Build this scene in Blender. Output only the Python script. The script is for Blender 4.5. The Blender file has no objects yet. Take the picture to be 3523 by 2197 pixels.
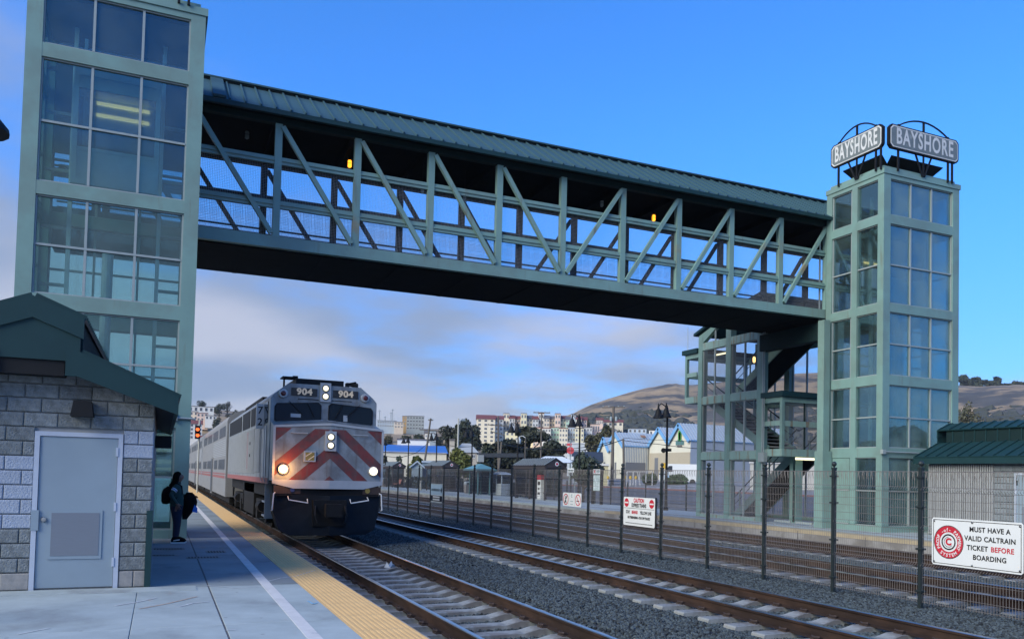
import bpy, math, random
from mathutils import Vector, Matrix
random.seed(7)
R_ = math.radians
S = bpy.context.scene
COL = S.collection
# ---------------------------------------------------------------- camera
H = 1.68
FPX, CYPX, YAW, PITCH, ROLL = 2794.8, 1537.67, 0.407565, 0.034934, 0.023589
cam = bpy.data.cameras.new('camera')
cam.sensor_width = 36.0
cam.lens = FPX / 3523 * 36.0
cam.shift_y = (CYPX - 1098.5) / 3523
cam.clip_start = 0.1
cam.clip_end = 9000
camo = bpy.data.objects.new('camera', cam)
COL.objects.link(camo)
_f = Vector((math.sin(YAW) * math.cos(PITCH), math.cos(YAW) * math.cos(PITCH), math.sin(PITCH)))
_r = Vector((math.cos(YAW), -math.sin(YAW), 0))
_u = _r.cross(_f)
_r2 = _r * math.cos(ROLL) + _u * math.sin(ROLL)
_u2 = -_r * math.sin(ROLL) + _u * math.cos(ROLL)
camo.matrix_world = Matrix(((_r2.x, _u2.x, -_f.x, 0), (_r2.y, _u2.y, -_f.y, 0), (_r2.z, _u2.z, -_f.z, H), (0, 0, 0, 1)))
S.camera = camo
K = 3523 / 2425.0


def ray(dx, dy):
    """direction through a point of the photograph (2425 px wide frame)"""
    a, b = (dx * K - 1761.5) / FPX, -(dy * K - CYPX) / FPX
    return _r2 * a + _u2 * b + _f


def P(dx, dy, d):
    """point at horizontal distance d"""
    v = ray(dx, dy)
    return Vector((0, 0, H)) + v * (d / math.hypot(v.x, v.y))


def az(dx, dy=1110):
    v = ray(dx, dy)
    return math.atan2(v.x, v.y)


# ---------------------------------------------------------------- world, sun, exposure
SUN_EL, SUN_AZ = R_(30), R_(-112)          # azimuth from +Y towards +X
w = bpy.data.worlds.new('World')
S.world = w
w.use_nodes = True
nt = w.node_tree
nt.nodes.clear()


def N(t, typ, **kw):
    n = t.nodes.new(typ)
    for k, v in kw.items():
        setattr(n, k, v)
    return n


def mth(t, op, a, b=None, c=None, clamp=False):
    n = t.nodes.new('ShaderNodeMath')
    n.operation = op
    n.use_clamp = clamp
    for i, v in enumerate((a, b, c)):
        if v is None:
            continue
        if isinstance(v, (int, float)):
            n.inputs[i].default_value = v
        else:
            t.links.new(v, n.inputs[i])
    return n.outputs[0]


def mixc(t, fac, a, b, mode='MIX'):
    n = t.nodes.new('ShaderNodeMix')
    n.data_type = 'RGBA'
    n.blend_type = mode
    for k, v in ((0, fac), (6, a), (7, b)):
        if isinstance(v, (int, float)):
            n.inputs[k].default_value = v
        elif isinstance(v, (tuple, list)):
            n.inputs[k].default_value = (*v, 1) if len(v) == 3 else v
        else:
            t.links.new(v, n.inputs[k])
    return n.outputs[2]


def mrange(t, v, a, b, c=0.0, d=1.0, smooth=True):
    n = t.nodes.new('ShaderNodeMapRange')
    n.interpolation_type = 'SMOOTHSTEP' if smooth else 'LINEAR'
    t.links.new(v, n.inputs[0])
    for i, x in enumerate((a, b, c, d)):
        n.inputs[i + 1].default_value = x
    return n.outputs[0]


sky = N(nt, 'ShaderNodeTexSky', sky_type='NISHITA', sun_disc=False, sun_elevation=SUN_EL, sun_rotation=SUN_AZ, altitude=20, air_density=1.0, dust_density=0.35, ozone_density=2.0)
tc = N(nt, 'ShaderNodeTexCoord')
sep = N(nt, 'ShaderNodeSeparateXYZ')
nt.links.new(tc.outputs['Generated'], sep.inputs[0])
dz = mth(nt, 'ADD', mth(nt, 'MAXIMUM', sep.outputs[2], 0.0), 0.16)
comb = N(nt, 'ShaderNodeCombineXYZ')
nt.links.new(mth(nt, 'DIVIDE', sep.outputs[0], dz), comb.inputs[0])
nt.links.new(mth(nt, 'DIVIDE', sep.outputs[1], dz), comb.inputs[1])
comb.inputs[2].default_value = 3.3
nz = N(nt, 'ShaderNodeTexNoise')
nz.inputs['Scale'].default_value = 1.05
nz.inputs['Detail'].default_value = 5
nz.inputs['Roughness'].default_value = 0.56
nt.links.new(comb.outputs[0], nz.inputs['Vector'])
nz2 = N(nt, 'ShaderNodeTexNoise')
nz2.inputs['Scale'].default_value = 0.9
nz2.inputs['Detail'].default_value = 4
nz2.inputs['Roughness'].default_value = 0.45
cm2 = N(nt, 'ShaderNodeVectorMath', operation='ADD')
cm2.inputs[1].default_value = (4.0, 1.5, 7.7)
nt.links.new(comb.outputs[0], cm2.inputs[0])
nt.links.new(cm2.outputs[0], nz2.inputs['Vector'])
# a fog bank lies low in the north-west (towards -X,+Y); the sky clears to the east and overhead
bank = mth(nt, 'ADD', mth(nt, 'MULTIPLY', sep.outputs[0], -0.75), mth(nt, 'MULTIPLY', sep.outputs[2], -1.9))
cov = mrange(nt, mth(nt, 'ADD', bank, mth(nt, 'MULTIPLY', nz.outputs[0], 1.25)), -0.16, 0.20)
ccol = mixc(nt, mrange(nt, nz2.outputs[0], 0.38, 0.64), (0.108, 0.136, 0.192), (0.195, 0.205, 0.242))
skyg = mixc(nt, 1.0, sky.outputs[0], mixc(nt, mrange(nt, sep.outputs[2], 0.0, 0.42), (0.19, 0.345, 0.64), (0.205, 0.58, 1.08)), 'MULTIPLY')
skyg2 = mixc(nt, 1.0, skyg, (0.10, 0.10, 0.10), 'MULTIPLY')
fin = mixc(nt, mth(nt, 'MULTIPLY', cov, 0.92), skyg2, ccol)
bg = N(nt, 'ShaderNodeBackground')
bg.inputs[1].default_value = 1.0
out = N(nt, 'ShaderNodeOutputWorld')
nt.links.new(fin, bg.inputs[0])
nt.links.new(bg.outputs[0], out.inputs[0])

sl = bpy.data.lights.new('sun', 'SUN')
sl.energy = 1.45
sl.angle = R_(40)
sl.color = (1.0, 0.97, 0.86)
so = bpy.data.objects.new('sun', sl)
COL.objects.link(so)
sd = Vector((math.sin(SUN_AZ) * math.cos(SUN_EL), math.cos(SUN_AZ) * math.cos(SUN_EL), math.sin(SUN_EL)))
so.rotation_euler = sd.to_track_quat('Z', 'Y').to_euler()
so.location = (-40, 0, 40)
S.view_settings.view_transform = 'Standard'
S.view_settings.look = 'None'
S.view_settings.gamma = 1.0
S.view_settings.exposure = 1.55
S.render.engine = 'CYCLES'
S.cycles.max_bounces = 6
S.cycles.transparent_max_bounces = 24
S.cycles.use_denoising = True
S.cycles.caustics_reflective = False
S.cycles.caustics_refractive = False

# ---------------------------------------------------------------- geometry helpers


class B:
    def __init__(s):
        s.v, s.f, s.m, s.cm = [], [], [], 0

    def add(s, vs, fs):
        o = len(s.v)
        s.v += [tuple(x) for x in vs]
        s.f += [tuple(i + o for i in f) for f in fs]
        s.m += [s.cm] * len(fs)
        return s

    def box(s, x0, x1, y0, y1, z0, z1):
        return s.add([(x0, y0, z0), (x1, y0, z0), (x1, y1, z0), (x0, y1, z0), (x0, y0, z1), (x1, y0, z1), (x1, y1, z1), (x0, y1, z1)],
                     [(3, 2, 1, 0), (4, 5, 6, 7), (0, 1, 5, 4), (1, 2, 6, 5), (2, 3, 7, 6), (3, 0, 4, 7)])

    def bar(s, a, b, w, h, up=(0, 0, 1)):
        a, b = Vector(a), Vector(b)
        d = (b - a).normalized()
        u = Vector(up)
        if abs(d.dot(u)) > 0.98:
            u = Vector((0, 1, 0))
        x = d.cross(u).normalized() * (w / 2)
        y = x.cross(d).normalized() * (h / 2)
        vs = [a - x - y, a + x - y, a + x + y, a - x + y, b - x - y, b + x - y, b + x + y, b - x + y]
        return s.add(vs, [(3, 2, 1, 0), (4, 5, 6, 7), (0, 1, 5, 4), (1, 2, 6, 5), (2, 3, 7, 6), (3, 0, 4, 7)][::1])

    def tube(s, pts, r, n=6, caps=True):
        pts = [Vector(p) for p in pts]
        rs = r if isinstance(r, (list, tuple)) else [r] * len(pts)
        vs, fs = [], []
        ref = None
        for i, p in enumerate(pts):
            d = (pts[min(i + 1, len(pts) - 1)] - pts[max(i - 1, 0)])
            d = d.normalized() if d.length > 1e-9 else Vector((0, 0, 1))
            if ref is None:
                ref = Vector((0, 0, 1)) if abs(d.z) < 0.9 else Vector((1, 0, 0))
            x = d.cross(ref).normalized()
            y = d.cross(x).normalized()
            ref = x.cross(d) if x.length else ref
            for k in range(n):
                a = 2 * math.pi * k / n
                vs.append(p + (x * math.cos(a) + y * math.sin(a)) * rs[i])
        for i in range(len(pts) - 1):
            for k in range(n):
                k2 = (k + 1) % n
                fs.append((i * n + k, i * n + k2, (i + 1) * n + k2, (i + 1) * n + k))
        if caps:
            fs.append(tuple(range(n - 1, -1, -1)))
            fs.append(tuple((len(pts) - 1) * n + k for k in range(n)))
        return s.add(vs, fs)

    def lathe(s, c, prof, n=12, axis='z'):
        """profile of (radius, height)"""
        pts, fs = [], []
        for r, h in prof:
            for k in range(n):
                a = 2 * math.pi * k / n
                x, y = r * math.cos(a), r * math.sin(a)
                q = {'z': (x, y, h), 'y': (x, h, y), 'x': (h, x, y)}[axis]
                pts.append((c[0] + q[0], c[1] + q[1], c[2] + q[2]))
        for i in range(len(prof) - 1):
            for k in range(n):
                k2 = (k + 1) % n
                fs.append((i * n + k, i * n + k2, (i + 1) * n + k2, (i + 1) * n + k))
        fs.append(tuple(range(n - 1, -1, -1)))
        fs.append(tuple((len(prof) - 1) * n + k for k in range(n)))
        return s.add(pts, fs)

    def prism(s, poly, o, u, v, d):
        """polygon in plane (o,u,v), extruded by vector d"""
        o, u, v, d = Vector(o), Vector(u), Vector(v), Vector(d)
        n = len(poly)
        a = [o + u * p[0] + v * p[1] for p in poly]
        b = [q + d for q in a]
        return s.add(a + b, [tuple(range(n - 1, -1, -1)), tuple(range(n, 2 * n))] + [(i, (i + 1) % n, n + (i + 1) % n, n + i) for i in range(n)])

    def quad(s, *p):
        return s.add(p, [tuple(range(len(p)))])


def mesh_of(b, name, mats, smooth=False):
    me = bpy.data.meshes.new(name)
    me.from_pydata(b.v, [], b.f)
    for m in (mats if isinstance(mats, (list, tuple)) else [mats]):
        me.materials.append(m)
    if any(b.m):
        me.polygons.foreach_set('material_index', b.m)
    if smooth:
        me.polygons.foreach_set('use_smooth', [True] * len(b.f))
    me.update()
    return me


def fixn(me):
    import bmesh
    bm = bmesh.new()
    bm.from_mesh(me)
    bmesh.ops.recalc_face_normals(bm, faces=bm.faces)
    bm.to_mesh(me)
    bm.free()
    return me


def thing(name, label, cat, loc=(0, 0, 0), rz=0.0, group=None):
    o = bpy.data.objects.new(name, None)
    o.empty_display_size = 0.2
    COL.objects.link(o)
    o.location = loc
    o.rotation_euler = (0, 0, rz)
    return tag(o, label, cat, group)


def tag(o, label, cat, group=None):
    o['label'] = label
    o['category'] = cat
    if group:
        o['group'] = group
    return o


def kind(o, k):
    o['kind'] = k
    return o


LOCAL = set()


def put(name, b, mat, parent=None, smooth=False, label=None):
    """mesh object; coordinates are world ones unless the root thing is in LOCAL"""
    me = b if isinstance(b, bpy.types.Mesh) else mesh_of(b, name, mat, smooth)
    o = bpy.data.objects.new(name, me)
    COL.objects.link(o)
    if parent is not None:
        o.parent = parent
        if parent.type == 'EMPTY' and parent.name not in LOCAL:
            o.location = -Vector(parent.location)
    if label:
        o['label'] = label
    return o


def clone(root, loc, rz=None, label=None, group=None):
    def cp(o, par):
        c = o.copy()
        COL.objects.link(c)
        c.parent = par
        for ch in kids.get(o.name, []):
            cp(ch, c)
        return c
    kids = {}
    def walk(o):
        kids[o.name] = list(o.children)
        for ch in o.children:
            walk(ch)
    walk(root)
    c = cp(root, None)
    c.location = loc
    if rz is not None:
        c.rotation_euler = (0, 0, rz)
    if label:
        c['label'] = label
    if group:
        c['group'] = group
    return c


def lthing(name, label, cat, loc=(0, 0, 0), rz=0.0, group=None):
    o = thing(name, label, cat, loc, rz, group)
    LOCAL.add(o.name)
    return o


def text_b(txt, size, o, u, v, align='CENTER', sx=1.0, ext=0.002, b=None, bold=0.0, space=1.0):
    """lettering as flat raised geometry: origin o, right u, up v"""
    cu = bpy.data.curves.new('t', 'FONT')
    cu.body = txt
    cu.size = size
    cu.align_x = align
    cu.align_y = 'CENTER'
    cu.offset = bold
    cu.space_character = space
    cu.resolution_u = 3
    ob = bpy.data.objects.new('t', cu)
    COL.objects.link(ob)
    dg = bpy.context.evaluated_depsgraph_get()
    me = bpy.data.meshes.new_from_object(ob.evaluated_get(dg))
    o, u, v = Vector(o), Vector(u).normalized(), Vector(v).normalized()
    n = u.cross(v)
    b = b or B()
    b.add([o + u * (q.co.x * sx) + v * q.co.y + n * ext for q in me.vertices], [tuple(p.vertices) for p in me.polygons])
    bpy.data.objects.remove(ob)
    bpy.data.curves.remove(cu)
    bpy.data.meshes.remove(me)
    return b


def disc(c, u, v, r, n=24, ext=0.0, r0=0.0, b=None, sy=1.0, a0=0.0, a1=2 * math.pi):
    c, u, v = Vector(c), Vector(u).normalized(), Vector(v).normalized()
    nn = u.cross(v) * ext
    b = b or B()
    full = abs(a1 - a0 - 2 * math.pi) < 1e-6
    A = [a0 + (a1 - a0) * k / n for k in range(n if full else n + 1)]
    e = lambda a, q: c + nn + u * (math.cos(a) * q) + v * (math.sin(a) * q * sy)
    if r0 <= 0:
        b.add([e(a, r) for a in A], [tuple(range(len(A)))])
    else:
        m = len(A)
        b.add([e(a, r0) for a in A] + [e(a, r) for a in A], [(k, m + k, m + (k + 1) % m, (k + 1) % m) for k in range(m if full else m - 1)])
    return b


def clip(poly, lo, hi, ax):
    def half(pl, f):
        o = []
        for i, p in enumerate(pl):
            q = pl[(i + 1) % len(pl)]
            a, c = f(p), f(q)
            if a >= 0:
                o.append(p)
            if (a >= 0) != (c >= 0):
                t = a / (a - c)
                o.append((p[0] + (q[0] - p[0]) * t, p[1] + (q[1] - p[1]) * t))
        return o
    poly = half(poly, lambda p: p[ax] - lo)
    return half(poly, lambda p: hi - p[ax]) if poly else poly

# ---------------------------------------------------------------- materials
MATS = {}


def mat(name, col, rough=0.6, metal=0.0, var=0.0, vs=6.0, col2=None, cs=3.0, cw=(0.45, 0.6), bump=0.0, bs=40.0, spec=None, stretch=None, rnd=0.0, emis=None, est=0.0, detail=5, streak=None, spots=None):
    m = bpy.data.materials.new(name)
    m.use_nodes = True
    t = m.node_tree
    p = t.nodes['Principled BSDF']
    p.inputs['Roughness'].default_value = rough
    p.inputs['Metallic'].default_value = metal
    if spec is not None:
        p.inputs['Specular IOR Level'].default_value = spec
    MATS[name] = m
    c = None
    base = (*col, 1)
    p.inputs['Base Color'].default_value = base
    if var or col2 or bump or rnd or streak or spots:
        tcx = N(t, 'ShaderNodeTexCoord')
        vec = tcx.outputs['Object']
        if stretch:
            mp = N(t, 'ShaderNodeMapping')
            mp.inputs['Scale'].default_value = stretch
            t.links.new(vec, mp.inputs[0])
            vec = mp.outputs[0]
        c = base
        if col2:
            n2 = N(t, 'ShaderNodeTexNoise')
            n2.inputs['Scale'].default_value = cs
            n2.inputs['Detail'].default_value = detail
            n2.inputs['Roughness'].default_value = 0.6
            t.links.new(vec, n2.inputs['Vector'])
            c = mixc(t, mrange(t, n2.outputs[0], cw[0], cw[1]), c, (*col2, 1))
        if var:
            n1 = N(t, 'ShaderNodeTexNoise')
            n1.inputs['Scale'].default_value = vs
            n1.inputs['Detail'].default_value = detail
            n1.inputs['Roughness'].default_value = 0.65
            t.links.new(vec, n1.inputs['Vector'])
            g = mrange(t, n1.outputs[0], 0.25, 0.75, 1 - var, 1 + var, False)
            cb = N(t, 'ShaderNodeCombineColor')
            for i in range(3):
                t.links.new(g, cb.inputs[i])
            c = mixc(t, 1.0, c, cb.outputs[0], 'MULTIPLY')
        if streak:        # colour, low, high, strength: runs down the surface
            ms = N(t, 'ShaderNodeMapping')
            ms.inputs['Scale'].default_value = streak[4] if len(streak) > 4 else (3.2, 3.2, 0.28)
            t.links.new(tcx.outputs['Object'], ms.inputs[0])
            ns = N(t, 'ShaderNodeTexNoise')
            ns.inputs['Scale'].default_value = 1.6
            ns.inputs['Detail'].default_value = 7
            ns.inputs['Roughness'].default_value = 0.62
            t.links.new(ms.outputs[0], ns.inputs['Vector'])
            c = mixc(t, mrange(t, ns.outputs[0], streak[1], streak[2], 0.0, streak[3]), c, (*streak[0], 1))
        if spots:         # colour, scale, radius, strength
            vo = N(t, 'ShaderNodeTexVoronoi')
            vo.inputs['Scale'].default_value = spots[1]
            vo.inputs['Randomness'].default_value = 1.0
            t.links.new(tcx.outputs['Object'], vo.inputs['Vector'])
            c = mixc(t, mrange(t, vo.outputs['Distance'], spots[2], spots[2] * 0.6, 0.0, spots[3]), c, (*spots[0], 1))
        if rnd:
            oi = N(t, 'ShaderNodeObjectInfo')
            g = mrange(t, oi.outputs['Random'], 0, 1, 1 - rnd, 1 + rnd, False)
            cb = N(t, 'ShaderNodeCombineColor')
            for i in range(3):
                t.links.new(g, cb.inputs[i])
            c = mixc(t, 1.0, c, cb.outputs[0], 'MULTIPLY')
        if not isinstance(c, tuple):
            t.links.new(c, p.inputs['Base Color'])
        if bump:
            nb = N(t, 'ShaderNodeTexNoise')
            nb.inputs['Scale'].default_value = bs
            nb.inputs['Detail'].default_value = 6
            t.links.new(vec, nb.inputs['Vector'])
            bp = N(t, 'ShaderNodeBump')
            bp.inputs['Strength'].default_value = bump
            bp.inputs['Distance'].default_value = 0.02
            t.links.new(nb.outputs[0], bp.inputs['Height'])
            t.links.new(bp.outputs[0], p.inputs['Normal'])
    if emis:
        p.inputs['Emission Color'].default_value = (*emis, 1)
        p.inputs['Emission Strength'].default_value = est
    return m


def glass(name, tint, gloss=0.25, rough=0.02, dust=0.0, dcol=(0.34, 0.45, 0.45)):
    m = bpy.data.materials.new(name)
    m.use_nodes = True
    t = m.node_tree
    t.nodes.clear()
    tr = N(t, 'ShaderNodeBsdfTransparent')
    tr.inputs[0].default_value = (*tint, 1)
    gl = N(t, 'ShaderNodeBsdfGlossy')
    gl.inputs['Color'].default_value = (0.62, 0.85, 0.95, 1)
    gl.inputs['Roughness'].default_value = rough
    fr = N(t, 'ShaderNodeFresnel')
    fr.inputs[0].default_value = 1.5
    k = mth(t, 'ADD', mth(t, 'MULTIPLY', fr.outputs[0], 0.8), gloss * 0.16, clamp=True)
    mx = N(t, 'ShaderNodeMixShader')
    t.links.new(k, mx.inputs[0])
    t.links.new(tr.outputs[0], mx.inputs[1])
    t.links.new(gl.outputs[0], mx.inputs[2])
    o = N(t, 'ShaderNodeOutputMaterial')
    if dust:
        df = N(t, 'ShaderNodeBsdfDiffuse')
        df.inputs[0].default_value = (*dcol, 1)
        tx = N(t, 'ShaderNodeTexCoord')
        nn = N(t, 'ShaderNodeTexNoise')
        nn.inputs['Scale'].default_value = 0.9
        nn.inputs['Detail'].default_value = 4
        t.links.new(tx.outputs['Object'], nn.inputs['Vector'])
        m2 = N(t, 'ShaderNodeMixShader')
        t.links.new(mrange(t, nn.outputs[0], 0.3, 0.7, dust * 0.5, dust * 1.6), m2.inputs[0])
        t.links.new(mx.outputs[0], m2.inputs[1])
        t.links.new(df.outputs[0], m2.inputs[2])
        mx = m2
    t.links.new(mx.outputs[0], o.inputs[0])
    MATS[name] = m
    return m


M = {}
M['conc'] = mat('platform_concrete', (0.36, 0.41, 0.41), 0.85, var=0.14, vs=2.2, col2=(0.30, 0.345, 0.345), cs=0.7, cw=(0.4, 0.62), bump=0.12, bs=60, detail=8, streak=((0.20, 0.215, 0.22), 0.50, 0.70, 0.75, (0.5, 0.35, 1.0)), spots=((0.15, 0.16, 0.165), 2.6, 0.07, 0.6))
M['conco'] = mat('older_platform_concrete', (0.245, 0.28, 0.285), 0.85, var=0.18, vs=1.6, col2=(0.185, 0.21, 0.215), cs=0.8, cw=(0.4, 0.62), bump=0.12, bs=60, detail=8, streak=((0.13, 0.14, 0.145), 0.48, 0.70, 0.8, (0.5, 0.35, 1.0)), spots=((0.11, 0.12, 0.125), 2.2, 0.08, 0.6))
M['conc_d'] = mat('joint_sealant', (0.10, 0.10, 0.105), 0.9, var=0.2)
M['conc2'] = mat('platform_wall_concrete', (0.27, 0.265, 0.26), 0.9, var=0.2, vs=1.5, col2=(0.18, 0.17, 0.16), cs=1.1, bump=0.2, bs=30)
M['white'] = mat('white_line_paint', (0.60, 0.58, 0.56), 0.8, var=0.12, vs=5, col2=(0.38, 0.38, 0.39), cs=2.6, cw=(0.56, 0.72))
M['yellow'] = mat('tactile_yellow', (0.66, 0.42, 0.18), 0.75, var=0.1, vs=3, col2=(0.40, 0.33, 0.20), cs=1.2, cw=(0.5, 0.75))
M['paver'] = mat('orange_brick_band', (0.30, 0.17, 0.11), 0.9, var=0.3, vs=9)
M['ballast'] = mat('ballast_bed', (0.04, 0.043, 0.047), 0.95, var=0.5, vs=14, bump=1.0, bs=22)
M['stone'] = mat('ballast_stone', (0.044, 0.058, 0.066), 0.9, var=0.35, vs=30, rnd=0.8)
M['tie'] = mat('concrete_sleeper', (0.255, 0.27, 0.27), 0.9, var=0.25, vs=7, col2=(0.17, 0.165, 0.16), cs=2.5, bump=0.2, bs=50)
M['rust'] = mat('rail_rust', (0.030, 0.020, 0.017), 0.85, 0.0, var=0.35, vs=9, col2=(0.048, 0.029, 0.022), cs=4, stretch=(1, 0.25, 1), spec=0.15)
M['steel'] = mat('rail_head_steel', (0.55, 0.53, 0.50), 0.28, 1.0, var=0.15, vs=4, stretch=(6, 0.2, 1))
M['rusthead'] = mat('rail_head_dull', (0.26, 0.20, 0.17), 0.42, 0.8, var=0.2, vs=4, stretch=(6, 0.2, 1))
M['clip'] = mat('rail_clip_rust', (0.05, 0.034, 0.03), 0.8, 0.2, var=0.3, vs=20)
M['green'] = mat('sage_green_paint', (0.180, 0.305, 0.278), 0.5, var=0.10, vs=1.3, col2=(0.17, 0.265, 0.24), cs=0.8, bump=0.02, bs=8, streak=((0.15, 0.13, 0.09), 0.58, 0.78, 0.6))
M['rust_green'] = mat('sage_green_paint_rusting', (0.24, 0.37, 0.33), 0.55, var=0.12, vs=1.5, col2=(0.24, 0.15, 0.075), cs=1.6, cw=(0.60, 0.74), stretch=(2.2, 2.2, 0.5), streak=((0.20, 0.115, 0.06), 0.52, 0.68, 0.8))
M['frame'] = mat('window_frame_grey', (0.30, 0.35, 0.35), 0.5, 0.1, var=0.08)
M['dkgreen'] = mat('dark_green_metal_roof', (0.011, 0.040, 0.046), 0.55, var=0.12, vs=1.6, bump=0.03, bs=3, spec=0.25)
M['dkgreen2'] = mat('dark_green_soffit_and_truss_shade', (0.010, 0.026, 0.028), 0.7, var=0.1, spec=0.15)  # soffit green, also used as painted shade on the far bridge truss
M['roofgreen'] = mat('bridge_roof_green', (0.044, 0.098, 0.118), 0.65, var=0.14, vs=1.0, spec=0.25, col2=(0.036, 0.080, 0.096), cs=0.8, bump=0.03, bs=3)
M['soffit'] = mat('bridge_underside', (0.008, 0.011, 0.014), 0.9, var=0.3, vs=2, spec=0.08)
M['black'] = mat('black_steel', (0.010, 0.011, 0.013), 0.6, 0.0, var=0.1, spec=0.2)
M['fence'] = mat('fence_dark_green', (0.014, 0.022, 0.024), 0.5, var=0.1)
M['wire'] = mat('galvanised_wire', (0.17, 0.155, 0.15), 0.6, 0.1)
M['wired'] = mat('screen_wire', (0.34, 0.35, 0.38), 0.7, 0.0)
M['glassd'] = glass('lift_glass', (0.80, 0.93, 0.88), 0.25, dust=0.17, dcol=(0.42, 0.60, 0.57))
M['glasss'] = glass('lift_side_glass', (0.80, 0.90, 0.89), 0.2, dust=0.04)
M['glassb'] = glass('lift_glass_bluish', (0.68, 0.86, 0.88), 0.2, dust=0.07)
M['glassw'] = glass('shelter_glass', (0.50, 0.55, 0.58), 0.25)
M['cab'] = mat('lift_car_panel', (0.62, 0.70, 0.70), 0.4, 0.0, var=0.06)
M['intd'] = mat('lift_shaft_dark', (0.03, 0.055, 0.06), 0.7, var=0.2)
M['warm'] = mat('warm_tube', (0.9, 0.8, 0.6), 0.5, emis=(1.0, 0.58, 0.18), est=1.0)
M['tube'] = mat('fluorescent_tube', (0.9, 0.9, 0.7), 0.5, emis=(1.0, 0.90, 0.55), est=0.6)
M['amber'] = mat('amber_lamp', (0.9, 0.5, 0.1), 0.4, emis=(1.0, 0.36, 0.02), est=0.9)
M['block'] = mat('split_face_block', (0.20, 0.225, 0.24), 0.95, var=0.3, vs=10, col2=(0.155, 0.175, 0.185), cs=7, bump=0.9, bs=55, rnd=0.14)
M['blockw'] = mat('block_overpainted_pale', (0.31, 0.36, 0.45), 0.9, var=0.12, vs=10, bump=0.8, bs=55, rnd=0.06)
M['blocks'] = mat('smooth_base_block', (0.29, 0.28, 0.27), 0.92, var=0.15, vs=5, col2=(0.22, 0.22, 0.22), cs=3, bump=0.2, bs=60, rnd=0.06)
M['mortar'] = mat('mortar', (0.30, 0.31, 0.315), 0.95, var=0.1, vs=8)
M['door'] = mat('grey_door_paint', (0.235, 0.30, 0.355), 0.45, var=0.06, vs=1.5)
M['doorf'] = mat('door_frame_pale', (0.42, 0.47, 0.56), 0.5, var=0.06)
M['louver'] = mat('door_vent_grey', (0.16, 0.185, 0.225), 0.6, var=0.06, stretch=(1, 1, 30))
M['signw'] = mat('sign_white', (0.68, 0.70, 0.70), 0.45, var=0.03)
M['signg'] = mat('sign_face_grey', (0.155, 0.185, 0.19), 0.55, var=0.2, vs=5, col2=(0.27, 0.30, 0.30), cs=2.2, cw=(0.6, 0.7))
M['letter'] = mat('sign_letter_white', (0.62, 0.63, 0.62), 0.6, var=0.15, vs=6)
M['red'] = mat('sign_red', (0.50, 0.02, 0.04), 0.5)
M['ink'] = mat('sign_black', (0.012, 0.012, 0.015), 0.5)
M['silver'] = mat('loco_silver', (0.245, 0.275, 0.295), 0.45, 0.2, var=0.22, vs=2.2, col2=(0.185, 0.195, 0.205), cs=2.6, cw=(0.42, 0.62), bump=0.05, bs=5, detail=8, streak=((0.13, 0.115, 0.10), 0.52, 0.72, 0.7))
M['silverl'] = mat('loco_trim', (0.40, 0.42, 0.44), 0.4, 0.2, var=0.1, vs=3)
M['stainless'] = mat('coach_stainless', (0.26, 0.255, 0.245), 0.42, 0.3, var=0.1, vs=1.2, stretch=(1, 0.2, 3))
M['lred'] = mat('loco_red_stripe', (0.165, 0.032, 0.030), 0.5, var=0.25, vs=3.5, col2=(0.11, 0.042, 0.040), cs=4, detail=8, streak=((0.12, 0.06, 0.055), 0.50, 0.70, 0.7))
M['cred'] = mat('coach_red_stripe', (0.26, 0.085, 0.08), 0.6, var=0.2)
M['dark'] = mat('running_gear_black', (0.010, 0.010, 0.011), 0.7, 0.0, var=0.3, vs=8, spec=0.2)
M['plow'] = mat('pilot_plow_navy', (0.006, 0.010, 0.016), 0.6, 0.0, var=0.35, vs=3, bump=0.05, bs=6, spec=0.15)
M['lglass'] = mat('cab_glass', (0.008, 0.020, 0.034), 0.05, spec=0.14)
M['cglass'] = mat('coach_glass', (0.030, 0.034, 0.036), 0.3, spec=0.15)
M['numbk'] = mat('number_board_black', (0.02, 0.02, 0.022), 0.4)
M['numy'] = mat('number_cream', (0.72, 0.58, 0.40), 0.5, emis=(1.0, 0.72, 0.42), est=0.03)
M['hl'] = mat('headlight_lit', (1, 1, 0.9), 0.3, emis=(1.0, 0.86, 0.50), est=0.36)
M['dl'] = mat('ditch_light_lit', (1, 0.9, 0.7), 0.3, emis=(1.0, 0.52, 0.12), est=1.6)
M['dl2'] = mat('ditch_light_lit_white', (1, 0.95, 0.85), 0.3, emis=(1.0, 0.80, 0.48), est=0.9)
M['mark'] = mat('marker_red', (0.10, 0.015, 0.02), 0.3)
M['gold'] = mat('badge_gold', (0.30, 0.22, 0.06), 0.45, 0.3, var=0.4, vs=30)
M['asphalt'] = mat('asphalt', (0.075, 0.078, 0.085), 0.9, var=0.2, vs=0.6, col2=(0.10, 0.10, 0.105), cs=0.1)
M['soil'] = mat('gravel_soil', (0.15, 0.14, 0.13), 0.95, var=0.35, vs=1.2, col2=(0.10, 0.10, 0.08), cs=0.25)
M['kerb'] = mat('red_kerb', (0.22, 0.085, 0.075), 0.85, var=0.25, vs=2)
M['brown'] = mat('shelter_brown', (0.045, 0.036, 0.036), 0.5, var=0.1)
M['teal'] = mat('shelter_teal', (0.10, 0.22, 0.225), 0.45, var=0.08)
M['palegrey'] = mat('kiosk_pale', (0.34, 0.38, 0.40), 0.5, var=0.08)
M['bin'] = mat('litter_bin_aggregate', (0.20, 0.185, 0.175), 0.9, var=0.25, vs=30)
M['bench'] = mat('bench_red', (0.30, 0.12, 0.09), 0.6, var=0.1)
M['wood'] = mat('utility_pole_wood', (0.12, 0.105, 0.09), 0.9, var=0.25, vs=4, stretch=(6, 6, 0.3))
M['polew'] = mat('pale_pole', (0.40, 0.40, 0.36), 0.6, var=0.1)
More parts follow.
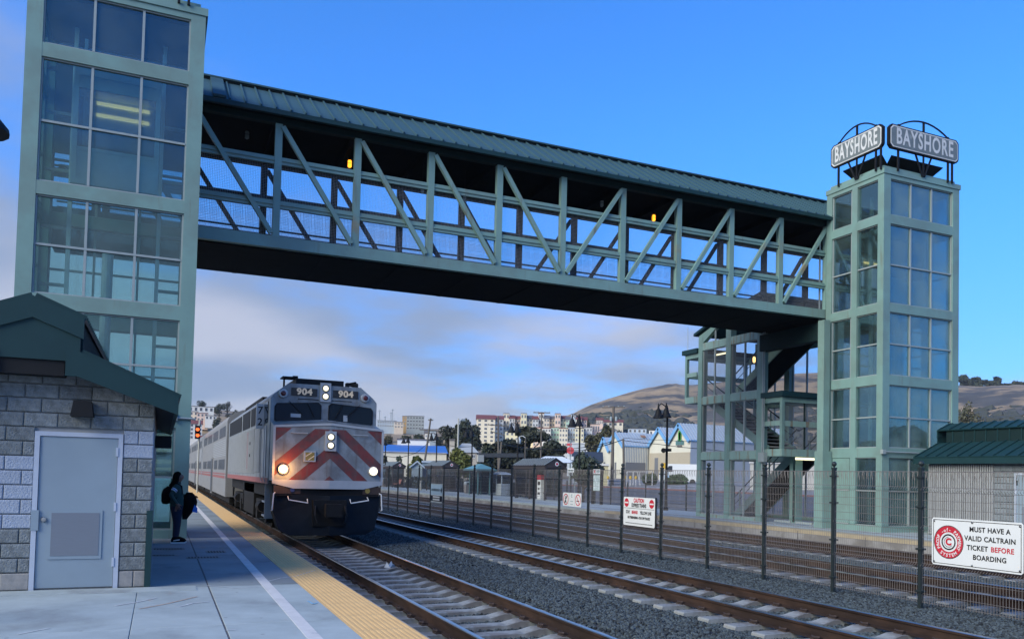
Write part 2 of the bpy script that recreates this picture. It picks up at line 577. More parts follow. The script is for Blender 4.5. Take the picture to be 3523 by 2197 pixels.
M['bark'] = mat('bark', (0.055, 0.045, 0.038), 0.95, var=0.3, vs=5)

# ---------------------------------------------------------------- ground, platforms, tracks
PE = 2.59                      # platform edge
TR = [4.22, 8.84, 14.12, 18.75]
P2 = 21.02                     # far platform edge
P2B = 26.6


def gz(x, y):
    """level of the street side ground"""
    if x < 27.5:
        return -0.50
    t = min(1.0, (x - 27.5) / 47.0)
    return -0.42 + 1.95 * t


b = B()
xs = [-3000, -600, -200, -60, -20, 0, 15, 27.49, 27.5, 36, 46, 58, 74.5, 90, 140, 220, 400, 900, 3000]
ys = [-3000, -400, -60, -10, 20, 60, 100, 150, 250, 500, 1200, 4000]
vs = [(x, y, gz(x, y) - 0.02) for y in ys for x in xs]
n = len(xs)
b.add(vs, [(j * n + i, j * n + i + 1, (j + 1) * n + i + 1, (j + 1) * n + i) for j in range(len(ys) - 1) for i in range(n - 1)])
kind(put('ground', b, M['soil']), 'structure')

# near platform
plat = kind(put('platform', B().box(-40, PE - 0.02, -12, 160, -0.6, -0.012), M['conc2']), 'structure')
colx = [(-9.0, -3.3), (-3.295, -0.231), (-0.224, 0.680), (0.700, 1.945)]
sh = {}
for i, (a, c) in enumerate(colx):
    bb = B()
    e = 0.004
    L = 3.044
    bb.add([(a, 0, -0.1), (c, 0, -0.1), (c, L, -0.1), (a, L, -0.1), (a, 0, -e), (c, 0, -e), (c, L, -e), (a, L, -e), (a + e, e, 0), (c - e, e, 0), (c - e, L - e, 0), (a + e, L - e, 0)],
           [(3, 2, 1, 0), (0, 1, 5, 4), (1, 2, 6, 5), (2, 3, 7, 6), (3, 0, 4, 7), (4, 5, 9, 8), (5, 6, 10, 9), (6, 7, 11, 10), (7, 4, 8, 11), (8, 9, 10, 11)])
    sh[i] = mesh_of(bb, 'paving_slab', M['conc'])
    sh[i + 4] = mesh_of(bb, 'paving_slab', M['conco'])
for k in range(-5, 34):
    for i in range(4):
        o = put('paving_slab', sh[i + 4 if k >= 0 else i], None, plat)
        o.location = (0, 12.40 + 3.05 * k, 0)
put('joint_sealant', B().box(0.682, 0.698, -12, 116, -0.1, -0.004), M['conc_d'], plat)
put('paving_strip', B().box(-9, 1.945, 116.1, 160, -0.1, 0), M['conc'], plat)
put('painted_line', B().box(1.415, 1.56, -12, 160, -0.02, 0.004), M['white'], plat)
put('edge_nosing', B().box(PE - 0.014, PE, -12, 160, -0.35, 0.001), M['conc2'], plat)
put('platform_side_wall', B().box(PE - 0.3, PE - 0.03, -12, 160, -0.6, -0.05), M['conc2'], plat)
bb = B().box(1.948, PE - 0.015, 0, 0.912, -0.1, 0.002)
nx, ny = 10, 15
for i in range(nx):
    for j in range(ny):
        cx, cy, r, q = 1.965 + 0.061 * (i + 0.5), 0.03 + 0.0585 * (j + 0.5), 0.018, 0.009
        bb.add([(cx - r, cy - r, 0.002), (cx + r, cy - r, 0.002), (cx + r, cy + r, 0.002), (cx - r, cy + r, 0.002), (cx - q, cy - q, 0.010), (cx + q, cy - q, 0.010), (cx + q, cy + q, 0.010), (cx - q, cy + q, 0.010)],
               [(4, 5, 6, 7), (0, 1, 5, 4), (1, 2, 6, 5), (2, 3, 7, 6), (3, 0, 4, 7)])
tm = mesh_of(bb, 'tactile_tile', M['yellow'])
for k in range(-6, 118):
    put('tactile_tile', tm, None, plat).location = (0, 4.0 + 0.915 * k, 0)
put('tactile_strip', B().box(1.948, PE - 0.015, 111.9, 160, -0.1, 0.004), M['yellow'], plat)
# drain grates and utility covers
for x0, x1, y0, y1 in ((-0.10, 0.52, 18.1, 18.45), (-0.1, 0.38, 16.85, 17.1), (0.90, 1.28, 17.3, 17.75), (0.5, 1.1, 16.3, 16.62)):
    bb = B().box(x0, x1, y0, y1, -0.02, 0.003)
    g = put('drain_grate', bb, M['conc2'], plat)
    bb = B()
    k = 0
    while x0 + 0.05 + k * 0.055 < x1 - 0.05:
        bb.box(x0 + 0.04 + k * 0.055, x0 + 0.065 + k * 0.055, y0 + 0.04, y1 - 0.04, 0.003, 0.006)
        k += 1
    put('grate_bars', bb, M['black'], g)


def ground_mark(pts, wd, m):
    bb = B()
    for (x0, y0), (x1, y1) in zip(pts, pts[1:]):
        d = Vector((x1 - x0, y1 - y0))
        nn = Vector((-d.y, d.x)).normalized() * wd / 2
        bb.quad((x0 - nn.x, y0 - nn.y, 0.005), (x1 - nn.x, y1 - nn.y, 0.005), (x1 + nn.x, y1 + nn.y, 0.005), (x0 + nn.x, y0 + nn.y, 0.005))
    put('painted_mark', bb, m, plat)


M['morange'] = mat('survey_paint_orange', (0.50, 0.34, 0.24), 0.9, var=0.3, vs=12)
M['mwhite'] = mat('survey_paint_white', (0.52, 0.54, 0.56), 0.9, var=0.3, vs=12)
M['mblue'] = mat('survey_paint_blue', (0.20, 0.42, 0.60), 0.9, var=0.3, vs=12)


def gp(dx, dy, z=0.0):
    v = ray(dx, dy)
    t = (z - H) / v.z
    return (v.x * t, v.y * t)


ground_mark([gp(330, 1441), gp(395, 1429), gp(467, 1412)], 0.022, M['morange'])
ground_mark([gp(272, 1434), gp(330, 1424), gp(370, 1415)], 0.03, M['mwhite'])
ground_mark([gp(425, 1436), gp(455, 1428), gp(495, 1424)], 0.03, M['mwhite'])
ground_mark([gp(490, 1386), gp(560, 1392), gp(622, 1388)], 0.02, M['mwhite'])
ground_mark([gp(630, 1377), gp(665, 1368), gp(700, 1364), gp(745, 1350)], 0.02, M['mwhite'])
ground_mark([gp(535, 1492), gp(560, 1490)], 0.02, M['mwhite'])
ground_mark([gp(728, 1422), gp(742, 1430), gp(752, 1426)], 0.025, M['mblue'])
ground_mark([gp(40, 1502), gp(90, 1492), gp(118, 1487)], 0.02, M['mwhite'])

# ballast bed and loose stones
b = B()
xs = [2.3]
for c in TR:
    xs += [c - 1.55, c - 1.3, c + 1.3, c + 1.55]
xs += [P2 + 0.1]


def bz(x):
    return -0.485 if abs(x - TR[0]) < 1.4 else (-0.462 if any(abs(x - c) < 1.4 for c in TR) else -0.39)


ys = [-6, 60, 200, 900]
n = len(xs)
b.add([(x, y, bz(x) - 0.012) for y in ys for x in xs], [(j * n + i, j * n + i + 1, (j + 1) * n + i + 1, (j + 1) * n + i) for j in range(len(ys) - 1) for i in range(n - 1)])
kind(put('ballast_bed', b, M['ballast']), 'structure')


def stones(name, y0, y1, dens, r0, r1, seed, xr=(2.35, 20.9)):
    b = B()
    X = [xr[0]] + [x for x in xs if xr[0] < x < xr[1]] + [xr[1]]
    m = len(X)
    b.add([(x, y, bz(x)) for y in (y0, y1) for x in X], [(i, i + 1, m + i + 1, m + i) for i in range(m - 1)])
    o = kind(put(name, b, M['stone']), 'stuff')
    o['label'] = 'loose dark grey crushed stone ballast'
    g = bpy.data.node_groups.new('scatter_stones', 'GeometryNodeTree')
    g.interface.new_socket('Geometry', in_out='INPUT', socket_type='NodeSocketGeometry')
    g.interface.new_socket('Geometry', in_out='OUTPUT', socket_type='NodeSocketGeometry')
    gi, go = g.nodes.new('NodeGroupInput'), g.nodes.new('NodeGroupOutput')
    dp = g.nodes.new('GeometryNodeDistributePointsOnFaces')
    dp.inputs['Density'].default_value = dens
    dp.inputs['Seed'].default_value = seed
    ic = g.nodes.new('GeometryNodeMeshIcoSphere')
    ic.inputs['Radius'].default_value = 1.0
    ic.inputs['Subdivisions'].default_value = 1
    sm = g.nodes.new('GeometryNodeSetMaterial')
    sm.inputs['Material'].default_value = M['stone']
    ip = g.nodes.new('GeometryNodeInstanceOnPoints')
    rv = g.nodes.new('FunctionNodeRandomValue')
    rv.data_type = 'FLOAT_VECTOR'
    rv.inputs[0].default_value = (-3.14, -3.14, -3.14)
    rv.inputs[1].default_value = (3.14, 3.14, 3.14)
    rs = g.nodes.new('FunctionNodeRandomValue')
    rs.data_type = 'FLOAT_VECTOR'
    rs.inputs[0].default_value = (r0, r0, r0 * 0.7)
    rs.inputs[1].default_value = (r1, r1, r1 * 0.7)
    rs.inputs['Seed'].default_value = 5
    L = g.links.new
    L(gi.outputs[0], dp.inputs['Mesh'])
    L(dp.outputs['Points'], ip.inputs['Points'])
    L(ic.outputs['Mesh'], sm.inputs['Geometry'])
    L(sm.outputs[0], ip.inputs['Instance'])
    L(rv.outputs[0], ip.inputs['Rotation'])
    L(rs.outputs[0], ip.inputs['Scale'])
    L(ip.outputs[0], go.inputs[0])
    md = o.modifiers.new('scatter', 'NODES')
    md.node_group = g
    return o


stones('ballast_stones', 4.5, 17.0, 620, 0.017, 0.042, 1)
stones('ballast_stones', 17.0, 36.0, 300, 0.02, 0.046, 2)
stones('ballast_stones', 36.0, 70.0, 70, 0.03, 0.06, 3)

# tracks
RT = -0.2


def rail_mesh(y0, y1, head):
    b = B()
    prof = [(-0.075, -0.18), (0.075, -0.18), (0.075, -0.168), (0.012, -0.145), (0.010, -0.048), (0.034, -0.040), (0.036, -0.010), (0.028, 0.0), (-0.028, 0.0), (-0.036, -0.010), (-0.034, -0.040), (-0.010, -0.048), (-0.012, -0.145), (-0.075, -0.168)]
    n = len(prof)
    v = [(x, y, z) for y in (y0, y1) for x, z in prof]
    for i in range(n):
        j = (i + 1) % n
        b.cm = 1 if i in (6, 7, 8) else 0
        b.add([v[i], v[j], v[n + j], v[n + i]], [(3, 2, 1, 0)])
    return mesh_of(b, 'rail', [M['rust'], head])


tb = B()
pr = [(-1.3, -0.02), (-1.28, 0.0), (-0.55, 0.0), (-0.35, -0.045), (0.35, -0.045), (0.55, 0.0), (1.28, 0.0), (1.3, -0.02), (1.3, -0.2), (-1.3, -0.2)]
for a in range(len(pr)):
    pass
tb.prism(pr, (0, -0.13, 0), (1, 0, 0), (0, 0, 1), (0, 0.26, 0))
tie_me = fixn(mesh_of(tb, 'sleeper', M['tie']))
cb = B()
cb.box(-0.04, 0.045, -0.075, 0.075, 0, 0.022)
cb.tube([(-0.04, -0.05, 0.02), (0.02, -0.065, 0.045), (0.055, 0, 0.04), (0.02, 0.065, 0.045), (-0.04, 0.05, 0.02)], 0.015, 5)
clip_me = mesh_of(cb, 'rail_clip', M['clip'])


def track(cx, y0, y1, ty0, ty1, head, label, clip_to):
    t = thing('railway_track', label, 'railway track', (cx, ty0, RT - 0.18))
    LOCAL.add(t.name)
    rm = rail_mesh(y0 - ty0, y1 - ty0, head)
    for s in (-1, 1):
        put('rail', rm, None, t).location = (s * 0.7535, 0, 0.18)
    y = ty0
    k = 0
    while y < ty1:
        o = put('sleeper', tie_me, None, t)
        o.location = (random.uniform(-0.012, 0.012), y - ty0, 0.0)
        if y < clip_to:
            for s in (-1, 1):
                for q in (-1, 1):
                    c = put('rail_clip', clip_me, None, o)
                    c.location = (s * 0.7535 + q * 0.088, 0, 0)
                    c.rotation_euler = (0, 0, 0 if q > 0 else math.pi)
        y += 0.61
    return t


track(TR[0], -8, 420, 4.0, 27, M['steel'], 'near railway track with the locomotive on it, next to the yellow platform edge', 20)
track(TR[1], -8, 420, 4.0, 90, M['steel'], 'second railway track, between the near track and the wire fence', 26)
track(TR[2], -8, 420, 6.0, 90, M['steel'], 'third railway track, just behind the wire fence', 0)
track(TR[3], -8, 420, 8.0, 90, M['rusthead'], 'fourth railway track, along the far platform', 0)
t5 = thing('railway_track', 'rusty disused siding behind the far platform', 'railway track', (31.5, 20, -0.55))
for dxx in (-0.75, 0.75):
    put('rail', B().box(31.5 + dxx - 0.035, 31.5 + dxx + 0.035, 10, 160, -0.45, -0.28), M['rust'], t5)

# litter between the rails
lb = B()
lb.quad((4.55, 17.2, -0.36), (4.72, 17.25, -0.36), (4.66, 17.24, -0.22)).quad((4.50, 17.22, -0.36), (4.62, 17.16, -0.36), (4.55, 17.2, -0.24)).quad((4.6, 17.12, -0.36), (4.75, 17.2, -0.35), (4.68, 17.12, -0.27))
tag(put('paper_litter', lb, M['signw']), 'crumpled white paper lying on the sleepers in front of the locomotive', 'litter')

# far platform
plat2 = kind(put('far_platform', B().box(P2 + 0.01, P2B, -20, 170, -0.6, -0.004), M['conc2']), 'structure')
put('paving_surface', B().box(P2 + 0.62, P2B - 0.01, -20, 170, -0.1, 0.0), M['conc'], plat2)
put('tactile_strip', B().box(P2, P2 + 0.615, -20, 36.5, -0.12, 0.006), mat('worn_tactile_yellow', (0.36, 0.30, 0.20), 0.85, var=0.2, vs=2), plat2)
put('edge_strip', B().box(P2, P2 + 0.615, 36.5, 170, -0.12, 0.004), M['conc'], plat2)
for k in range(60):
    put('wall_joint', B().box(P2 - 0.004, P2 + 0.02, -20 + k * 3.05, -19.985 + k * 3.05, -0.5, -0.05), M['conc_d'], plat2)

# ---------------------------------------------------------------- lift towers
LV = [(0.20, 2.63, 1.45), (2.98, 5.21, 4.07), (5.55, 7.80, 6.67), (8.11, 10.96, 9.50), (11.28, 12.57, None)]
TY0, TY1 = 20.98, 23.68


def grid_face(t, plane, o, u, n, bays, lv, gmat, glass_lv=None, ncol=1, solid=()):
    """glazing of one tower face: plane origin o, right u, outward n; bays = list of (a,b) along u"""
    o, u, n = Vector(o), Vector(u), Vector(n)

    def bx(bb, a, c, z0, z1, d0, d1):
        p = [o + u * a + n * d0, o + u * c + n * d1]
        bb.box(min(p[0].x, p[1].x), max(p[0].x, p[1].x), min(p[0].y, p[1].y), max(p[0].y, p[1].y), z0, z1)
    for k, (z0, z1, zm) in enumerate(lv):
        for bi, (a, c) in enumerate(bays):
            if (k, bi) in solid:
                bb = B()
                bx(bb, a, c, z0, z1, -0.06, -0.03)
                pn = put('door_panel', bb, M['green'], t)
                bb = B()
                bx(bb, a, c, zm - 0.03, zm + 0.03, -0.03, -0.012)
                bx(bb, a, c, z0, z0 + 0.05, -0.03, -0.012)
                put('panel_rail', bb, M['frame'], pn)
                continue
            w = (c - a) / ncol
            fr = B()
            e = 0.035
            for (p, q, r, s) in ((a, a + e, z0, z1), (c - e, c, z0, z1), (a + e, c - e, z0, z0 + e), (a + e, c - e, z1 - e, z1)):
                bx(fr, p, q, r, s, -0.13, -0.05)
            f = put('window_frame', fr, M['frame'], t)
            for i in range(1, ncol):
                bb = B()
                bx(bb, a + i * w - 0.028, a + i * w + 0.028, z0 + e, z1 - e, -0.13, -0.045)
                put('mullion', bb, M['frame'], f)
            zz = [z0 + e, z1 - e] if zm is None else [z0 + e, zm, z1 - e]
            if zm is not None:
                bb = B()
                bx(bb, a + e, c - e, zm - 0.025, zm + 0.025, -0.125, -0.04)
                put('transom', bb, M['frame'], f)
            for i in range(ncol):
                for j in range(len(zz) - 1):
                    bb = B()
                    bx(bb, a + i * w, a + (i + 1) * w, zz[j], zz[j + 1], -0.10, -0.09)
                    put('pane', bb, gmat, f)


def lift_tower(x0, x1, label, left):
    t = thing('lift_tower', label, 'lift tower', ((x0 + x1) / 2, TY0, 0))
    cw = 0.33
    for (a, c) in ((x0, x0 + cw), (x1 - cw, x1)):
        for (p, q) in ((TY0, TY0 + 0.27), (TY1 - 0.27, TY1)):
            put('corner_column', B().box(a, c, p, q, 0, 12.72), M['green'], t)
    for x in (x0, x1 - 0.2):
        put('side_column', B().box(x, x + 0.2, 22.18, 22.43, 0, 12.72), M['green'], t)
    zb = [(0.0, 0.20)] + [(LV[k][1], LV[k + 1][0]) for k in range(4)] + [(12.57, 12.72)]
    for z0, z1 in zb:
        put('spandrel', B().box(x0 + cw, x1 - cw, TY0 + 0.004, TY0 + 0.2, z0, z1), M['green'], t)
        put('spandrel', B().box(x0 + cw, x1 - cw, TY1 - 0.2, TY1 - 0.004, z0, z1), M['green'], t)
        for x in (x0, x1):
            s = 1 if x == x0 else -1
            xa, xb = sorted((x + s * 0.004, x + s * 0.2))
            for (p, q) in ((TY0 + 0.27, 22.18), (22.43, TY1 - 0.27)):
                put('spandrel', B().box(xa, xb, p, q, z0, z1), M['green'], t)
    c = put('cornice', B().box(x0 - 0.03, x1 + 0.05, TY0 - 0.03, TY1 + 0.03, 12.72, 12.90), M['green'], t)
    put('parapet_cap', B().box(x0 + 0.08, x1 - 0.12, TY0 + 0.1, TY1 - 0.1, 12.90, 13.04), M['green'], c)
    put('roof_slab', B().box(x0 + 0.25, x1 - 0.25, TY0 + 0.25, TY1 - 0.25, 12.5, 12.715), M['intd'], t)
    W = x1 - x0
    grid_face(t, 'f', (x0, TY0, 0), (1, 0, 0), (0, -1, 0), [(cw, W - cw)], LV, M['glassb'] if left else M['glassd'], ncol=3)
    grid_face(t, 'b', (x1, TY1, 0), (-1, 0, 0), (0, 1, 0), [(cw, W - cw)], LV, M['glasss'], ncol=3)
    D = TY1 - TY0
    bays = [(0.27, 1.20), (1.45, D - 0.27)]
    grid_face(t, 'l', (x0, TY1, 0), (0, -1, 0), (-1, 0, 0), bays, LV, M['glasss'], solid=((0, 0),))
    grid_face(t, 'r', (x1, TY0, 0), (0, 1, 0), (1, 0, 0), bays, LV, M['glasss'])
    # inside the shaft
    xm = (x0 + x1) / 2
    for x in (xm - 1.05, xm + 0.95):
        put('guide_rail', B().box(x, x + 0.09, 22.3, 22.42, 0.1, 12.4), M['cab'], t)
    for z in (1.9, 3.2, 4.6, 6.0, 7.4, 8.8, 10.2, 11.6):
        put('shaft_bracket', B().box(x0 + 0.3, xm - 1.05, 22.32, 22.4, z, z + 0.07).box(xm + 1.04, x1 - 0.3, 22.32, 22.4, z + 0.1, z + 0.17), M['frame'], t)
    z0 = 8.36
    cx0, cx1, cy0, cy1 = xm - 0.95, xm + 0.95, 21.62, 22.95
    lc = put('lift_car', B().box(cx0, cx1, cy0, cy1, z0, z0 + 0.14).box(cx0, cx1, cy0, cy1, z0 + 2.62, z0 + 2.8).box(cx0 + 0.1, cx1 - 0.1, cy1 - 0.05, cy1, z0 + 0.14, z0 + 2.62), M['cab'], t)
    for x in (cx0, cx1 - 0.11):
        put('car_post', B().box(x, x + 0.11, cy0, cy0 + 0.11, z0 + 0.14, z0 + 2.62), M['cab'], lc)
    put('car_rail', B().box(cx0 + 0.11, cx1 - 0.11, cy0 + 0.02, cy0 + 0.09, z0 + 0.82, z0 + 0.90), M['cab'], lc)
    put('car_apron', B().box(cx0 + 0.11, cx1 - 0.11, cy0 + 0.03, cy0 + 0.07, z0 + 0.14, z0 + 0.82), M['cab'], lc)
    put('car_header', B().box(cx0 + 0.11, cx1 - 0.11, cy0 + 0.03, cy0 + 0.07, z0 + 2.32, z0 + 2.62), M['cab'], lc)
    put('car_window', B().box(cx0 + 0.11, cx1 - 0.11, cy0 + 0.04, cy0 + 0.05, z0 + 0.90, z0 + 2.32), M['glassw'], lc)
    if left:
        for z in (2.16, 2.46):
            put('car_light', B().box(cx0 + 0.40, cx1 - 0.28, 22.84, 22.89, z0 + z, z0 + z + 0.075), M['warm'], lc)
        put('hydraulic_ram', B().lathe((xm - 0.15, 22.7, 0.1), [(0.13, 0), (0.13, 6.9)], 12), M['cab'], t)
        put('shaft_back_panel', B().box(x0 + 0.35, x1 - 0.35, 23.36, 23.4, 9.6, 12.4), M['intd'], t)
        for x, z in ((xm - 0.75, 11.3), (xm + 0.95, 11.3)):
            put('buffer_rod', B().box(x, x + 0.07, 21.5, 21.57, z, z + 0.5), M['cab'], t)
    else:
        put('car_light', B().box(cx0 + 0.12, cx0 + 0.8, 22.84, 22.89, z0 + 1.7, z0 + 1.76), M['warm'], lc)
        put('hydraulic_ram', B().lathe((xm + 0.1, 22.7, 0.1), [(0.09, 0), (0.09, 8.1)], 12), M['cab'], t)
        put('shaft_frame', B().box(xm - 1.0, xm + 0.9, 23.1, 23.2, 2.7, 2.85).box(xm - 1.0, xm + 0.9, 23.1, 23.2, 5.3, 5.45), M['frame'], t)
    return t


TL = lift_tower(-3.14, 0.63, 'green steel and glass lift tower behind the block hut, lift car lit inside', True)
TRt = lift_tower(23.19, 27.0, 'green steel and glass lift tower carrying the BAYSHORE signs', False)
put('conduit', B().tube([(-0.45, 20.95, 2.88), (0.70, 20.95, 2.86), (0.74, 20.95, 2.84)], 0.03, 6).box(0.25, 0.33, 20.9, 20.98, 2.80, 2.96), M['frame'], TL)
put('downpipe', B().tube([(23.13, 23.95, 0.2), (23.13, 23.95, 11.2)], 0.035, 6), M['frame'], TRt)
put('conduit', B().tube([(23.25, 20.93, 2.83), (26.9, 20.93, 2.83)], 0.025, 6).box(23.1, 23.25, 20.86, 20.98, 2.75, 2.9), M['frame'], TRt)


# ---------------------------------------------------------------- station signs on the towers
def station_sign(o, u, W, label, group=None):
    """o: lower middle of the panel at cornice level (z=12.9); u to the reader's right"""
    o, u = Vector(o), Vector(u)
    n = u.cross(Vector((0, 0, 1)))
    t = thing('station_sign', label, 'station sign', tuple(o))
    z0, z1 = 0.76, 1.62
    h = W / 2
    ch = 0.12
    oct_ = [(-h + ch, z0), (h - ch, z0), (h - 0.02, z0 + ch * 0.7), (h, z0 + ch * 1.2), (h, z1 - ch), (h - ch, z1), (-h + ch, z1), (-h, z1 - ch), (-h, z0 + ch)]
    p = put('sign_panel', B().prism(oct_, o - n * 0.06, u, (0, 0, 1), n * 0.12), M['black'], t)
    s = 0.975
    zc = (z0 + z1) / 2
    put('sign_border', B().prism([(x * (1 - 0.05 / h), zc + (z - zc) * 0.90) for x, z in oct_], o + n * 0.05, u, (0, 0, 1), n * 0.016), M['letter'], p)
    put('sign_face', B().prism([(x * (1 - 0.09 / h), zc + (z - zc) * 0.81) for x, z in oct_], o + n * 0.06, u, (0, 0, 1), n * 0.012), M['signg'], p)
    put('lettering', text_b('BAYSHORE', 0.80, o + Vector((0, 0, zc)) + n * 0.078, u, (0, 0, 1), sx=0.50 * W / 2.42 * 0.92, bold=0.020, space=1.14), M['letter'], p)
    aw = h * 0.72
    N_ = 10
    pts = [(-aw + 2 * aw * i / N_, 1.62 + 0.38 - 0.36 * (2 * i / N_ - 1) ** 2) for i in range(N_ + 1)]
    put('arch_bar', B().tube([o + u * x + Vector((0, 0, z)) for x, z in pts], 0.03, 6), M['black'], t)
    for x in (-aw, 0, aw):
        put('arch_strut', B().bar(o + u * x + Vector((0, 0, 1.55)), o + u * x + Vector((0, 0, 2.0 if x == 0 else 1.68)), 0.06, 0.06), M['black'], t)
    for x in (-aw, aw, aw + 0.22):
        put('post', B().bar(o + u * x, o + u * x + Vector((0, 0, 0.8)), 0.06, 0.06), M['black'], t)
    for x in (-0.42, 0.0, 0.42):
        put('brace', B().bar(o + u * (x * 0.12), o + u * x + Vector((0, 0, 0.80)), 0.05, 0.05), M['black'], t)
    # floodlight tray leaning inward behind the panel
    a = [(-h * 0.75, 0.1), (h * 0.75, 0.1), (h * 0.55, 0.55), (-h * 0.55, 0.55)]
    put('light_tray', B().prism([(x, 0) for x, z in a[:2]] + [(h * 0.6, 0.9), (-h * 0.6, 0.9)], o - n * 0.25 + Vector((0, 0, 0.62)), u, (-n * 0.8 + Vector((0, 0, -0.55))), Vector((0, 0, 0.03))), M['black'], t)
    return t


station_sign((23.12, 22.16, 12.87), (0, -1, 0), 2.42, 'BAYSHORE sign on the right lift tower facing the tracks, narrower of the pair')
station_sign((25.05, 20.92, 12.87), (1, 0, 0), 3.50, 'wider BAYSHORE sign on the right lift tower, with peeling paint')
station_sign((-1.25, 20.92, 12.87), (1, 0, 0), 3.50, 'dark sign frame on the roof edge of the left lift tower above the block hut')

# ---------------------------------------------------------------- footbridge
BY0, BY1 = 23.85, 27.40
BX0, BX1 = -3.1, 26.95
PX = [11.92 + 2.286 * k for k in range(-6, 7)]
M['post_green'] = mat('sage_green_post_rusting', (0.18, 0.305, 0.278), 0.55, var=0.12, vs=1.5, col2=(0.27, 0.22, 0.13), cs=0.55, cw=(0.54, 0.70), streak=((0.16, 0.12, 0.08), 0.56, 0.74, 0.7))
br = thing('footbridge', 'covered green steel truss footbridge spanning the tracks between the towers', 'footbridge', (11.92, 25.6, 0))


def wire_panel(w, h, sp, r, y=0.0):
    bb = B()
    nxx, nzz = int(w / sp), int(h / sp)
    for i in range(nxx + 1):
        x = w * i / nxx
        bb.tube([(x, y, 0), (x, y, h)], r, 3, False)
    for j in range(nzz + 1):
        z = h * j / nzz
        bb.tube([(0, y + r, z), (w, y + r, z)], r, 3, False)
    return bb


scr = mesh_of(wire_panel(2.286, 2.10, 0.045, 0.0034), 'screen_panel', M['wired'])
for s, y in (('near', BY0), ('far', BY1)):
    paint = M['green'] if s == 'near' else M['dkgreen2']  # far truss has the same green paint; its shade is put into a darker colour
    yy0, yy1 = y - 0.10, y + 0.10
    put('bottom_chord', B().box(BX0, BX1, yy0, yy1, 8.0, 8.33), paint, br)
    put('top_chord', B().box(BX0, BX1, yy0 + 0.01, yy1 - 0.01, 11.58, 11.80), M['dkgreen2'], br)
    for z0, z1 in ((9.15, 9.37), (10.42, 10.63)):
        rl = put('side_rail', B().box(BX0, BX1, y - 0.045, y + 0.045, z0, z1).box(BX0, BX1, y - 0.075, y - 0.046, z0 + 0.09, z1 - 0.09), paint, br)
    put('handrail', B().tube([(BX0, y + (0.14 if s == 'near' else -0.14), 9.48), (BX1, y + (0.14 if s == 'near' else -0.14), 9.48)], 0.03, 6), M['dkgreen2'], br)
    for k, x in enumerate(PX):
        if not BX0 < x < BX1:
            continue
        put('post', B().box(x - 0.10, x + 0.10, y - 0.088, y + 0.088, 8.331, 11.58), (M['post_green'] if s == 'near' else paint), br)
        if k + 1 < len(PX):
            x2 = PX[k + 1]
            a, c = ((x + 0.1, 11.5), (x2 - 0.13, 8.40)) if x2 < 12.0 else ((x + 0.13, 8.40), (x2 - 0.1, 11.5))
            if x2 < BX1 and x > BX0:
                yd = y - 0.09 if s == 'near' else y + 0.09
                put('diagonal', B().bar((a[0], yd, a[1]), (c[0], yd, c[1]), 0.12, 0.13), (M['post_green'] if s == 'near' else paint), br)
    k = 0
    x = PX[0] - 0.0
    while x < BX1 - 2.2:
        o = put('screen_panel', scr, None, br)
        o.location = Vector((x, y + (0.06 if s == 'near' else -0.06), 8.33)) - Vector(br.location)
        x += 2.286
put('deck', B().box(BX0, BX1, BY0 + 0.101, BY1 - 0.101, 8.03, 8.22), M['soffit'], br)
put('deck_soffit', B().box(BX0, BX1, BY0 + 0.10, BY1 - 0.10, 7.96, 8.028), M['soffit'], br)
k = 0
x = BX0 + 0.4
while x < BX1:
    put('floor_beam', B().box(x, x + 0.14, BY0 + 0.11, BY1 - 0.11, 7.945, 7.958), M['soffit'], br)
    x += 2.286
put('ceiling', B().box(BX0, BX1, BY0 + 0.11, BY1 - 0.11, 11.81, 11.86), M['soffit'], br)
for k in range(13):
    x = BX0 + 1.2 + 2.286 * k
    put('ceiling_joist', B().box(x, x + 0.1, BY0 + 0.12, BY1 - 0.12, 11.60, 11.809), M['soffit'], br)
RY, RZ, EY, EZ = 25.62, 13.30, 23.42, 11.84
npan = 73
pw = (BX1 - BX0) / npan
sl_n = Vector((0, EZ - RZ, RY - EY)).normalized() * -1
sl_n = Vector((0, -(RZ - EZ), (RY - EY))).normalized()
bb = B()
a0, a1 = Vector((0, EY, EZ)), Vector((0, RY, RZ))
bb.prism([(0.0, 0), (pw - 0.004, 0), (pw - 0.004, 1), (0.0, 1)], a0, (1, 0, 0), a1 - a0, -sl_n * 0.04)
bb.prism([(pw - 0.045, 0), (pw - 0.004, 0), (pw - 0.004, 1), (pw - 0.045, 1)], a0, (1, 0, 0), a1 - a0, sl_n * 0.05)
pm = fixn(mesh_of(bb, 'roof_panel', M['roofgreen']))
for i in range(npan):
    put('roof_panel', pm, None, br).location = Vector((BX0 + i * pw, 0, 0)) - Vector(br.location)
bb = B()
far = Vector((0, 2 * RY - EY, EZ))
bb.prism([(0, 0), (BX1 - BX0, 0), (BX1 - BX0, 1), (0, 1)], Vector((BX0, RY, RZ)), (1, 0, 0), far - Vector((0, RY, RZ)), (0, 0, -0.04))
put('far_roof_slope', fixn(mesh_of(bb, 'far_roof_slope', M['roofgreen'])), None, br)
put('ridge_cap', B().bar((BX0, RY, RZ + 0.05), (BX1, RY, RZ + 0.05), 0.3, 0.05), M['roofgreen'], br)
put('eave_fascia', B().box(BX0, BX1, EY - 0.02, EY + 0.10, EZ - 0.14, EZ - 0.02), M['dkgreen'], br)
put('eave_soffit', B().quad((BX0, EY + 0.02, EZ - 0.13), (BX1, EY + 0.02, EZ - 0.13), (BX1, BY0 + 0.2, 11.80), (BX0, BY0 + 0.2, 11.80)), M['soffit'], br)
put('roof_splice', B().prism([(0, 0), (0.35, 0), (0.35, 1), (0, 1)], Vector((0.95, EY - 0.03, EZ + 0.01)), (1, 0, 0), a1 - a0, sl_n * 0.07), M['roofgreen'], br)
